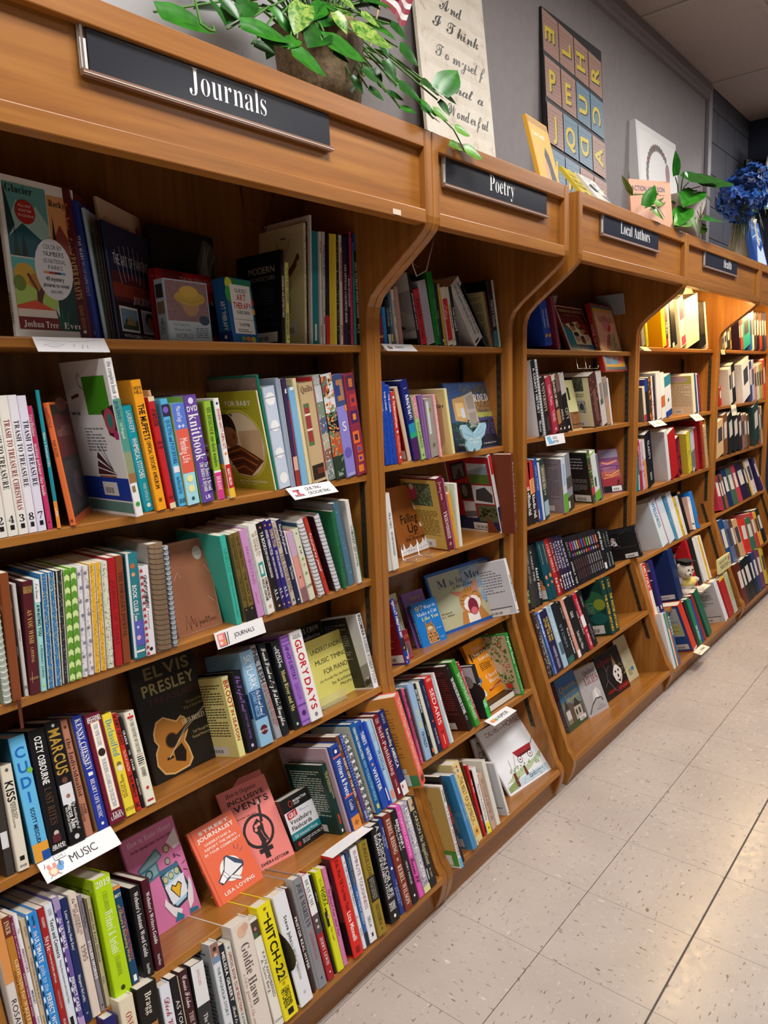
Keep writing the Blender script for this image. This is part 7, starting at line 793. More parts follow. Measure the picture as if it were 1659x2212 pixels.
["L4",1.3992,0.1812,0.6421,-0.28,-0.055,0.016,0.0207,0.12,0.2072,"201826","sixth dark slim series spine with blue accents","# .12 .3 3a60b8 .2 .8|# .36 .42 a05878 .2 .8|.5 .9 B*.5 6a4444 BOOK TITLE",{}],
["L4",1.4212,0.1812,0.6421,-0.28,-0.048,0.014,0.0209,0.12,0.206,"1a1a1e","seventh dark slim series spine with scarlet accents","# .12 .3 b03838 .2 .8|# .36 .42 c08040 .2 .8|.5 .9 B*.5 a8a4a8 BOOK TITLE",{}],
["L4",1.4434,0.1812,0.6421,-0.279,-0.041,0.012,0.0211,0.12,0.2047,"241a18","eighth dark slim series spine with green accents","# .12 .3 58a060 .2 .8|# .36 .42 c03048 .2 .8|.5 .9 B*.5 a8a4a8 BOOK TITLE",{}],
["L4",1.4658,0.1812,0.6421,-0.279,-0.034,0.01,0.0213,0.12,0.2035,"1c1418","ninth dark slim series spine with olive accents","# .12 .3 a8a060 .2 .8|# .36 .42 7a58b0 .2 .8|.5 .9 B*.5 a8a4a8 BOOK TITLE",{}],
["L4",1.4885,0.1812,0.6421,-0.279,-0.026,0.008,0.0215,0.12,0.2022,"201826","tenth dark slim series spine with lilac accents","# .12 .3 787cb0 .2 .8|# .36 .42 9aa0a8 .2 .8|.5 .9 B*.5 a8a4a8 BOOK TITLE",{}],
["L4",1.5114,0.1812,0.6421,-0.279,-0.018,0.005,0.0218,0.12,0.201,"1a1a1e","eleventh dark slim series spine with pink accents","# .12 .3 a05878 .2 .8|# .36 .42 b8a878 .2 .8|.5 .9 B*.5 a8a4a8 BOOK TITLE",{}],
["L4",1.5345,0.1812,0.6421,-0.279,-0.01,0.003,0.022,0.12,0.1997,"241a18","twelfth dark slim series spine with amber accents","# .12 .3 c08040 .2 .8|# .36 .42 a83830 .2 .8|.5 .9 B*.5 a8a4a8 BOOK TITLE",{}],
["L4",1.5598,0.1816,0.6438,-0.28,0.047,-0.013,0.0353,0.13,0.191,"141418","black spine with white name beside the striped set",".05 .5 B*.5 e0e0e0 JANE DEALE|# .8 .95 d8d8d8 0 .6",{}],
["L4",1.597,0.1819,0.6446,-0.28,0.083,-0.024,0.0302,0.13,0.1871,"101014","first narrow black spine by big black cover",".1 .5 R*.4 909090 NIGHT|.6 .95 B*.4 a8b0b8 AUTHOR",{}],
["L4",1.6291,0.1819,0.6446,-0.28,0.073,-0.021,0.0345,0.13,0.1852,"121418","second narrow black spine by big black cover",".1 .5 R*.4 909090 NIGHT|.6 .95 B*.4 a8b0b8 AUTHOR",{}],
["L4",1.8521,0.1312,0.6564,-0.274,0.03,0.191,0.0479,0.16,0.1567,"0b0b0e","large black book with pale burst and barcode",".1 .9 R*.5 a09890 THE LONG NIGHT",{"L":"blackburst"}],
["L5",0.838,0.0932,0.3961,-0.279,-0.0,-0.0,0.0218,0.14,0.2554,"3c2c28","speckled brown and white thriller spine","% 60 d8ccc0 86 .15",{}],
["L5",0.8602,0.0932,0.3961,-0.28,-0.073,0.021,0.0159,0.14,0.2518,"1c1618","black thriller spine with white author name",".3 .9 R*.5 d8d8d8 FORBIDDEN BOND",{}],
["L5",0.8765,0.0912,0.3967,-0.28,-0.074,0.021,0.0232,0.14,0.2464,"5c8cd8","sky blue thriller spine with white capitals",".04 .4 S*.7 f0f4fc INESCAPABLE|# 0 1 281c28 0 .3|.5 .95 B*.4 284878 TANGLED",{}],
["L5",0.9001,0.0912,0.3967,-0.28,-0.075,0.022,0.0572,0.14,0.2436,"221842","dark purple spine with yellow capitals",".12 .5 B@.7*.25 d8b838 THE PERFECT MAN|.12 .5 B@.35*.25 d8b838 AFTER THE END|.6 .95 R*.3 d0d0e0 HARPER MOON",{}],
["L5",0.9589,0.0912,0.3967,-0.28,-0.08,0.023,0.0392,0.14,0.2482,"a0bccc","icy blue spine headed by figure 2","= .06 S 506c80 .05 2|.2 .6 S*.4 e8f0f4 GLACIER LIGHT|# .6 .8 486070 .3 .9",{}],
["L5",1.005,0.0932,0.3961,-0.281,-0.107,0.031,0.0537,0.14,0.2483,"141a20","black spine with green-white foot","# .9 1 2c6058|.3 .8 R*.3 8090a0 STORM",{}],
["L5",1.0617,0.0932,0.3961,-0.281,-0.117,0.034,0.0277,0.14,0.2456,"131014","black spine with white lettering low down",".1 .3 R*.4 a0a0a0 AFTER THAT|.45 .9 B*.5 d8d8d8 Words to Remember",{}],
["L5",1.0898,0.0912,0.3967,-0.281,-0.118,0.034,0.0247,0.14,0.2451,"d09482","dusty pink spine with cream capitals",".1 .6 R*.5 e8d0c0 ANNA WHITE|# .88 1 f0e0d8",{}],
["L5",1.1201,0.0932,0.3961,-0.282,-0.126,0.036,0.057,0.14,0.2442,"151416","wide black spine with large white author name",".25 .35 B*.4 c8c8c8 Gild|.6 .92 R*.35 d8d8d8 Gabrielle Miller",{}],
["L5",1.1787,0.0932,0.3961,-0.282,-0.13,0.038,0.0259,0.14,0.2449,"181416","black and red thriller spine","# 0 1 901c2c .7 1|.2 .8 R*.4 c8c0c0 HER HANDS",{}],
["L5",1.2062,0.0932,0.3961,-0.282,-0.135,0.039,0.0312,0.14,0.244,"b81c30","red and white thriller spine","# .4 .6 e8e0e0|.1 .4 R*.4 f0d0d0 MOSSES|.65 .95 B*.4 f0d0d0 A MILLER",{}],
["L5",1.2433,0.0951,0.3956,-0.281,-0.119,0.034,0.0393,0.15,0.2464,"131114","black spine at the end of the thriller row",".1 .3 R*.3 a8a8a8 LONG NIGHT|.6 .9 R*.4 909090 author",{}],
["L5",1.4223,0.094,0.3992,-0.28,0.073,-0.021,0.042,0.14,0.2464,"0c362e","first teal green spine with yellow capitals",".05 .2 R*.4 d8a020 LEE|.3 .95 B*.5 e8b020 THE WRITER UPSTAIRS",{"L":"writer"}],
["L5",1.4661,0.0946,0.4013,-0.281,0.121,-0.035,0.0428,0.14,0.2418,"0c362e","second teal green spine with yellow capitals",".05 .2 R*.4 d8a020 LEE|.3 .95 B*.5 e8b020 THE WRITER UPSTAIRS",{}],
["L6",1.0663,0.1393,0.0664,0.005,-0.351,-1.589,0.022,0.168,0.2219,"5a5448","victorian mansion book with blue sky cover",".05 .95 B 8a6ac0 MANSION MYSTERY",{"R":"mansion","f":1}],
["L6",1.2353,0.128,0.0688,0.062,-0.382,-1.795,0.022,0.14,0.2065,"b0acac","grey stone-textured book with tall red title",".1 .6 S 604c54 LILIES",{"R":"lilies","f":1}],
["L6",1.433,0.1175,0.0737,0.021,-0.377,-1.646,0.006,0.221,0.2017,"181416","black ghost photo book with red lettering","",{"R":"ghost","f":1}],
["L6",1.6861,0.1261,0.0711,0.016,-0.393,-1.627,0.006,0.119,0.21,"bcb494","faded cream sketch book with blue stamp","",{"R":"oldsketch","f":1}],
["H1",1.9936,0.197,1.647,0.0,-0.33,-0.0,0.0396,0.14,0.099,"a09c98","grey spine on the lit top shelf","",{}],
["H1",2.0473,0.197,1.647,0.0,-0.264,-0.0,0.0295,0.14,0.1154,"c8d020","lime yellow patterned spine","% 30 8aa020 87 .15",{}],
["H1",2.2715,0.197,1.647,0.0,-0.254,-0.0,0.053,0.16,0.1964,"f0d000","bright yellow health book","",{"L":"plain:d8a800"}],
["H1",2.327,0.197,1.647,0.0,-0.255,-0.0,0.027,0.14,0.2115,"c83050","pink and red health spine","# .35 .8 2a2030|.4 .7 B w HEAL",{}],
["H1",2.3613,0.197,1.647,0.0,-0.231,-0.0,0.0248,0.14,0.2209,"e8e4d0","white health spine with black letters",".2 .8 B k WELL BODY",{}],
["H1",2.4163,0.197,1.647,0.0,-0.33,-0.0,0.0704,0.16,0.2403,"161616","black health spine","# .9 1 f0f0e0 0 .4",{}],
["H1",2.531,0.193,1.647,0.0,-0.33,-0.0,0.0916,0.15,0.2595,"f0f0da","white health book with pink blocks","# .02 .45 d84870 .2 .9|# .8 .98 d84870 .2 .9|= .65 R k .02 text",{}],
["H1",2.628,0.193,1.647,0.0,-0.239,-0.0,0.2143,0.14,0.2592,"f4f0d0","wide cream health box set","= .55 B 303030 .05 mia|# .5 .51 d0c8a0|# .9 .91 d0c8a0",{}],
["H1",2.8668,0.195,1.647,0.0,-0.308,-0.0,0.1038,0.16,0.2466,"1a1a1a","thick black health reference",".1 .7 S*.5 5a5a50 THE WAY TO HEALTH",{}],
["H1",2.9836,0.197,1.647,0.0,-0.33,-0.0,0.0346,0.15,0.2669,"f0ecd8","thin white spine by the face cutout","% 20 905040 88 .2",{}],
["H2",2.0341,0.195,1.286,0.0,-0.247,-0.0,0.0309,0.13,0.1734,"dccaa8","cream and red spine with grey back cover","# .8 1 b02028",{"L":"plain:68685e"}],
["H2",2.077,0.197,1.286,0.0,-0.246,-0.0,0.0337,0.15,0.212,"1c3a90","navy blue hardcover with black front","# .3 1 141414",{"L":"plain:1c3a90"}],
["H2",2.113,0.197,1.286,0.0,-0.225,-0.0,0.0411,0.14,0.2173,"483420","orange and black striped spine","% 20 d88030 89 .3",{}],
["H2",2.1564,0.197,1.286,0.0,-0.23,-0.0,0.0208,0.14,0.2229,"e0d8d4","white and red spine","% 16 b03030 90 .3",{}],
["H2",2.1795,0.197,1.286,0.0,-0.237,-0.0,0.0281,0.14,0.2229,"1c2430","dark navy spine with red dots","% 12 c03030 91 .2",{}],
["H2",2.217,0.197,1.286,0.0,-0.188,-0.0,0.0573,0.16,0.2389,"e2dcd8","tall white health spine","",{}],
["H2",2.2815,0.197,1.286,0.0,-0.213,-0.0,0.0539,0.15,0.2332,"e8e4de","white spine with orange foot","# .5 .75 c06830",{}],
["H2",2.3403,0.197,1.286,0.0,-0.229,-0.0,0.0934,0.14,0.2178,"d8dce0","white spine with teal head and blue foot","# 0 .25 2c7c90|o .6 304030 .2|# .85 1 1c3c88",{}],
["H2",2.7817,0.195,1.286,0.0,-0.287,-0.0,0.0413,0.16,0.2256,"ece0c0","cream spine with large striped back cover","",{"L":"greenback"}],
["H2",2.8325,0.197,1.286,0.0,-0.318,-0.0,0.033,0.15,0.2316,"2a5078","blue health spine","",{}],
["H2",2.8685,0.197,1.286,0.0,-0.322,-0.0,0.0151,0.15,0.2345,"e0e0e0","thin white spine near the end","",{}],
["H2",2.8867,0.197,1.286,0.0,-0.33,-0.0,0.0367,0.15,0.2299,"6a2040","maroon last health spine","% 16 b07090 92 .2",{}],
["H3",1.9354,0.197,0.95,0.0,-0.145,-0.0,0.056,0.14,0.194,"108088","teal spine by the left panel","# .6 1 d0d8d8 .8 1",{}],
["H3",2.0022,0.197,0.95,0.0,-0.276,-0.0,0.0375,0.15,0.2528,"a82444","crimson sociology spine",".1 .6 R*.5 f0d0d8 HUMAN SOCIOLOGY",{}],
["H3",2.0419,0.197,0.95,0.0,-0.278,-0.0,0.0291,0.15,0.253,"c8b8c8","pale lilac spine","% 14 c04080 93 .3",{}],
["H3",2.0733,0.197,0.95,0.0,-0.282,-0.0,0.0317,0.15,0.2571,"d89860","peach spine beside the black one","# 0 .4 e0d8d0",{}],
["H3",2.1079,0.193,0.95,0.0,-0.288,-0.0,0.0779,0.15,0.2853,"14161e","thick black textbook",".15 .5 B*.3 d0d0d8 CLARITY|.75 .9 B*.3 c0c0c8 B&W",{}],
["H3",2.3942,0.195,0.95,0.0,-0.323,-0.0,0.0413,0.19,0.2832,"dcdce0","tall white textbook with plain white back","",{"L":"plain:d4d4da"}],
["H3",2.4524,0.195,0.95,0.0,-0.331,-0.0,0.0973,0.15,0.2675,"b8161a","thick red textbook","",{}],
["H3",2.5551,0.195,0.95,0.0,-0.329,-0.0,0.0605,0.13,0.2295,"88182c","dark red spine with black squares","% 16 1c1018 94 .3",{}],
["H3",2.7292,0.195,0.95,0.0,-0.33,-0.0,0.0571,0.15,0.2456,"d4c430","yellow textbook with yellow printed back","% 16 a09820 95 .15",{"L":"plain:c8b838"}],
["H3",2.7972,0.197,0.95,0.0,-0.33,-0.0,0.0661,0.15,0.2509,"70727a","grey spine with white head","# 0 .5 c8c8cc|# .9 1 e0e0e0 .2 .5",{}],
["H3",2.8693,0.197,0.95,0.0,-0.33,-0.0,0.0553,0.17,0.2605,"a81c24","red hardcover textbook","",{"L":"plain:90161c"}],
["H3",2.9906,0.197,0.95,0.0,-0.33,-0.0,0.048,0.16,0.3067,"9a1820","red comb-bound manual","",{"coil":"d8a838"}],
["H3",3.0516,0.197,0.95,0.0,-0.33,-0.0,0.0392,0.15,0.2653,"cfc4a8","cream comb-bound manual by the side panel","",{"coil":"584838"}],
["H4",2.2778,0.3047,0.5765,0.116,-0.255,-2.005,0.015,0.156,0.2428,"b4141a","red book with smiling dark-haired woman photo","",{"R":"smile","f":1}],
["H4",2.2784,0.1772,0.6131,-0.282,-0.138,0.04,0.0964,0.16,0.2526,"d0dce4","pale blue and white textbook",".05 .6 B*.4 2c6c98 WELLNESS|# 0 1 c03880 .92 1",{}],
["H4",2.3878,0.1772,0.6131,-0.283,-0.162,0.047,0.0885,0.15,0.2521,"d0dae2","white textbook with blue tint","",{}],
["H4",2.4829,0.1772,0.6131,-0.281,-0.105,0.03,0.0379,0.15,0.246,"4484ac","steel blue textbook spine","% 16 a8c8d8 96 .2",{}],
["H4",2.5291,0.1772,0.6131,-0.28,-0.067,0.019,0.0721,0.17,0.263,"dfe3e6","tall white textbook spine","",{}],
["H4",2.6128,0.1791,0.6126,-0.28,-0.075,0.021,0.0284,0.14,0.2286,"d8b020","yellow spine on fourth health shelf","% 14 4a4418 97 .3",{}],
["H4",2.644,0.1791,0.6126,-0.279,-0.015,0.004,0.0373,0.14,0.2282,"dcd8d0","white spine after the yellow one","",{}],
["H4",2.6872,0.1791,0.6126,-0.279,-0.013,0.004,0.0468,0.16,0.2466,"161412","black spine with orange head","# 0 .06 c08040",{}],
["H4",2.7845,0.1815,0.6211,-0.284,0.178,-0.052,0.0484,0.13,0.1958,"e0d8d4","white book with pink back cover","# .8 .85 2c8078 0 .8",{"L":"plain:d8a898"}],
["H4",2.8667,0.1797,0.6147,-0.28,0.043,-0.012,0.0498,0.16,0.2222,"2478c8","bright blue textbook by the side panel","# .7 .9 8a4030 .5 1",{}],
["H5",1.907,0.0814,0.3401,-0.279,0.019,-0.005,0.0534,0.12,0.2715,"e8e0d8","red and white spine with orange edge","# 0 .5 b81c20|.05 .48 B*.5 f4e8e0 HISTORIC|# 0 1 e87828 0 .3",{}],
["H5",1.9972,0.08,0.3422,-0.28,0.064,-0.018,0.04,0.14,0.2683,"241c68","purple book with white framed photo back","# .85 .92 c8c8d0 .2 .6",{"L":"purpleback"}],
["H5",2.2782,0.0858,0.341,-0.28,0.045,-0.013,0.066,0.19,0.27,"12285a","large navy hardcover with white label","",{"L":"navyback"}],
["H5",2.5702,0.0851,0.3383,-0.279,0.01,-0.003,0.0293,0.17,0.27,"b8141c","red book with suited man photo","",{"L":"suit"}],
["H5",2.6083,0.0857,0.3404,-0.279,0.038,-0.011,0.0627,0.16,0.2674,"141210","black spine behind the white book","",{}],
["H5",2.7044,0.085,0.338,-0.28,-0.081,0.023,0.0474,0.14,0.251,"dcdad8","white book with printed grey back","",{"L":"whiteback"}],
["H5",2.7522,0.0812,0.3391,-0.279,-0.027,0.008,0.0725,0.14,0.2551,"e8e4dc","white spine with yellow stripe","# 0 1 e0b020 .2 .6|.2 .7 B*.3 b08010 DOWNLOAD",{}],
["H6",1.907,-0.0178,0.103,-0.279,0.037,-0.011,0.0133,0.16,0.2748,"dcdcdc","white slim volume at the low left corner","",{}],
["H6",1.9207,-0.0178,0.1031,-0.279,0.036,-0.01,0.0165,0.16,0.2717,"d4d0dc","lilac-white slim volume","",{}],
["H6",1.9376,-0.0178,0.1031,-0.279,0.034,-0.01,0.0152,0.16,0.2668,"0c8070","teal slim volume","",{}],
["H6",1.9531,-0.0178,0.103,-0.279,0.034,-0.01,0.0123,0.16,0.2661,"e4dcd8","white slim volume beside the orange one","# 0 .3 a08870",{}],
["H6",1.9658,-0.0178,0.103,-0.279,0.032,-0.009,0.0139,0.16,0.2645,"d85830","orange slim volume","# 0 .3 507848",{}],
["H6",1.9801,-0.0177,0.1033,-0.279,0.031,-0.009,0.024,0.16,0.2654,"1c5c88","blue-green slim volume with white letters",".05 .5 B*.6 d0e8e0 RECIPES",{}],
["H6",2.1992,-0.0198,0.1031,-0.285,-0.194,0.056,0.0593,0.17,0.2626,"cc3418","orange-red spine with blue panelled back","# .97 1 e8e0d8",{"L":"bluepanel"}],
["H6",2.2794,-0.016,0.102,-0.283,-0.17,0.049,0.0296,0.15,0.2571,"161418","black spine on the bottom health shelf","",{}],
["H6",2.3094,-0.0179,0.1026,-0.281,-0.104,0.03,0.042,0.15,0.2557,"107858","green spine with white title",".6 .9 B*.5 e0f0e8 SHE SPEAKS",{}],
["H6",2.3631,-0.016,0.102,-0.282,-0.148,0.043,0.0257,0.15,0.2416,"24408c","blue spine on the bottom health shelf","",{}],
["H6",2.3945,-0.016,0.102,-0.282,-0.149,0.043,0.0347,0.16,0.2575,"8a1c24","dark red spine on the bottom health shelf","",{}],
["H6",2.4673,-0.016,0.102,-0.285,-0.206,0.06,0.0657,0.18,0.2652,"0a5c44","dark green hardcover with large cover","",{}],
["H6",2.7832,-0.016,0.102,-0.283,-0.16,0.046,0.0535,0.17,0.2453,"dcdce0","white textbook with printed white back","",{"L":"whiteback"}],
["H6",2.8639,-0.016,0.102,-0.281,-0.119,0.034,0.0971,0.16,0.2322,"ac1c20","wide red spine with yellow head","# 0 .06 e0d020",{}],
["H6",2.9681,-0.016,0.102,-0.28,-0.047,0.013,0.0607,0.15,0.2435,"c8d0a0","pale green and black comb-bound volume","# .7 1 d8d8d8",{"coil":"202020"}],
["Z1",3.2856,0.195,1.65,0.0,-0.33,-0.0,0.0419,0.14,0.0797,"a89878","tan far spine","# .2 .6 40404c .2 .8",{}],
["Z1",3.338,0.195,1.65,0.0,-0.33,-0.0,0.0534,0.14,0.0992,"e0dcd0","white far spine","# .2 .6 40404c .2 .8",{}],
["Z1",3.3986,0.195,1.65,0.0,-0.33,-0.0,0.0618,0.14,0.1296,"282828","charcoal far spine","# .2 .6 d8d0c8 .2 .8",{}],
["Z1",3.4641,0.195,1.65,0.0,-0.33,-0.0,0.0296,0.14,0.1461,"c89858","amber far spine","# .2 .6 40404c .2 .8",{}],
["Z1",3.6655,0.195,1.65,0.0,-0.27,-0.0,0.0355,0.14,0.1925,"2a1838","purple far spine","# .2 .6 d8d0c8 .2 .8",{}],
["Z1",3.709,0.195,1.65,0.0,-0.266,-0.0,0.0481,0.14,0.201,"c84030","red-white far spine","# .2 .6 d8d0c8 .2 .8",{}],
["Z1",3.7611,0.195,1.65,0.0,-0.277,-0.0,0.1702,0.14,0.2189,"2c9c98","wide teal far spine","# .2 .6 40404c .2 .8",{}],
["Z1",3.9356,0.195,1.65,0.0,-0.266,-0.0,0.0516,0.14,0.2482,"2c68c0","blue far spine","# .2 .6 40404c .2 .8",{}],
["Z1",3.9915,0.195,1.65,0.0,-0.275,-0.0,0.0437,0.14,0.2607,"e8e4dc","bright white far spine","# .2 .6 40404c .2 .8",{}],
["Z1",4.044,0.195,1.65,0.0,-0.301,-0.0,0.0623,0.14,0.253,"4a3c38","brown far spine","# .2 .6 d8d0c8 .2 .8",{}],
["Z1",4.1107,0.195,1.65,0.0,-0.306,-0.0,0.0681,0.14,0.256,"1c1c20","black far spine","# .2 .6 d8d0c8 .2 .8",{}],
["Z1",4.1834,0.195,1.65,0.0,-0.311,-0.0,0.0649,0.14,0.2551,"b84030","brick far spine","# .2 .6 d8d0c8 .2 .8",{}],
["Z1",4.253,0.195,1.65,0.0,-0.316,-0.0,0.0615,0.14,0.2641,"34302c","grey far spine","# .2 .6 d8d0c8 .2 .8",{}],
["Z1",4.3192,0.195,1.65,0.0,-0.321,-0.0,0.0602,0.14,0.2634,"2c4484","navy far spine","# .2 .6 d8d0c8 .2 .8",{}],
["Z2",3.2795,0.195,1.305,0.0,-0.33,-0.0,0.0403,0.14,0.1185,"c02c1c","red far spine","# .2 .6 d8d0c8 .2 .8",{}],
["Z2",3.4978,0.195,1.305,0.0,-0.33,-0.0,0.0642,0.14,0.2363,"d8d4c8","cream far spine","# .2 .6 40404c .2 .8",{}],
["Z2",3.5658,0.195,1.305,0.0,-0.33,-0.0,0.0734,0.14,0.2614,"181818","black far spine","# .2 .6 d8d0c8 .2 .8",{}],
["Z2",3.8118,0.195,1.305,0.0,-0.344,-0.0,0.1735,0.14,0.2689,"ece8e4","wide white far spine","# .2 .6 40404c .2 .8",{}],
["Z2",3.9897,0.195,1.305,0.0,-0.321,-0.0,0.057,0.14,0.281,"3c4470","slate far spine","# .2 .6 d8d0c8 .2 .8",{}],
["Z2",4.0512,0.195,1.305,0.0,-0.325,-0.0,0.0581,0.14,0.283,"b8b4d8","lilac far spine","# .2 .6 40404c .2 .8",{}],
["Z2",4.1183,0.195,1.305,0.0,-0.33,-0.0,0.0592,0.14,0.2436,"c89070","peach far spine","# .2 .6 40404c .2 .8",{}],
["Z2",4.1821,0.195,1.305,0.0,-0.33,-0.0,0.0557,0.14,0.2536,"e0d8c4","ivory far spine","# .2 .6 40404c .2 .8",{}],
["Z2",4.2425,0.195,1.305,0.0,-0.33,-0.0,0.0662,0.14,0.2576,"a8b058","olive far spine","# .2 .6 40404c .2 .8",{}],
["Z2",4.3134,0.195,1.305,0.0,-0.33,-0.0,0.0481,0.14,0.2722,"d87850","orange far spine","# .2 .6 40404c .2 .8",{}],
["Z2",4.3664,0.195,1.305,0.0,-0.33,-0.0,0.0526,0.14,0.2953,"d04030","scarlet far spine","# .2 .6 d8d0c8 .2 .8",{}],
["Z3",3.2591,0.195,0.985,0.0,-0.19,-0.0,0.1351,0.14,0.226,"e0bc88","wide tan far spine","# .2 .6 40404c .2 .8",{}],
["Z3",3.4014,0.195,0.985,0.0,-0.208,-0.0,0.0886,0.14,0.2676,"7c4c28","brown far spine","# .2 .6 d8d0c8 .2 .8",{}],
["Z3",3.5278,0.195,0.985,0.0,-0.33,-0.0,0.1119,0.14,0.264,"18201c","black far spine","# .2 .6 d8d0c8 .2 .8",{}],
["Z3",3.6475,0.195,0.985,0.0,-0.33,-0.0,0.1121,0.14,0.2655,"20201e","charcoal far spine","# .2 .6 d8d0c8 .2 .8",{}],
["Z3",3.7678,0.195,0.985,0.0,-0.33,-0.0,0.0702,0.14,0.254,"2c2824","dark far spine","# .2 .6 d8d0c8 .2 .8",{}],
["Z3",3.8421,0.195,0.985,0.0,-0.33,-0.0,0.059,0.14,0.2479,"a06870","rose far spine","# .2 .6 40404c .2 .8",{}],
["Z3",3.9054,0.195,0.985,0.0,-0.33,-0.0,0.0601,0.14,0.2489,"786c38","olive far spine","# .2 .6 d8d0c8 .2 .8",{}],
["Z3",3.9741,0.195,0.985,0.0,-0.33,-0.0,0.0525,0.14,0.2404,"6c3c38","rust far spine","# .2 .6 d8d0c8 .2 .8",{}],
["Z3",4.1525,0.195,0.985,0.0,-0.336,-0.0,0.14,0.14,0.2953,"24403c","dark green far spine","# .2 .6 d8d0c8 .2 .8",{}],
["Z3",4.2972,0.195,0.985,0.0,-0.324,-0.0,0.0432,0.14,0.2857,"8a6450","thin brown far spine","# .2 .6 d8d0c8 .2 .8",{}],
["Z3",4.3452,0.195,0.985,0.0,-0.33,-0.0,0.0389,0.14,0.2826,"c8b090","thin beige far spine","# .2 .6 40404c .2 .8",{}],
["Z4",3.3182,0.1821,0.6512,-0.282,0.131,-0.038,0.0819,0.14,0.2263,"a82c40","crimson far spine","# .2 .6 d8d0c8 .2 .8",{}],
["Z4",3.4038,0.1804,0.6453,-0.281,0.111,-0.032,0.0427,0.14,0.2201,"2c3430","dark grey far spine","# .2 .6 d8d0c8 .2 .8",{}],
["Z4",3.4521,0.1803,0.6449,-0.28,0.085,-0.025,0.051,0.14,0.2261,"8a5438","copper far spine","# .2 .6 d8d0c8 .2 .8",{}],
["Z4",3.5127,0.1803,0.645,-0.28,0.044,-0.013,0.1009,0.14,0.2476,"1c2c58","navy far spine","# .2 .6 d8d0c8 .2 .8",{}],
["Z4",3.6214,0.1795,0.6421,-0.279,0.012,-0.004,0.1207,0.14,0.2497,"44604c","moss green far spine","# .2 .6 d8d0c8 .2 .8",{}],
["Z4",3.7504,0.1791,0.6406,-0.279,-0.02,0.006,0.0874,0.14,0.2512,"c03848","coral far spine","# .2 .6 d8d0c8 .2 .8",{}],
["Z4",3.8462,0.1791,0.6406,-0.28,-0.047,0.014,0.1735,0.14,0.2496,"241838","violet-black far spine","# .2 .6 d8d0c8 .2 .8",{}],
["Z4",4.0287,0.1791,0.6406,-0.28,-0.082,0.024,0.0449,0.14,0.245,"2c2c30","black far spine","# .2 .6 d8d0c8 .2 .8",{}],
["Z4",4.0781,0.1791,0.6406,-0.281,-0.099,0.028,0.0318,0.14,0.2518,"d0a838","yellow far spine","# .2 .6 40404c .2 .8",{}],
["Z4",4.1191,0.1791,0.6406,-0.28,-0.081,0.023,0.1069,0.14,0.2553,"dcc8c0","white floral far spine","# .2 .6 40404c .2 .8",{}],
["Z4",4.3558,0.1791,0.6406,-0.286,-0.212,0.062,0.0542,0.14,0.2586,"2c2458","indigo far spine","# .2 .6 d8d0c8 .2 .8",{}],
["Z4",4.415,0.1791,0.6406,-0.283,-0.161,0.047,0.004,0.14,0.2581,"d8a898","pink far spine","# .2 .6 40404c .2 .8",{}],
["Z5",3.177,0.0782,0.3189,-0.279,0.003,-0.001,0.1059,0.14,0.2983,"1c4474","blue comic far spine","# .2 .6 d8d0c8 .2 .8",{}],
["Z5",3.2833,0.0781,0.3188,-0.279,0.002,-0.001,0.0862,0.14,0.2806,"5a6890","slate comic far spine","# .2 .6 40404c .2 .8",{}],
["Z5",3.3699,0.0781,0.3187,-0.279,0.002,-0.0,0.0738,0.14,0.2708,"58402c","brown far spine","# .2 .6 d8d0c8 .2 .8",{}],
["Z5",3.4506,0.0781,0.3186,-0.279,-0.024,0.007,0.1104,0.14,0.2548,"c8a078","tan wedge far spine","# .2 .6 40404c .2 .8",{}],
["Z5",3.5651,0.0817,0.3311,-0.28,0.091,-0.026,0.1378,0.14,0.2297,"d03020","broad red far spine","# .2 .6 d8d0c8 .2 .8",{}],
["Z5",3.7115,0.0799,0.3249,-0.28,0.05,-0.014,0.1264,0.14,0.2174,"3c6c54","green far spine","# .2 .6 d8d0c8 .2 .8",{}],
["Z5",3.8468,0.0783,0.3194,-0.279,0.01,-0.003,0.0812,0.14,0.2401,"b84040","red comic far spine","# .2 .6 d8d0c8 .2 .8",{}],
["Z5",3.9326,0.0781,0.3186,-0.279,-0.009,0.003,0.0786,0.14,0.2317,"e0a030","orange comic far spine","# .2 .6 40404c .2 .8",{}],
["Z5",4.0252,0.0781,0.3186,-0.28,-0.059,0.017,0.0904,0.14,0.2399,"1c2420","black far spine","# .2 .6 d8d0c8 .2 .8",{}],
["Z6",3.177,-0.0179,0.0906,-0.279,-0.0,-0.0,0.1047,0.14,0.2609,"5c2014","brown leather far spine","# .2 .6 d8d0c8 .2 .8",{}],
["Z6",3.2821,-0.0179,0.0906,-0.28,-0.061,0.018,0.0715,0.14,0.2532,"14181c","black far spine","# .2 .6 d8d0c8 .2 .8",{}],
["Z6",3.3546,-0.0179,0.0906,-0.28,-0.057,0.016,0.1149,0.14,0.2578,"141814","ebony far spine","# .2 .6 d8d0c8 .2 .8",{}],
["Z6",3.4778,-0.0179,0.0906,-0.279,-0.005,0.002,0.0592,0.14,0.2564,"182038","midnight far spine","# .2 .6 d8d0c8 .2 .8",{}],
["Z6",3.5456,-0.0169,0.094,-0.28,0.047,-0.013,0.0736,0.14,0.2569,"2c3c68","blue far spine","# .2 .6 d8d0c8 .2 .8",{}],
["Z6",3.6236,-0.015,0.1007,-0.281,0.121,-0.035,0.0844,0.14,0.2503,"6c3c58","plum far spine","# .2 .6 d8d0c8 .2 .8",{}],
["Z6",3.717,-0.0139,0.1047,-0.287,0.224,-0.065,0.0638,0.14,0.2428,"bca830","gold far spine","# .2 .6 40404c .2 .8",{}],
]
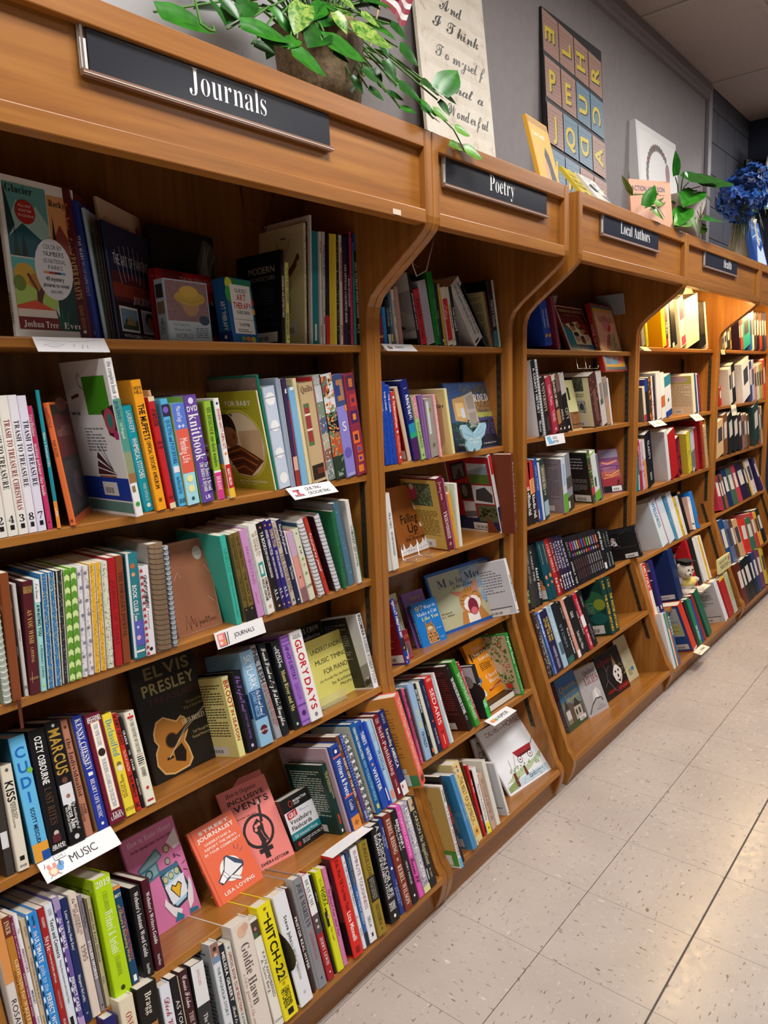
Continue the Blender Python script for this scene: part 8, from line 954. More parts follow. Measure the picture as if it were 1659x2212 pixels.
CARDS=[['J1', -0.9252, -0.7861, 0.1945, 1.62, 0.1768, 1.593, '', 'sketch'], ['J2', -0.3427, -0.1882, 0.1945, 1.269, 0.1625, 1.2428, 'QUILTING|CROCHETING', 'sew'], ['J3', -0.5896, -0.4462, 0.1945, 0.969, 0.1827, 0.9323, 'JOURNALS', 'journal'], ['J4', -1.0414, -0.891, 0.1773, 0.6522, 0.1397, 0.6274, 'MUSIC', 'band'], ['J5', -0.4133, -0.259, 0.0713, 0.3647, 0.0323, 0.3734, 'WRITING', 'hand'], ['P1', 0.0463, 0.1843, 0.1945, 1.625, 0.1716, 1.6044, 'POETRY', 'quill'], ['P5', 0.3791, 0.5224, 0.0943, 0.4017, 0.0538, 0.3958, 'HUMOR', 'laugh'], ['L2', 1.0022, 1.1599, 0.1945, 1.297, 0.1865, 1.258, 'LOCAL|HISTORY', 'state'], ['H1', 1.945, 2.0352, 0.1945, 1.646, 0.1684, 1.6253, '', ''], ['H2', 2.0748, 2.248, 0.1945, 1.285, 0.1611, 1.2592, 'NUTRITION', 'blue'], ['H2', 2.6979, 2.8514, 0.1945, 1.2847, 0.1577, 1.2499, 'HEALTH', ''], ['H5', 2.4941, 2.6696, 0.0823, 0.3377, 0.0406, 0.3362, 'GIFTS|FAMILY', 'pink'], ['H6', 2.1845, 2.3275, -0.0187, 0.1017, -0.06, 0.0948, 'COOKING', 'pink'], ['Z1', 3.2461, 3.3241, 0.1945, 1.6485, 0.1888, 1.6195, '', ''], ['Z2', 3.5035, 3.6179, 0.1945, 1.304, 0.1831, 1.2355, 'FICTION', 'blue']]
LEAVES=[[-0.7316,2.156,-0.6129,2.1585,-0.06,0,0.02,1,0.55],[-0.5636,2.1845,-0.6155,2.2139,-0.06,0,0.03,0,0.62],[-0.5603,2.1802,-0.513,2.1765,-0.06,0,0.0,1,0.6],[-0.5705,2.2405,-0.536,2.2049,-0.06,0,0.04,0,0.6],[-0.3507,2.3013,-0.4053,2.2209,-0.028,0,0.03,2,0.55],[-0.5597,2.1817,-0.4449,2.187,-0.06,0,0.0,1,0.5],[-0.2762,2.3061,-0.2541,2.2622,-0.013,0,0.02,2,0.72],[-0.2434,2.2717,-0.1169,2.2737,-0.007,0,0.0,2,0.6],[-0.3471,2.2166,-0.2267,2.2107,-0.027,0,-0.01,1,0.6],[-0.455,2.1654,-0.3665,2.1386,-0.049,0,-0.02,1,0.62],[-0.3195,2.2497,-0.3894,2.1958,-0.022,0,0.01,0,0.7],[-0.1887,2.3299,-0.1405,2.3117,0.004,0,0.02,2,0.6],[-0.5148,2.1753,-0.4479,2.1754,-0.06,0,0.0,0,0.5],[-0.0894,2.3165,-0.0754,2.2773,0.024,0,0.05,0,0.75],[-0.041,2.3079,0.0177,2.2772,0.034,0,0.03,0,0.85],[-0.1088,2.2598,-0.0905,2.207,0.02,0,0.02,0,0.6],[-0.2147,2.2063,-0.1812,2.1776,-0.001,0,0.0,0,0.75],[-0.1134,2.1905,-0.0421,2.1713,0.019,0,-0.02,0,0.65],[-0.1297,2.1767,-0.0858,2.1657,0.016,0,0.0,0,0.5],[0.0369,2.2059,0.0951,2.2745,0.049,0,-0.03,1,0.75],[0.0511,2.2104,-0.0417,2.2124,0.052,0,-0.02,0,0.7],[0.0329,2.1925,0.0593,2.1564,0.049,0,-0.03,0,0.6],[0.0569,2.211,0.0881,2.192,0.053,0,-0.03,0,0.5],[0.0073,2.1427,-0.0654,2.1447,0.043,0,-0.035,0,0.8],[-0.0441,2.1734,0.0026,2.1432,0.033,0,-0.03,1,0.4],[-0.1834,2.2325,-0.2157,2.1627,0.005,0,0.05,0,0.4],[-0.1961,2.1695,-0.1613,2.1469,0.003,0,0.0,0,0.6],[-0.1047,2.1441,-0.0653,2.1383,0.021,0,-0.02,1,0.5],[-0.4925,2.2614,-0.5375,2.2045,-0.057,0,0.04,0,0.6],[-0.4101,2.2605,-0.3882,2.2259,-0.04,0,0.05,0,0.7],[-0.1228,2.3957,-0.0858,2.3782,0.017,0,0.06,0,0.7],[-0.033,2.3712,0.0135,2.3445,0.035,0,0.06,0,0.7],[-0.3622,2.2638,-0.3529,2.2276,-0.03,0,0.04,2,0.7],[-0.4206,2.2807,-0.4031,2.2479,-0.042,0,0.06,1,0.6],[-0.2565,2.3412,-0.3194,2.2834,-0.009,0,0.06,1,0.5],[-0.2156,2.361,-0.1872,2.3417,-0.001,0,0.05,2,0.6],[-0.3147,2.2074,-0.2792,2.1904,-0.021,0,-0.005,0,0.5],[-0.2276,2.3349,-0.3117,2.2705,-0.004,0,0.05,0,0.6],[-0.0823,2.2544,-0.0625,2.2096,0.026,0,0.04,0,0.6],[-0.1166,2.2477,-0.1093,2.2001,0.019,0,0.05,0,0.6],[-0.5048,2.1764,-0.4585,2.1671,-0.059,0,0.03,0,0.6],[-0.4096,2.2044,-0.4652,2.1675,-0.04,0,0.0,1,0.5],[-0.2298,2.1918,-0.2079,2.1535,-0.004,0,0.02,0,0.5],[-0.5244,2.2458,-0.5678,2.1926,-0.06,0,0.05,0,0.6]]
LEAVES2=[[1.7272,2.3163,1.6857,2.4103,-0.03,0],[1.8962,2.3259,2.2205,2.4047,-0.03,0],[2.0558,2.3358,2.4257,2.4357,-0.03,0],[2.011,2.3107,1.7934,2.2149,-0.03,1],[2.0583,2.3096,2.182,2.2887,-0.03,1],[1.9989,2.1887,2.3393,2.2372,-0.03,1],[1.8759,2.1716,1.696,2.1276,-0.03,3],[1.872,2.2193,1.7068,2.1191,-0.03,1],[1.8958,2.1986,2.0257,2.1327,-0.03,3],[2.0832,2.1751,2.1188,2.1737,-0.03,3],[2.0507,2.1383,2.1257,2.1673,-0.03,3],[1.839,2.3597,1.8375,2.3329,-0.03,0],[1.2405,2.1678,1.1417,2.2203,-0.03,1],[1.3963,2.1461,1.4572,2.2405,-0.03,1],[1.4723,2.178,1.5517,2.1806,-0.03,3],[1.4542,2.1479,1.5759,2.1281,-0.03,3],[1.5332,2.1665,1.5864,2.1295,-0.03,1]]
# ------------------------------------------------------------ books
paper,nt,b=nodes('page_edges',.8); nz=noise(nt,coords(nt,(300,1,1)),6,2)
nt.links.new(ramp(nt,nz,[(.3,'cfc6b4'),(.7,'e2dccd')]),b.inputs['Base Color'])
strings=[]
for r in BOOKS:
    for it in r[12].split('|'):
        q=it.strip().split(' ')
        if not q[0] or q[0] in '#o%^*': continue
        if q[0]=='=': strings.append((q[2],' '.join(q[5:])))
        elif len(q)>4: strings.append((q[2][0],' '.join(q[4:])))
for v in ARTS.values():
    for it in v.split(';'):
        q=it.strip().split(' ')
        if q[0]=='T': strings.append((q[5],' '.join(q[7:])))
strings+=[('L','Journals Poetry Local Authors Health'),('C','And I Think To myself What a Wonderful grateful'),('S','Van Gogh THE GREAT GATSBY BEST MOM 0123456789'),('B','ACTION JACKSON VAUGHAN PIQUEDRTCLHMNZ0123456789'),('R','QUILTING CROCHETING JOURNALS MUSIC WRITING POETRY HUMOR LOCAL HISTORY LIVE NUTRITION HEALTH GIFTS FAMILY COOKING FICTION Ever VIP by and 0123456789 BEST MOM EVER SKETCHING')]
load_glyphs(strings)
ORD='zeroth first second third fourth fifth sixth seventh eighth ninth tenth eleventh twelfth thirteenth fourteenth fifteenth sixteenth seventeenth eighteenth nineteenth twentieth'.split()
ORD+=['twenty-'+o for o in ORD[1:10]]
LV=['top','second','third','fourth','fifth','bottom']; SG=dict(J='Journals',P='Poetry',L='Local Authors',H='Health',Z='far')
cnt={}
for r in BOOKS: cnt[r[0]]=cnt.get(r[0],0)+1
def cover_poly(w,dep,t,bulge,rnd):
    c=min(.0025 if not rnd else w*.42,w*.45)
    out=[(0,dep),(0,c),(c*.35,c*.3),(c,0),(w-c,0),(w-c*.35,c*.3),(w,c),(w,dep)]
    return out+[(w-t,dep),(w-t,max(t,c)),(t,max(t,c)),(t,dep)]
def lab(look,kind,pos,total,sh):
    k=pos if pos<=total-pos+1 else total-pos+1; side='left' if pos<=total-pos+1 else 'right'
    s='%s, %s from %s, %s %s shelf'%(look,ORD[k],side,LV[int(sh[1])-1],SG[sh[0]])
    return s if len(s.split())<=16 else s.replace(' a ',' ').replace(' its ',' ').replace(' shelf','',1) if len(s.split())<=18 else s
far_mb={}; pos={}
for (sh,x,y,z,ea,eb,ec,w,dep,h,col,look,dec,ex) in BOOKS:
    pos[sh]=pos.get(sh,0)+1
    rev=ex.get('rev'); t=min(.0022 if w>.018 else .0008,w*.2); ov=.003 if w>.018 else .0004
    rnd=ex.get('rnd'); V,F=prism(cover_poly(w,dep,t,0,rnd),0,h,'z')
    cap=[len(F)-0]; eul=Euler((ea,eb,ec)); M4=Matrix.Translation((x,y,z))@eul.to_matrix().to_4x4()
    m=mat(col,.38)
    if ex.get('wood'): m=wood('wood_print','z',('6a5644','8a7258','a08a70'))
    pg=box(t,t+.0005,ov,w-t,dep-ov,h-ov)
    if rev: pg=box(t,-.0002,ov,w-t,dep-t,h-ov)
    if sh[0]=='Z':
        fb=far_mb.setdefault('far',MB()); fb.add([tuple(M4@Vector(v)) for v in V],F,m); fb.add([tuple(M4@Vector(v)) for v in pg[0]],pg[1],paper)
        q=dec.split(' ')
        if q[0]=='#':
            v,f=rect2(.2*w,.4*h,.8*w,.8*h); fb.add([tuple(M4@Vector((a,-.0006,b))) for a,b in v],f,mat(q[3]))
        continue
    kind=ex.get('cat','book'); nm={'book':'book','notebook':'notebook','box':'boxed_set','pamphlet':'pamphlet'}[kind]
    if rev: V=[(a,dep-b_,c) for a,b_,c in V]; F=[f[::-1] for f in F]
    o=mesh(nm,V,F,m); o.location=(x,y,z); o.rotation_euler=eul
    tag(o,lab(look,kind,pos[sh],cnt[sh],sh),kind,'books and journals on the %s %s shelf'%(LV[int(sh[1])-1],SG[sh[0]]))
    if w>.0025: mesh('page_block',*pg,paper,o)
    if dec and not rev and w>.0025:
        P=Print(w,h,lambda u,v,d:(u,-d,v)); spine(P,dec); P.build(o,'spine_print','spine_lettering')
    for side in 'LR':
        a=ex.get(side)
        if not a: continue
        if side=='L': P=Print(dep,h,lambda u,v,d:(-d,dep-u,v))
        else: P=Print(dep,h,lambda u,v,d:(w+d,u,v))
        k=a.split(':')
        if k[0]=='plain': ops='r .0 .0 .99 1 '+k[1]
        elif k[0]=='backtext': ops='r .0 .0 .99 1 %s;'%k[1]+ARTS['backtext'].replace('{c}',k[2])
        else: ops=ARTS[k[0]]
        art(P,ops); P.build(o,'cover_print','cover_lettering')
    if ex.get('coil'):
        mb=MB(); n=max(8,int(h/.011)); rr=max(.006,w*.5)
        for i in range(n):
            zz=h*(.03+.94*i/(n-1)); pts=[(w/2+rr*math.cos(a),.004-rr*.35+rr*.8*math.sin(a),zz+.0018*math.sin(a)) for a in [6.2832*j/10 for j in range(10)]]
            mb.add(*tube(pts,.0008,5,True),mat(ex['coil'],.3,.6))
        mb.build('wire_coil',o,smooth=True)
    if ex.get('ribbon'):
        mesh('ribbon_marker',*prism([(-.004,.003),(-.004,-.012),(-.0065,-.052),(-.0075,-.052),(-.006,-.012),(-.006,.003)],w*.3,w*.3+.006),mat('5a2414',.6),o)
if far_mb:
    o=far_mb['far'].build('book_rows'); o['kind']='stuff'; tag(o,'rows of small book spines filling the farthest bookcase at the right edge','books')
# ------------------------------------------------------------ shelf cards
CL={'J1':'blank white shelf card with faint sketch on the top Journals shelf'}
white=mat('eceaea',.3)
for (sh,x0,x1,ya,za,yb,zb,txt,ic) in CARDS:
    d=Vector((0,yb-ya,zb-za)); L=d.length; d.normalize(); n=Vector((0,d.z,-d.y)); n=-n if n.y>0 else n
    W=x1-x0; t=tag(empty('shelf_card',(x0,ya,za)),'','sign','paper shelf cards')
    t['label']=CL.get(sh) or ('white shelf card reading %s under the %s %s shelf'%(txt.replace('|',' ').lower(),LV[int(sh[1])-1],SG[sh[0]]) if txt else 'small blank cream card on the lit %s shelf edge'%('top '+SG[sh[0]]))
    q=lambda u,v,e: tuple(Vector((u,0,0))+d*(L-v)+n*e)
    V=[q(0,0,0),q(W,0,0),q(W,L,0),q(0,L,0),q(0,0,.0012),q(W,0,.0012),q(W,L,.0012),q(0,L,.0012)]
    mesh('card',V,[(0,1,2,3),(4,5,6,7)[::-1],(0,1,5,4),(1,2,6,5),(2,3,7,6),(3,0,4,7)],white if sh[0] in 'JPL' else mat('ece6cc',.4),t)
    V=[q(0,L,0),q(W,L,0),q(W,L,-.0),q(0,L,0)]
    mesh('mounting_tab',*prism([(0,0),(.002,0),(.002,-.016),(0,-.016)],W*.1,W*.9),white,t)
    P=Print(W,L,lambda u,v,e:q(u,v,e+.0014)); c='303034'; rows=txt.split('|') if txt else []
    big=sh in('J4','J5','P5')
    for i,r_ in enumerate(rows):
        hh=L*(.36 if big else .26 if len(rows)==1 else .24); cy=L*(.5-.36/2*0)-hh/2+(len(rows)-1)*L*.19-i*L*.38
        wd=text2d('R',r_)[2]*hh*.85; xs=W*.36; P.text('R',c,r_,xs,min(xs+wd,W*.96),cy,hh)
    I={'sew':'p b8505c .06,.25 .26,.25 .26,.35 .2,.35 .2,.75 .08,.75 .08,.6 .14,.6 .14,.35 .06,.35;e .2 .68 .025 .06 303030;l 303030 .03 .06,.2 .28,.2','journal':'r .04 .1 .2 .86 e88078;r .06 .5 .14 .78 f4c0b8;e .09 .3 .03 .1 f0d8d0;e .15 .34 .025 .09 d8a040;r .19 .1 .205 .86 303030;l 303030 .05 .23,.1 .25,.85;l 303030 .02 .04,.1 .2,.1','band':'e .13 .34 .06 .2 e89880;e .13 .34 .04 .14 f4d8b0;r .08 .5 .12 .7 e88878;r .15 .5 .19 .68 e88878;e .22 .4 .04 .16 5898d0;e .245 .52 .035 .13 5898d0;l 6a4838 .05 .23,.45 .25,.88;l 303030 .02 .05,.6 .07,.8;l 303030 .02 .06,.1 .1,.2;l 303030 .02 .2,.1 .16,.2;r .2 .72 .34 .96 fafafa;l 303030 .02 .2,.72 .34,.72 .34,.96 .2,.96 .2,.72;T .225 .315 .78 .12 R 303030 LIVE','hand':'p f4d0b0 .12,.3 .2,.6 .3,.55 .3,.3 .2,.22;r .28 .25 .35 .6 88b8e8;l c88850 .07 .09,.15 .16,.9;l c88850 .06 .13,.15 .2,.88;l 303030 .02 .08,.1 .1,.3','quill':'e .15 .5 .06 .2 9a8474;e .2 .4 .04 .15 5a4a48;e .12 .3 .04 .12 b8a898','laugh':'e .13 .5 .05 .18 e88858;e .21 .5 .05 .2 e8a060;e .28 .45 .04 .18 70a868;l 303030 .02 .1,.4 .16,.4;l 303030 .02 .18,.4 .24,.4','state':'p 70b4e0 .06,.86 .24,.9 .3,.45 .36,.3 .34,.12 .14,.16 .12,.45','blue':'r .06 .3 .2 .6 6890b0','pink':'e .15 .4 .08 .14 e8a0a8;l b06070 .02 .1,.7 .3,.75','sketch':'l b8b8bc .02 .1,.4 .2,.6 .3,.35 .4,.55;e .25 .5 .1 .2 dcdce0;l 8a8a90 .03 .5,.3 .52,.5;l 8a8a90 .03 .62,.2 .64,.5;l 8a8a90 .03 .7,.25 .7,.45;l c0c0c4 .015 .05,.8 .5,.7 .95,.85'}.get(ic)
    if I: art(P,I)
    P.build(t,'icon','lettering')
# ------------------------------------------------------------ header signs in acrylic holders
acr,nt,b=nodes('clear_acrylic',.08); b.inputs['Transmission Weight'].default_value=.9; b.inputs['Base Color'].default_value=(.95,.93,.9,1); b.inputs['IOR'].default_value=1.45
lip=mat('8a6a58',.15)
for x,t_,wd in ((-.9035,'Journals',.36),(.0557,'Poetry',.3),(1.012,'Local Authors',.4),(2.158,'Health',.2)):
    W=.5536; g=tag(empty('header_sign',(x,-.0185,1.9975)),'black header sign with white serif word %s in clear holder'%t_,'sign')
    mesh('insert',*box(.014,-.006,.008,W-.004,-.003,.078),mat('24262e',.25),g)
    mesh('holder_back',*box(0,-.002,-.0,W,.0005,.086),mat('7a6050',.2),g)
    for z0 in (0,.0775):
        mesh('holder_lip',*box(0,-.0115,z0,W,-.0021,z0+.0085),lip,g); mesh('lip_bead',*box(0,-.0125,z0+.003,W,-.0116,z0+.0045),mat('d8ccc4',.1),g)
    mesh('holder_end',*box(0,-.0115,.0086,.004,-.0021,.0774),acr,g)
    mesh('label_strip',*box(.0045,-.0045,.012,.0125,-.0032,.055),mat('e8e4e0',.4),g)
    P=Print(W,.086,lambda u,v,d:(u,-.006-d,v)); wd_=text2d('L',t_)[2]; hh=.04; sx=.76*hh; L=wd_*sx
    xs={'Journals':.2,'Poetry':.22,'Local Authors':.165,'Health':.31}[t_]; P.text('L','f0f0f0',t_,xs,xs+L,.028,hh); P.build(g,'print','lettering')
tape=tag(mesh('tape_scrap',*box(-.165,-.0351,1.899,-.135,-.0347,1.911),mat('e0cdb8',.3)),'small strip of clear tape stuck on the nearest canopy rail','tape')
# ------------------------------------------------------------ things standing on the bookcases
ZD=2.1
def quad_board(name,label,cat,P0,ux,uy,th,edge,grp=None):
    # slab: bottom-left P0, right vector ux, up vector uy, thickness th backwards
    P0,ux,uy=map(Vector,(P0,ux,uy)); W=ux.length; H=uy.length; a=ux.normalized(); u=uy.normalized(); nn=u.cross(a)  # backwards
    nn=-nn if nn.y<0 else nn
    t=tag(empty(name,P0),label,cat,grp)
    f=lambda s,v,d: tuple(a*s+u*v+nn*d)
    V=[f(0,0,0),f(W,0,0),f(W,0,th),f(0,0,th),f(0,H,0),f(W,H,0),f(W,H,th),f(0,H,th)]
    mesh('board',V,BF,edge,t); P=Print(W,H,lambda s,v,d:f(s,v,-d))
    return t,P,f
# music-sheet poster with script lettering
pm,nt,b=nodes('aged_music_sheet',.5); nz=noise(nt,coords(nt,(1,1,1),world=True),14,5,.7,.5); nt.links.new(ramp(nt,nz,[(.25,'9a8468'),(.42,'dcd2be'),(.7,'e6dfd0')]),b.inputs['Base Color'])
t,P,f=quad_board('script_poster','tall cream music-sheet canvas with black script words behind the pothos','picture',(.535,.345,ZD),(.425,0,0),(0,.085,.93),.012,pm)
H=P.H
for s,zz,x0,x1,hh in (('And',.705,.14,.28,.042),('I Think',.632,.09,.37,.042),('To myself',.53,.09,.4,.042),('What a',.424,.1,.37,.04),('Wonderful',.335,.13,.395,.042)):
    P.text('C','2a2624' if s!='To myself' else '5a5654',s,x0,x1,zz*.93,hh)
for i in range(9):
    for k in range(4):
        v,q=rect2(.012,.1+i*.09+k*.006,.41,.1005+i*.09+k*.006); P.put(v,q,'cfc3ae')
P.build(t,'staff_lines','lettering')
# second canvas above the plant and grey board at far left
t,P,f=quad_board('canvas','white canvas edge glimpsed behind the pothos leaves','picture',(-.62,.36,ZD),(.62,0,0),(0,.05,.6),.02,mat('c4c4c6',.6)); art(P,'r .1 .1 .9 .2 9a9a98;d .1 .3 .9 .95 60 .006 a8a8ac 3'); P.build(t,'face_print')
# letter poster
t,P,f=quad_board('letter_poster','tall poster of sideways yellow letters on pink and blue cards','picture',(1.42,.375,ZD),(.585,0,0),(0,.045,.91),.015,mat('1c1c20',.5))
rows=['ELHR','PEUC','JQDA','IMOZ','CNTV']; rr=random.Random(4)
for j in range(5):
    for i in range(4):
        x0=.004+i*.1445; w_=.138; y1=P.H-.004-j*.18-i*.012; y0=y1-.172
        if y0<0: y0=.002
        sk=.012; blue=(i,j) in ((2,1),(1,2),(2,2),(0,3),(1,3),(3,1))
        P.put([(x0,y0+sk),(x0+w_,y0),(x0+w_,y1-sk),(x0,y1)],[(0,1,2,3)],'647c8c' if blue else '9c7a6c')
        for k in range(9):
            yy=y0+.012+k*(y1-y0-.03)/9; P.put([(x0+.004,yy+.004),(x0+w_-.004,yy),(x0+w_-.004,yy+.004),(x0+.004,yy+.008)],[(0,1,2,3)],'54707f' if blue else '8a6a5c')
        V,F_,wd=text2d('B',rows[j][i]); rot=(i+j)%2; hh=.085; cx=x0+w_*.45; cy=(y0+y1)/2; out=[]
        for dx,c in ((.006,'2a3034'),(0,'c8b02c')):
            pts=[((a-wd/2)*hh,(b_-.5)*hh) for a,b_ in V]
            pts=[(cx+q[1]*(-1 if rot else 1)+dx,cy-q[0]*(-1 if rot else 1)-dx) if i>1 or j==0 else (cx+q[0]+dx,cy+q[1]-dx) for q in pts]; P.put(pts,F_,c,True)
P.build(t,'card_print','lettering')
# yellow artist book
t,P,f=quad_board('book','yellow artist biography with dark-haired profile, standing above the Poetry sign','book',(.6,-.012,ZD),(.158,.012,0),(0,.055,.215),.012,mat('d8a02c',.35))
art(P,'r .02 .02 .98 .9 d8a024;T .12 .7 .74 .06 S f4ecd8 Van Gogh;p 18141a .55,.1 .5,.5 .62,.62 .75,.52 .82,.3 .9,.1;p c08c64 .42,.1 .4,.35 .52,.45 .6,.3 .6,.1;e .9 .1 .08 .05 2c6c3c;r .02 .9 .98 .98 a87818'); P.build(t,'cover_print','cover_lettering')
for nm_,lb,x,w_,col,ops in (('book','yellow novel with jazz age title propped above the Local Authors sign','%f'%.875,.12,'d0b838','T .2 .85 .74 .07 S 303428 THE;T .15 .92 .52 .11 S 303428 GREAT;T .12 .95 .34 .11 S 303428 GATSBY;e .5 .15 .2 .08 3c5030'),('book','white poetry book with dark bird art beside the yellow novel','%f'%1.005,.165,'dcdad4','p 283440 .1,.6 .4,.75 .6,.5 .3,.45;l 6a6458 .01 .4,.8 .7,.6 .9,.7;l 283440 .012 .2,.9 .5,.85 .6,.95;e .7 .8 .06 .05 a89878;e .75 .4 .08 .06 c8b878')):
    t,P,f=quad_board(nm_,lb,'book',(float(x),-.026,ZD+.006),(w_,.01,-.0),(.0,.09,.115),.012,mat(col,.35)); art(P,ops); P.build(t,'cover_print','cover_lettering')
t,P,f=quad_board('book','peach picture book with navy capital title beside the trailing plant','book',(1.53,.07,ZD),(.19,-.1,0),(0,.02,.2),.012,mat('d8a488',.35)); art(P,'T .05 .85 .78 .1 B 3a4868 ACTION JACKSON;X .1 .7 .85 .73 1 6a4848;e .5 .35 .35 .2 dcac94'); P.build(t,'cover_print','cover_lettering')
# wreath picture
t,P,f=quad_board('framed_picture','white framed wreath picture with script word grateful','picture',(2.38,.34,ZD),(.6,.0,0),(0,.06,.7),.05,mat('d4d2d0',.5)); 
art(P,'r .05 .05 .95 .95 dcdad6;T .3 .72 .42 .08 C 3a3c38 grateful'); 
for k in range(26):
    a=.9+k*.17; cx,cy=.5+.3*math.cos(a),.62+.26*math.sin(a); art(P,'e %f %f .03 .028 %s'%(cx,cy,['4a5038','5c4838','6a2c28','3c4430'][k%4]))
art(P,'e .2 .4 .06 .09 5a3028;e .72 .72 .05 .08 6a3030'); P.build(t,'wreath_print','lettering')
# pothos plants
leafm=[]
for nm_,c0,c1 in (('leaf_dark','0e4208','1c5c10'),('leaf_mid','195c0e','2f7818'),('leaf_variegated','2c6c14','94ac50'),('leaf_pale','447c20','6ca038')):
    m,nt,b=nodes(nm_,.32); nz=noise(nt,coords(nt,(1,1,1),world=True),90 if 'vari' in nm_ else 30,4,.6,.8); nt.links.new(ramp(nt,nz,[(.38,c0),(.62,c1)]),b.inputs['Base Color']); leafm.append(m)
stemm=mat('4a7a2c',.5)
def leaf(parent,p0,p1,nrm,wr=.62,m=0,droop=.12):
    p0,p1,nrm=Vector(p0),Vector(p1),Vector(nrm); ax=p1-p0; L=ax.length; ax.normalize(); sd=ax.cross(nrm).normalized(); up=sd.cross(ax)
    V=[];F=[]; n=7; wid=[.0,.7,1,.96,.76,.42,.0]
    for i in range(n):
        s=i/(n-1); c=p0+ax*L*(s if i else .06)-up*droop*L*s*s; hw=wid[i]*L*wr/2
        if i==0: V.append(tuple(c))
        elif i==n-1: V.append(tuple(p1-up*droop*L))
        else:
            back=ax*(-.12*L if i==1 else 0)
            V+=[tuple(c+sd*hw+back+up*.10*L*wid[i]*wr),tuple(c+sd*hw*.5+back*.5+up*.075*L*wid[i]*wr),tuple(c),tuple(c-sd*hw*.5+back*.5+up*.075*L*wid[i]*wr),tuple(c-sd*hw+back+up*.10*L*wid[i]*wr)]
    ring=lambda i:[1+(i-1)*5+k for k in range(5)]
    r1=ring(1); F+=[(0,r1[k+1],r1[k]) for k in range(4)]
    for i in range(1,n-2):
        a,b_=ring(i),ring(i+1); F+=[(a[k],a[k+1],b_[k+1],b_[k]) for k in range(4)]
    a=ring(n-2); e=len(V)-1; F+=[(a[k],a[k+1],e) for k in range(4)]
    o=mesh('leaf',V,F,leafm[m],parent,smooth=True); return o
def pot(parent,prof,loc,m):
    V,F=lathe(prof,28); return mesh('pot',[(a+loc[0],b_+loc[1],c+loc[2]) for a,b_,c in V],F,m,parent,smooth=True)
pm_,nt,b=nodes('rough_stoneware',.75); nz=noise(nt,coords(nt,(1,1,1),world=True),90,5,.65); nt.links.new(ramp(nt,nz,[(.3,'4a3c28'),(.7,'86704e')]),b.inputs['Base Color']); bump(nt,b,nz,.5,.004)
pl=tag(empty('pothos_plant',(-.22,.1,ZD)),'large green pothos in brown stoneware pot above the Journals sign','plant'); pl.location=(0,0,0)
PC=(-.21,.13,ZD); pot(pl,[(.055,0),(.085,.01),(.095,.08),(.105,.2),(.108,.215),(.098,.215),(.095,.17)],PC,pm_)
mesh('soil',*[[(a+PC[0],b_+PC[1],c+PC[2]) for a,b_,c in lathe([(.0,.172),(.095,.172)],20)[0]],lathe([(.0,.172),(.095,.172)],20)[1]],mat('2a2018',.9),pl)
for (a,b_,c,d,e,g,y,m,wr) in LEAVES:
    p0,p1=Vector((a,y,b_)),Vector((c,y-.02,d)); nr=Vector((-.35,-.75,.55)) if m!=3 else Vector((-.2,-.8,.5)); leaf(pl,p0,p1,nr,wr,m,.06)
    q=Vector((PC[0]+e,PC[1]+.01,PC[2]+.19)); mid=(p0+q)/2+Vector((0,0,.05)); mesh('stem',*tube([q,q.lerp(mid,.55)+Vector((0,0,.015)),mid,mid.lerp(p0,.6),p0],.0022,5),stemm,pl,smooth=True)
for i in range(70):
    a=R.uniform(0,6.28); rr=R.uniform(.03,.2); p0=Vector((PC[0]+rr*math.cos(a)*1.3,PC[1]+.05+rr*math.sin(a)*.6,ZD+.2+R.uniform(.02,.3))); dr=Vector((math.cos(a)*.8,math.sin(a)*.4-.35,R.uniform(-.5,.3))).normalized()
    leaf(pl,p0,p0+dr*R.uniform(.07,.11),(-.2,-.6,.75),.62,R.choice((0,0,1,1,2)),.1)
    q=Vector((PC[0]+.03*math.cos(a),PC[1]+.03*math.sin(a),PC[2]+.18)); mesh('stem',*tube([q,(q+p0)/2+Vector((0,0,.04)),p0],.002,5),stemm,pl,smooth=True)
V,F=tube([(-.66,.0,2.2),(-.665,-.02,2.145),(-.655,-.03,2.135),(-.64,-.025,2.14),(-.632,-.012,2.155)],.0025,6); mesh('tendril',V,F,stemm,pl,smooth=True)
# small flag
fm=[mat('8a1c34',.6),mat('d8d0cc',.6)]
t=tag(empty('small_flag',(0,0,0)),'small red and white striped flag stuck in the pothos','flag')
bl,br,tr=Vector((.045,.15,2.475)),Vector((.15,.15,2.448)),Vector((.24,.16,2.6)); n=9
for k in range(9):
    V=[];F=[]
    for i in range(n):
        s=i/(n-1); wv=Vector((0,.006*math.sin(s*9),.006*math.sin(s*7)))
        for q in (k/9,(k+1)/9): V.append(tuple(bl+(br-bl)*s+(tr-br)*q+wv))
        if i: F.append((2*i-2,2*i,2*i+1,2*i-1))
    mesh('stripe',V,F,fm[k%2],t)
mesh('flag_stick',*tube([(-.03,.15,2.28),(.13,.155,2.68)],.003,6),mat('b8a078',.5),t)
# trailing sprig of pale artificial leaves
t=tag(empty('ivy_sprig',(0,0,0)),'bright green artificial ivy sprig hanging over the gap between canopies','plant')
for a,b_,c,d,y in ((-.012,2.155,.045,2.142,-.045),(.075,2.132,.135,2.128,-.048),(.095,2.092,.035,2.085,-.05),(.11,2.09,.19,2.085,-.05)): leaf(t,(a,y,b_),(c,y-.01,d),(-.3,-.8,.5),.6,3,.05)
mesh('stem',*tube([(-.03,-.03,2.16),(.03,-.04,2.15),(.075,-.045,2.132),(.1,-.046,2.11),(.12,-.047,2.09),(.18,-.047,2.083)],.0018,5),stemm,t,smooth=True)
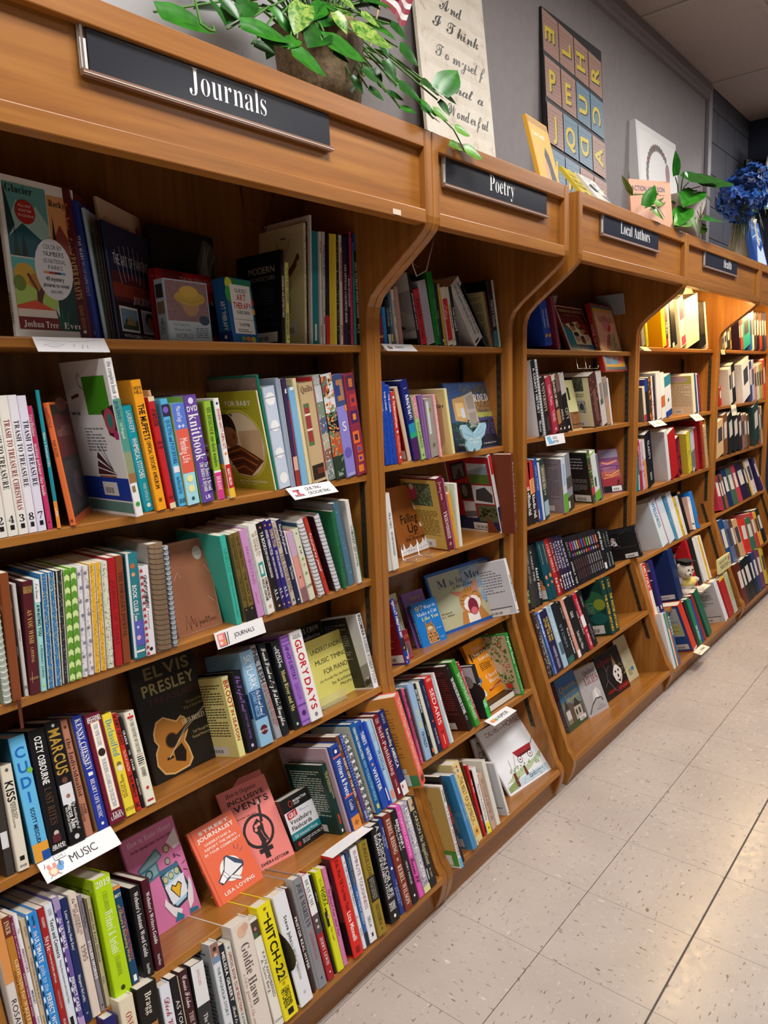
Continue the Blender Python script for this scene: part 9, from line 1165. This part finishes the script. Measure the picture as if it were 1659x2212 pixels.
# second pothos in white pot
t=tag(empty('pothos_plant',(2.02,.1,ZD)),'small pothos in white pot with brown twig motif past the peach book','plant'); t.location=(0,0,0)
PC=(2.05,.06,ZD); pot(t,[(.07,0),(.09,.01),(.1,.1),(.115,.19),(.118,.2),(.108,.2),(.1,.17)],PC,mat('c8c0b8',.35))
for k in range(7):
    a=-2.1+.14*k; mesh('twig_motif',*tube([(PC[0]+.104*math.cos(-1.75),PC[1]+.104*math.sin(-1.75),ZD+.09),(PC[0]+.114*math.cos(a),PC[1]+.114*math.sin(a),ZD+.12+.02*(k%3))],.0015,4),mat('5a3a28',.6),t)
for (a,b_,c,d,y,m) in LEAVES2:
    leaf(t,(a,y,b_),(c,y-.015,d),(-.5,-.45,.75) if m<2 else (-.4,-.75,.5),.46,m,.05); q=Vector((PC[0],PC[1],ZD+.17)); p=Vector((a,y,b_)); mesh('stem',*tube([q,(q+p)/2+Vector((0,0,.03)),p],.0025,5),stemm,t,smooth=True)
# blue hydrangeas in a pale vase
t=tag(empty('flower_vase',(3.2,.06,ZD)),'blue artificial hydrangeas with drooping grass in a pale vase','flowers'); t.location=(0,0,0)
pot(t,[(.06,0),(.08,.02),(.085,.15),(.06,.25),(.065,.28),(.055,.28)],(3.3,.1,ZD),mat('c8c0a8',.4))
bm=[mat(c,.5) for c in ('10306c','1c4c9c','2c68b4','0c2450')]
for cx,cy,cz,rr in ((3.04,.05,2.46,.13),(3.28,.06,2.56,.125)):
    mb=MB()
    for i in range(230):
        u=R.uniform(-1,1); a=R.uniform(0,6.283); v=Vector((math.sqrt(1-u*u)*math.cos(a),math.sqrt(1-u*u)*math.sin(a),u)); c=Vector((cx,cy,cz))+v*rr*R.uniform(.85,1.05); s=v.orthogonal().normalized(); k=v.cross(s); ro=R.uniform(0,1.57)
        s,k=s*math.cos(ro)+k*math.sin(ro),k*math.cos(ro)-s*math.sin(ro); V=[tuple(c-v*.006)];F=[]
        for q in range(4):
            d1=s*math.cos(q*1.571)+k*math.sin(q*1.571); d2=s*math.cos(q*1.571+.8)+k*math.sin(q*1.571+.8); d0=s*math.cos(q*1.571-.8)+k*math.sin(q*1.571-.8); b0=len(V); V+=[tuple(c+d0*.014),tuple(c+d1*.026+v*.004),tuple(c+d2*.014)]; F.append((0,b0,b0+1,b0+2))
        mb.add(V,F,bm[i%4])
    mb.build('flower_head',t); mesh('stem',*tube([(3.3,.1,ZD+.25),(cx,cy,cz-.08)],.004,6),mat('24401c'),t)
mb=MB()
for i in range(60):
    a=R.uniform(-1.2,4.2); L=R.uniform(.2,.42); p=Vector((3.26,.08,ZD+.27)); d=Vector((-abs(math.cos(a))*.9+.15,math.sin(a)*.25-.1,0)); pts=[p,p+d*L*.35+Vector((0,0,.08)),p+d*L*.7+Vector((0,0,.02)),p+d*L+Vector((0,0,-.16*R.random()-.04))]; pts=[(q.x,q.y,max(q.z,ZD+.004)) for q in pts]; mb.add(*tube(pts,[.0025,.002,.0015,.0006],4),mat('2c4420' if i%3 else '5c7038',.5))
mb.build('grass_blades',t)['kind']='stuff'
for a,b_,c,d in ((3.34,2.5,3.46,2.42),(3.36,2.46,3.5,2.5),(3.2,2.42,3.12,2.36)): leaf(t,(a,.03,b_),(c,.01,d),(-.4,-.8,.4),.5,0,.1)
# blue hardback on the far top
t,P,f=quad_board('book','blue and white hardback leaning beside the hydrangeas','book',(3.17,-.012,ZD),(.25,.0,0),(-.03,.06,.27),.03,mat('1c4c9c',.3)); art(P,'r .05 .55 .95 .95 2060b8;p c8d8e8 .1,.1 .4,.5 .6,.35 .9,.5 .95,.1;T .1 .9 .8 .08 S e0e8f4 VAUGHAN;l e8f0f8 .02 .1,.6 .5,.7 .9,.62'); P.build(t,'cover_print','cover_lettering')
# round mirror and dark frame on the far wall
t=tag(empty('round_mirror',(4.4,.02,2.87)),'round white-rimmed mirror hanging at the right edge','mirror'); mm=mat('d8dce0',.03,1)
pts=[(.24*math.cos(6.283*k/40),-.0,.24*math.sin(6.283*k/40)) for k in range(40)]; q=Euler((0,0,-.95)).to_matrix()
mesh('rim',*tube([q@Vector(p) for p in pts],.016,8,True),mat('e4e4e6',.4),t,smooth=True)
mesh('glass',[tuple(q@Vector((p[0]*.97,.0,p[2]*.97))) for p in pts]+[tuple(q@Vector((p[0]*.97,.006,p[2]*.97))) for p in pts],[tuple(range(40)),tuple(range(79,39,-1))],mm,t)
m=MB(); m.box(-.02,.0,-.24,.02,.05,-.77,m=mat('c8c8ca')) if 0 else m.add(*tube([q@Vector((0,.02,-.25)),q@Vector((0,.03,-.76))],.012,8),mat('c8c8ca')); m.build('stand',t)
t,P,f=quad_board('dark_frame','dark picture frame in the far corner behind the blue flowers','picture',(4.3,.36,ZD+.55),(.28,-.25,0),(0,0,.32),.03,mat('0e1018',.4)); art(P,'r .1 .1 .9 .9 1c2434'); P.build(t,'face_print')
# ------------------------------------------------------------ small things on the shelves
# butterfly ornament
t=tag(empty('butterfly_ornament',(.49,.185,1.286)),'pale blue butterfly plaque before the garden picture book','ornament')
half=[(0,.012),(.012,.0),(.034,-.0+.004),(.046,.02),(.042,.038),(.062,.05),(.076,.078),(.07,.09),(.048,.09),(.02,.07),(0,.058)]
poly=half+[(-a,b_) for a,b_ in half[::-1][1:-1]]
V,F=prism(poly,-.004,.004,'y'); V=[(a,b_+c*.0,c) for a,b_,c in V]; mesh('wings',V,F,mat('9cc4d4',.4),t)
P=Print(.15,.09,lambda u,v,d:(u-.075,-.004-d,v)); art(P,'l d8ecf4 .02 .5,.2 .5,.7;l 7aa8bc .015 .5,.6 .2,.9;l 7aa8bc .015 .5,.6 .8,.9;l 7aa8bc .012 .5,.5 .12,.7;l 7aa8bc .012 .5,.5 .88,.7;T .3 .72 .42 .08 R f0f4f4 BEST MOM;T .32 .68 .28 .08 R f0f4f4 EVER') ; P.build(t,'wing_print','lettering')
# plush bear
fur=mat('cfc0b0',.95); t=tag(empty('plush_bear',(2.5,.13,.315)),'cream plush bear in yellow shirt and black cap between books','toy'); t.scale=(1.05,1.05,1.05)
mb=MB()
for c,r_,s in (((0,0,.05),.055,(1,.9,1)),((-.03,-.03,.135),.045,(1,.95,.95)),((-.062,-.02,.16),.014,(1,.6,1)),((.0,-.02,.168),.014,(1,.6,1)),((-.045,-.068,.125),.018,(1,.8,.8)),((.05,-.04,.02),.026,(1.5,1,.9)),((-.045,-.05,.02),.026,(1,1.4,.9)),((.045,-.02,.075),.02,(1.4,.9,.8)),((-.055,-.02,.08),.02,(1,.9,1.2))): mb.add(*ball(c,r_,s,12),fur)
mb.build('body',t,smooth=True); mb=MB(); mb.add(*ball((0,-.002,.068),.057,(1,.92,.55),14),mat('e8d070',.8)); mb.build('shirt',t,smooth=True)
mb=MB(); mb.add(*ball((-.03,-.03,.172),.032,(1,1,.5),12),mat('15151a',.7)); mb.add(*[[(a-.03,b_-.03,c+.186) for a,b_,c in box(-.036,-.036,0,.036,.036,.004)[0]],BF],mat('15151a',.7)); mb.build('cap',t)
mb=MB(); 
for c in ((-.048,-.074,.148),(-.022,-.074,.148),(-.047,-.084,.128)): mb.add(*ball(c,.005,(1,1,1),8),mat('18120e',.3))
mb.build('face',t); t.rotation_euler=(0,0,-.5)
# best mom plaque
t,P,f=quad_board('mom_plaque','cream BEST MOM plaque with heart on the fifth Health shelf','sign',(2.86,.05,.352),(.24,.0,0),(0,.01,.085),.012,mat('d8d090',.5)); art(P,'T .06 .5 .62 .2 S 5a2c34 BEST;T .12 .75 .22 .3 S 6a2c44 MOM;T .78 .95 .3 .1 R 3a5038 EVER;e .82 .74 .06 .12 c86878;e .88 .74 .06 .12 c86878;p c86878 .765,.72 .935,.72 .85,.48;e .95 .92 .04 .07 4a8050;e .6 .78 .04 .1 4a8050'); P.build(t,'face_print','lettering')
# portrait cut-out on the lit shelf
t=tag(empty('portrait_cutout',(2.86,.3,1.66)),'black and white cardboard head cutout behind the lit health books','picture')
V,F=prism([(-.16,.0),(.12,.0),(.14,.12),(.22,.18),(.15,.2),(.18,.28),(.1,.36),(-.1,.36),(-.2,.3)],.0,.006,'y'); mesh('silhouette',V,F,mat('141312',.6),t)
V,F=prism([(.0,.16),(.12,.14),(.16,.22),(.15,.27),(.19,.31),(.14,.345),(.06,.355),(.0,.3),(.03,.24)],-.003,-.0005,'y'); mesh('face',V,F,mat('ece4d0',.6),t)
P=Print(.3,.36,lambda u,v,d:(u-.1,-.004-d,v)); art(P,'e .68 .78 .03 .02 181818;e .78 .78 .02 .02 181818;e .74 .62 .06 .08 c89878;l 181818 .01 .66,.55 .76,.54'); P.build(t,'ink_print')
# loose paper sheets on the top local shelf
for i,(p0,ux,uy,lb) in enumerate((((.96,.33,1.625),(.2,.0,0),(0,.02,.24),'loose pale sheet standing at the back of the top local shelf'),((1.02,.31,1.64),(.24,.0,.02),(.06,-.01,.19),'curled grey sheet slumped before the standing sheet'))):
    t,P,f=quad_board('paper_sheet',lb,'paper',p0,ux,uy,.001,mat('8a7f7c',.7)); art(P,'X .1 .5 .9 .9 8 6a605c'); P.build(t,'face_print')
# dark book lying flat under the survival guide
_,y0,z0=0,YF['P'][4],ZS['P'][4]; c_,s_=math.cos(TH),math.sin(TH)
o=mesh('book',*box(0,0,0,.17,.13,.024),mat('2e2018',.4)); o.location=(.455,y0+.022*c_,z0-.022*s_+.0005); o.rotation_euler=(-TH,0,.0); tag(o,'dark brown book lying flat beneath the orange survival guide','book'); mesh('page_block',*box(.004,-.0015,.003,.166,.004,.021),paper,o)
# wire easels
wire=mat('c8c8c8',.25,.9)
for lb,x,y,z in (('small white wire easel under the brown children poetry book',.2,.215,.976),('white wire easel holding the hanging wine guide',1.32,.17,1.545)):
    t=tag(empty('wire_easel',(x,y,z)),lb,'stand')
    for s in (-.04,.04): mesh('hook',*tube([(s,.03,.05),(s,.02,.004),(s,-.01,.002),(s,-.03,.0025),(s,-.032,.014)],.0016,6),wire,t,smooth=True)
    mesh('crossbar',*tube([(-.04,.02,.004),(.04,.02,.004)],.0016,6),wire,t)
# acrylic stand for the piano pamphlet
y0,z0=YF['J'][3],ZS['J'][3]; o=empty('acrylic_stand',(-.24,y0+.045*c_,z0-.045*s_)); tag(o,'clear acrylic stand lip below the yellow piano pamphlet','stand'); o.rotation_euler=(-TH,0,0)
mesh('base',*box(-.06,-.008,.0005,.1,.05,.003),acr,o); mesh('front_lip',*box(-.06,-.008,.003,.1,-.0055,.03),acr,o)
# cords under the canopies
for lb,pts,c in (('white cord loop dangling under the Poetry canopy',[(.03,.05,1.9),(.04,.07,1.82),(.07,.08,1.795),(.1,.07,1.81),(.115,.05,1.9)],'9a8478'),('red cord loops under the Poetry canopy',[(.12,.2,1.93),(.16,.2,1.87),(.24,.2,1.85),(.3,.2,1.9),(.33,.2,1.95)],'6a1c18'),('red cord loop high inside the Journals canopy',[(-.33,.3,2.0),(-.32,.3,1.92),(-.26,.3,1.9),(-.22,.3,2.0)],'4a1414')):
    tag(mesh('cord',*tube(pts,.002,6),mat(c,.5),smooth=True),lb,'cord')
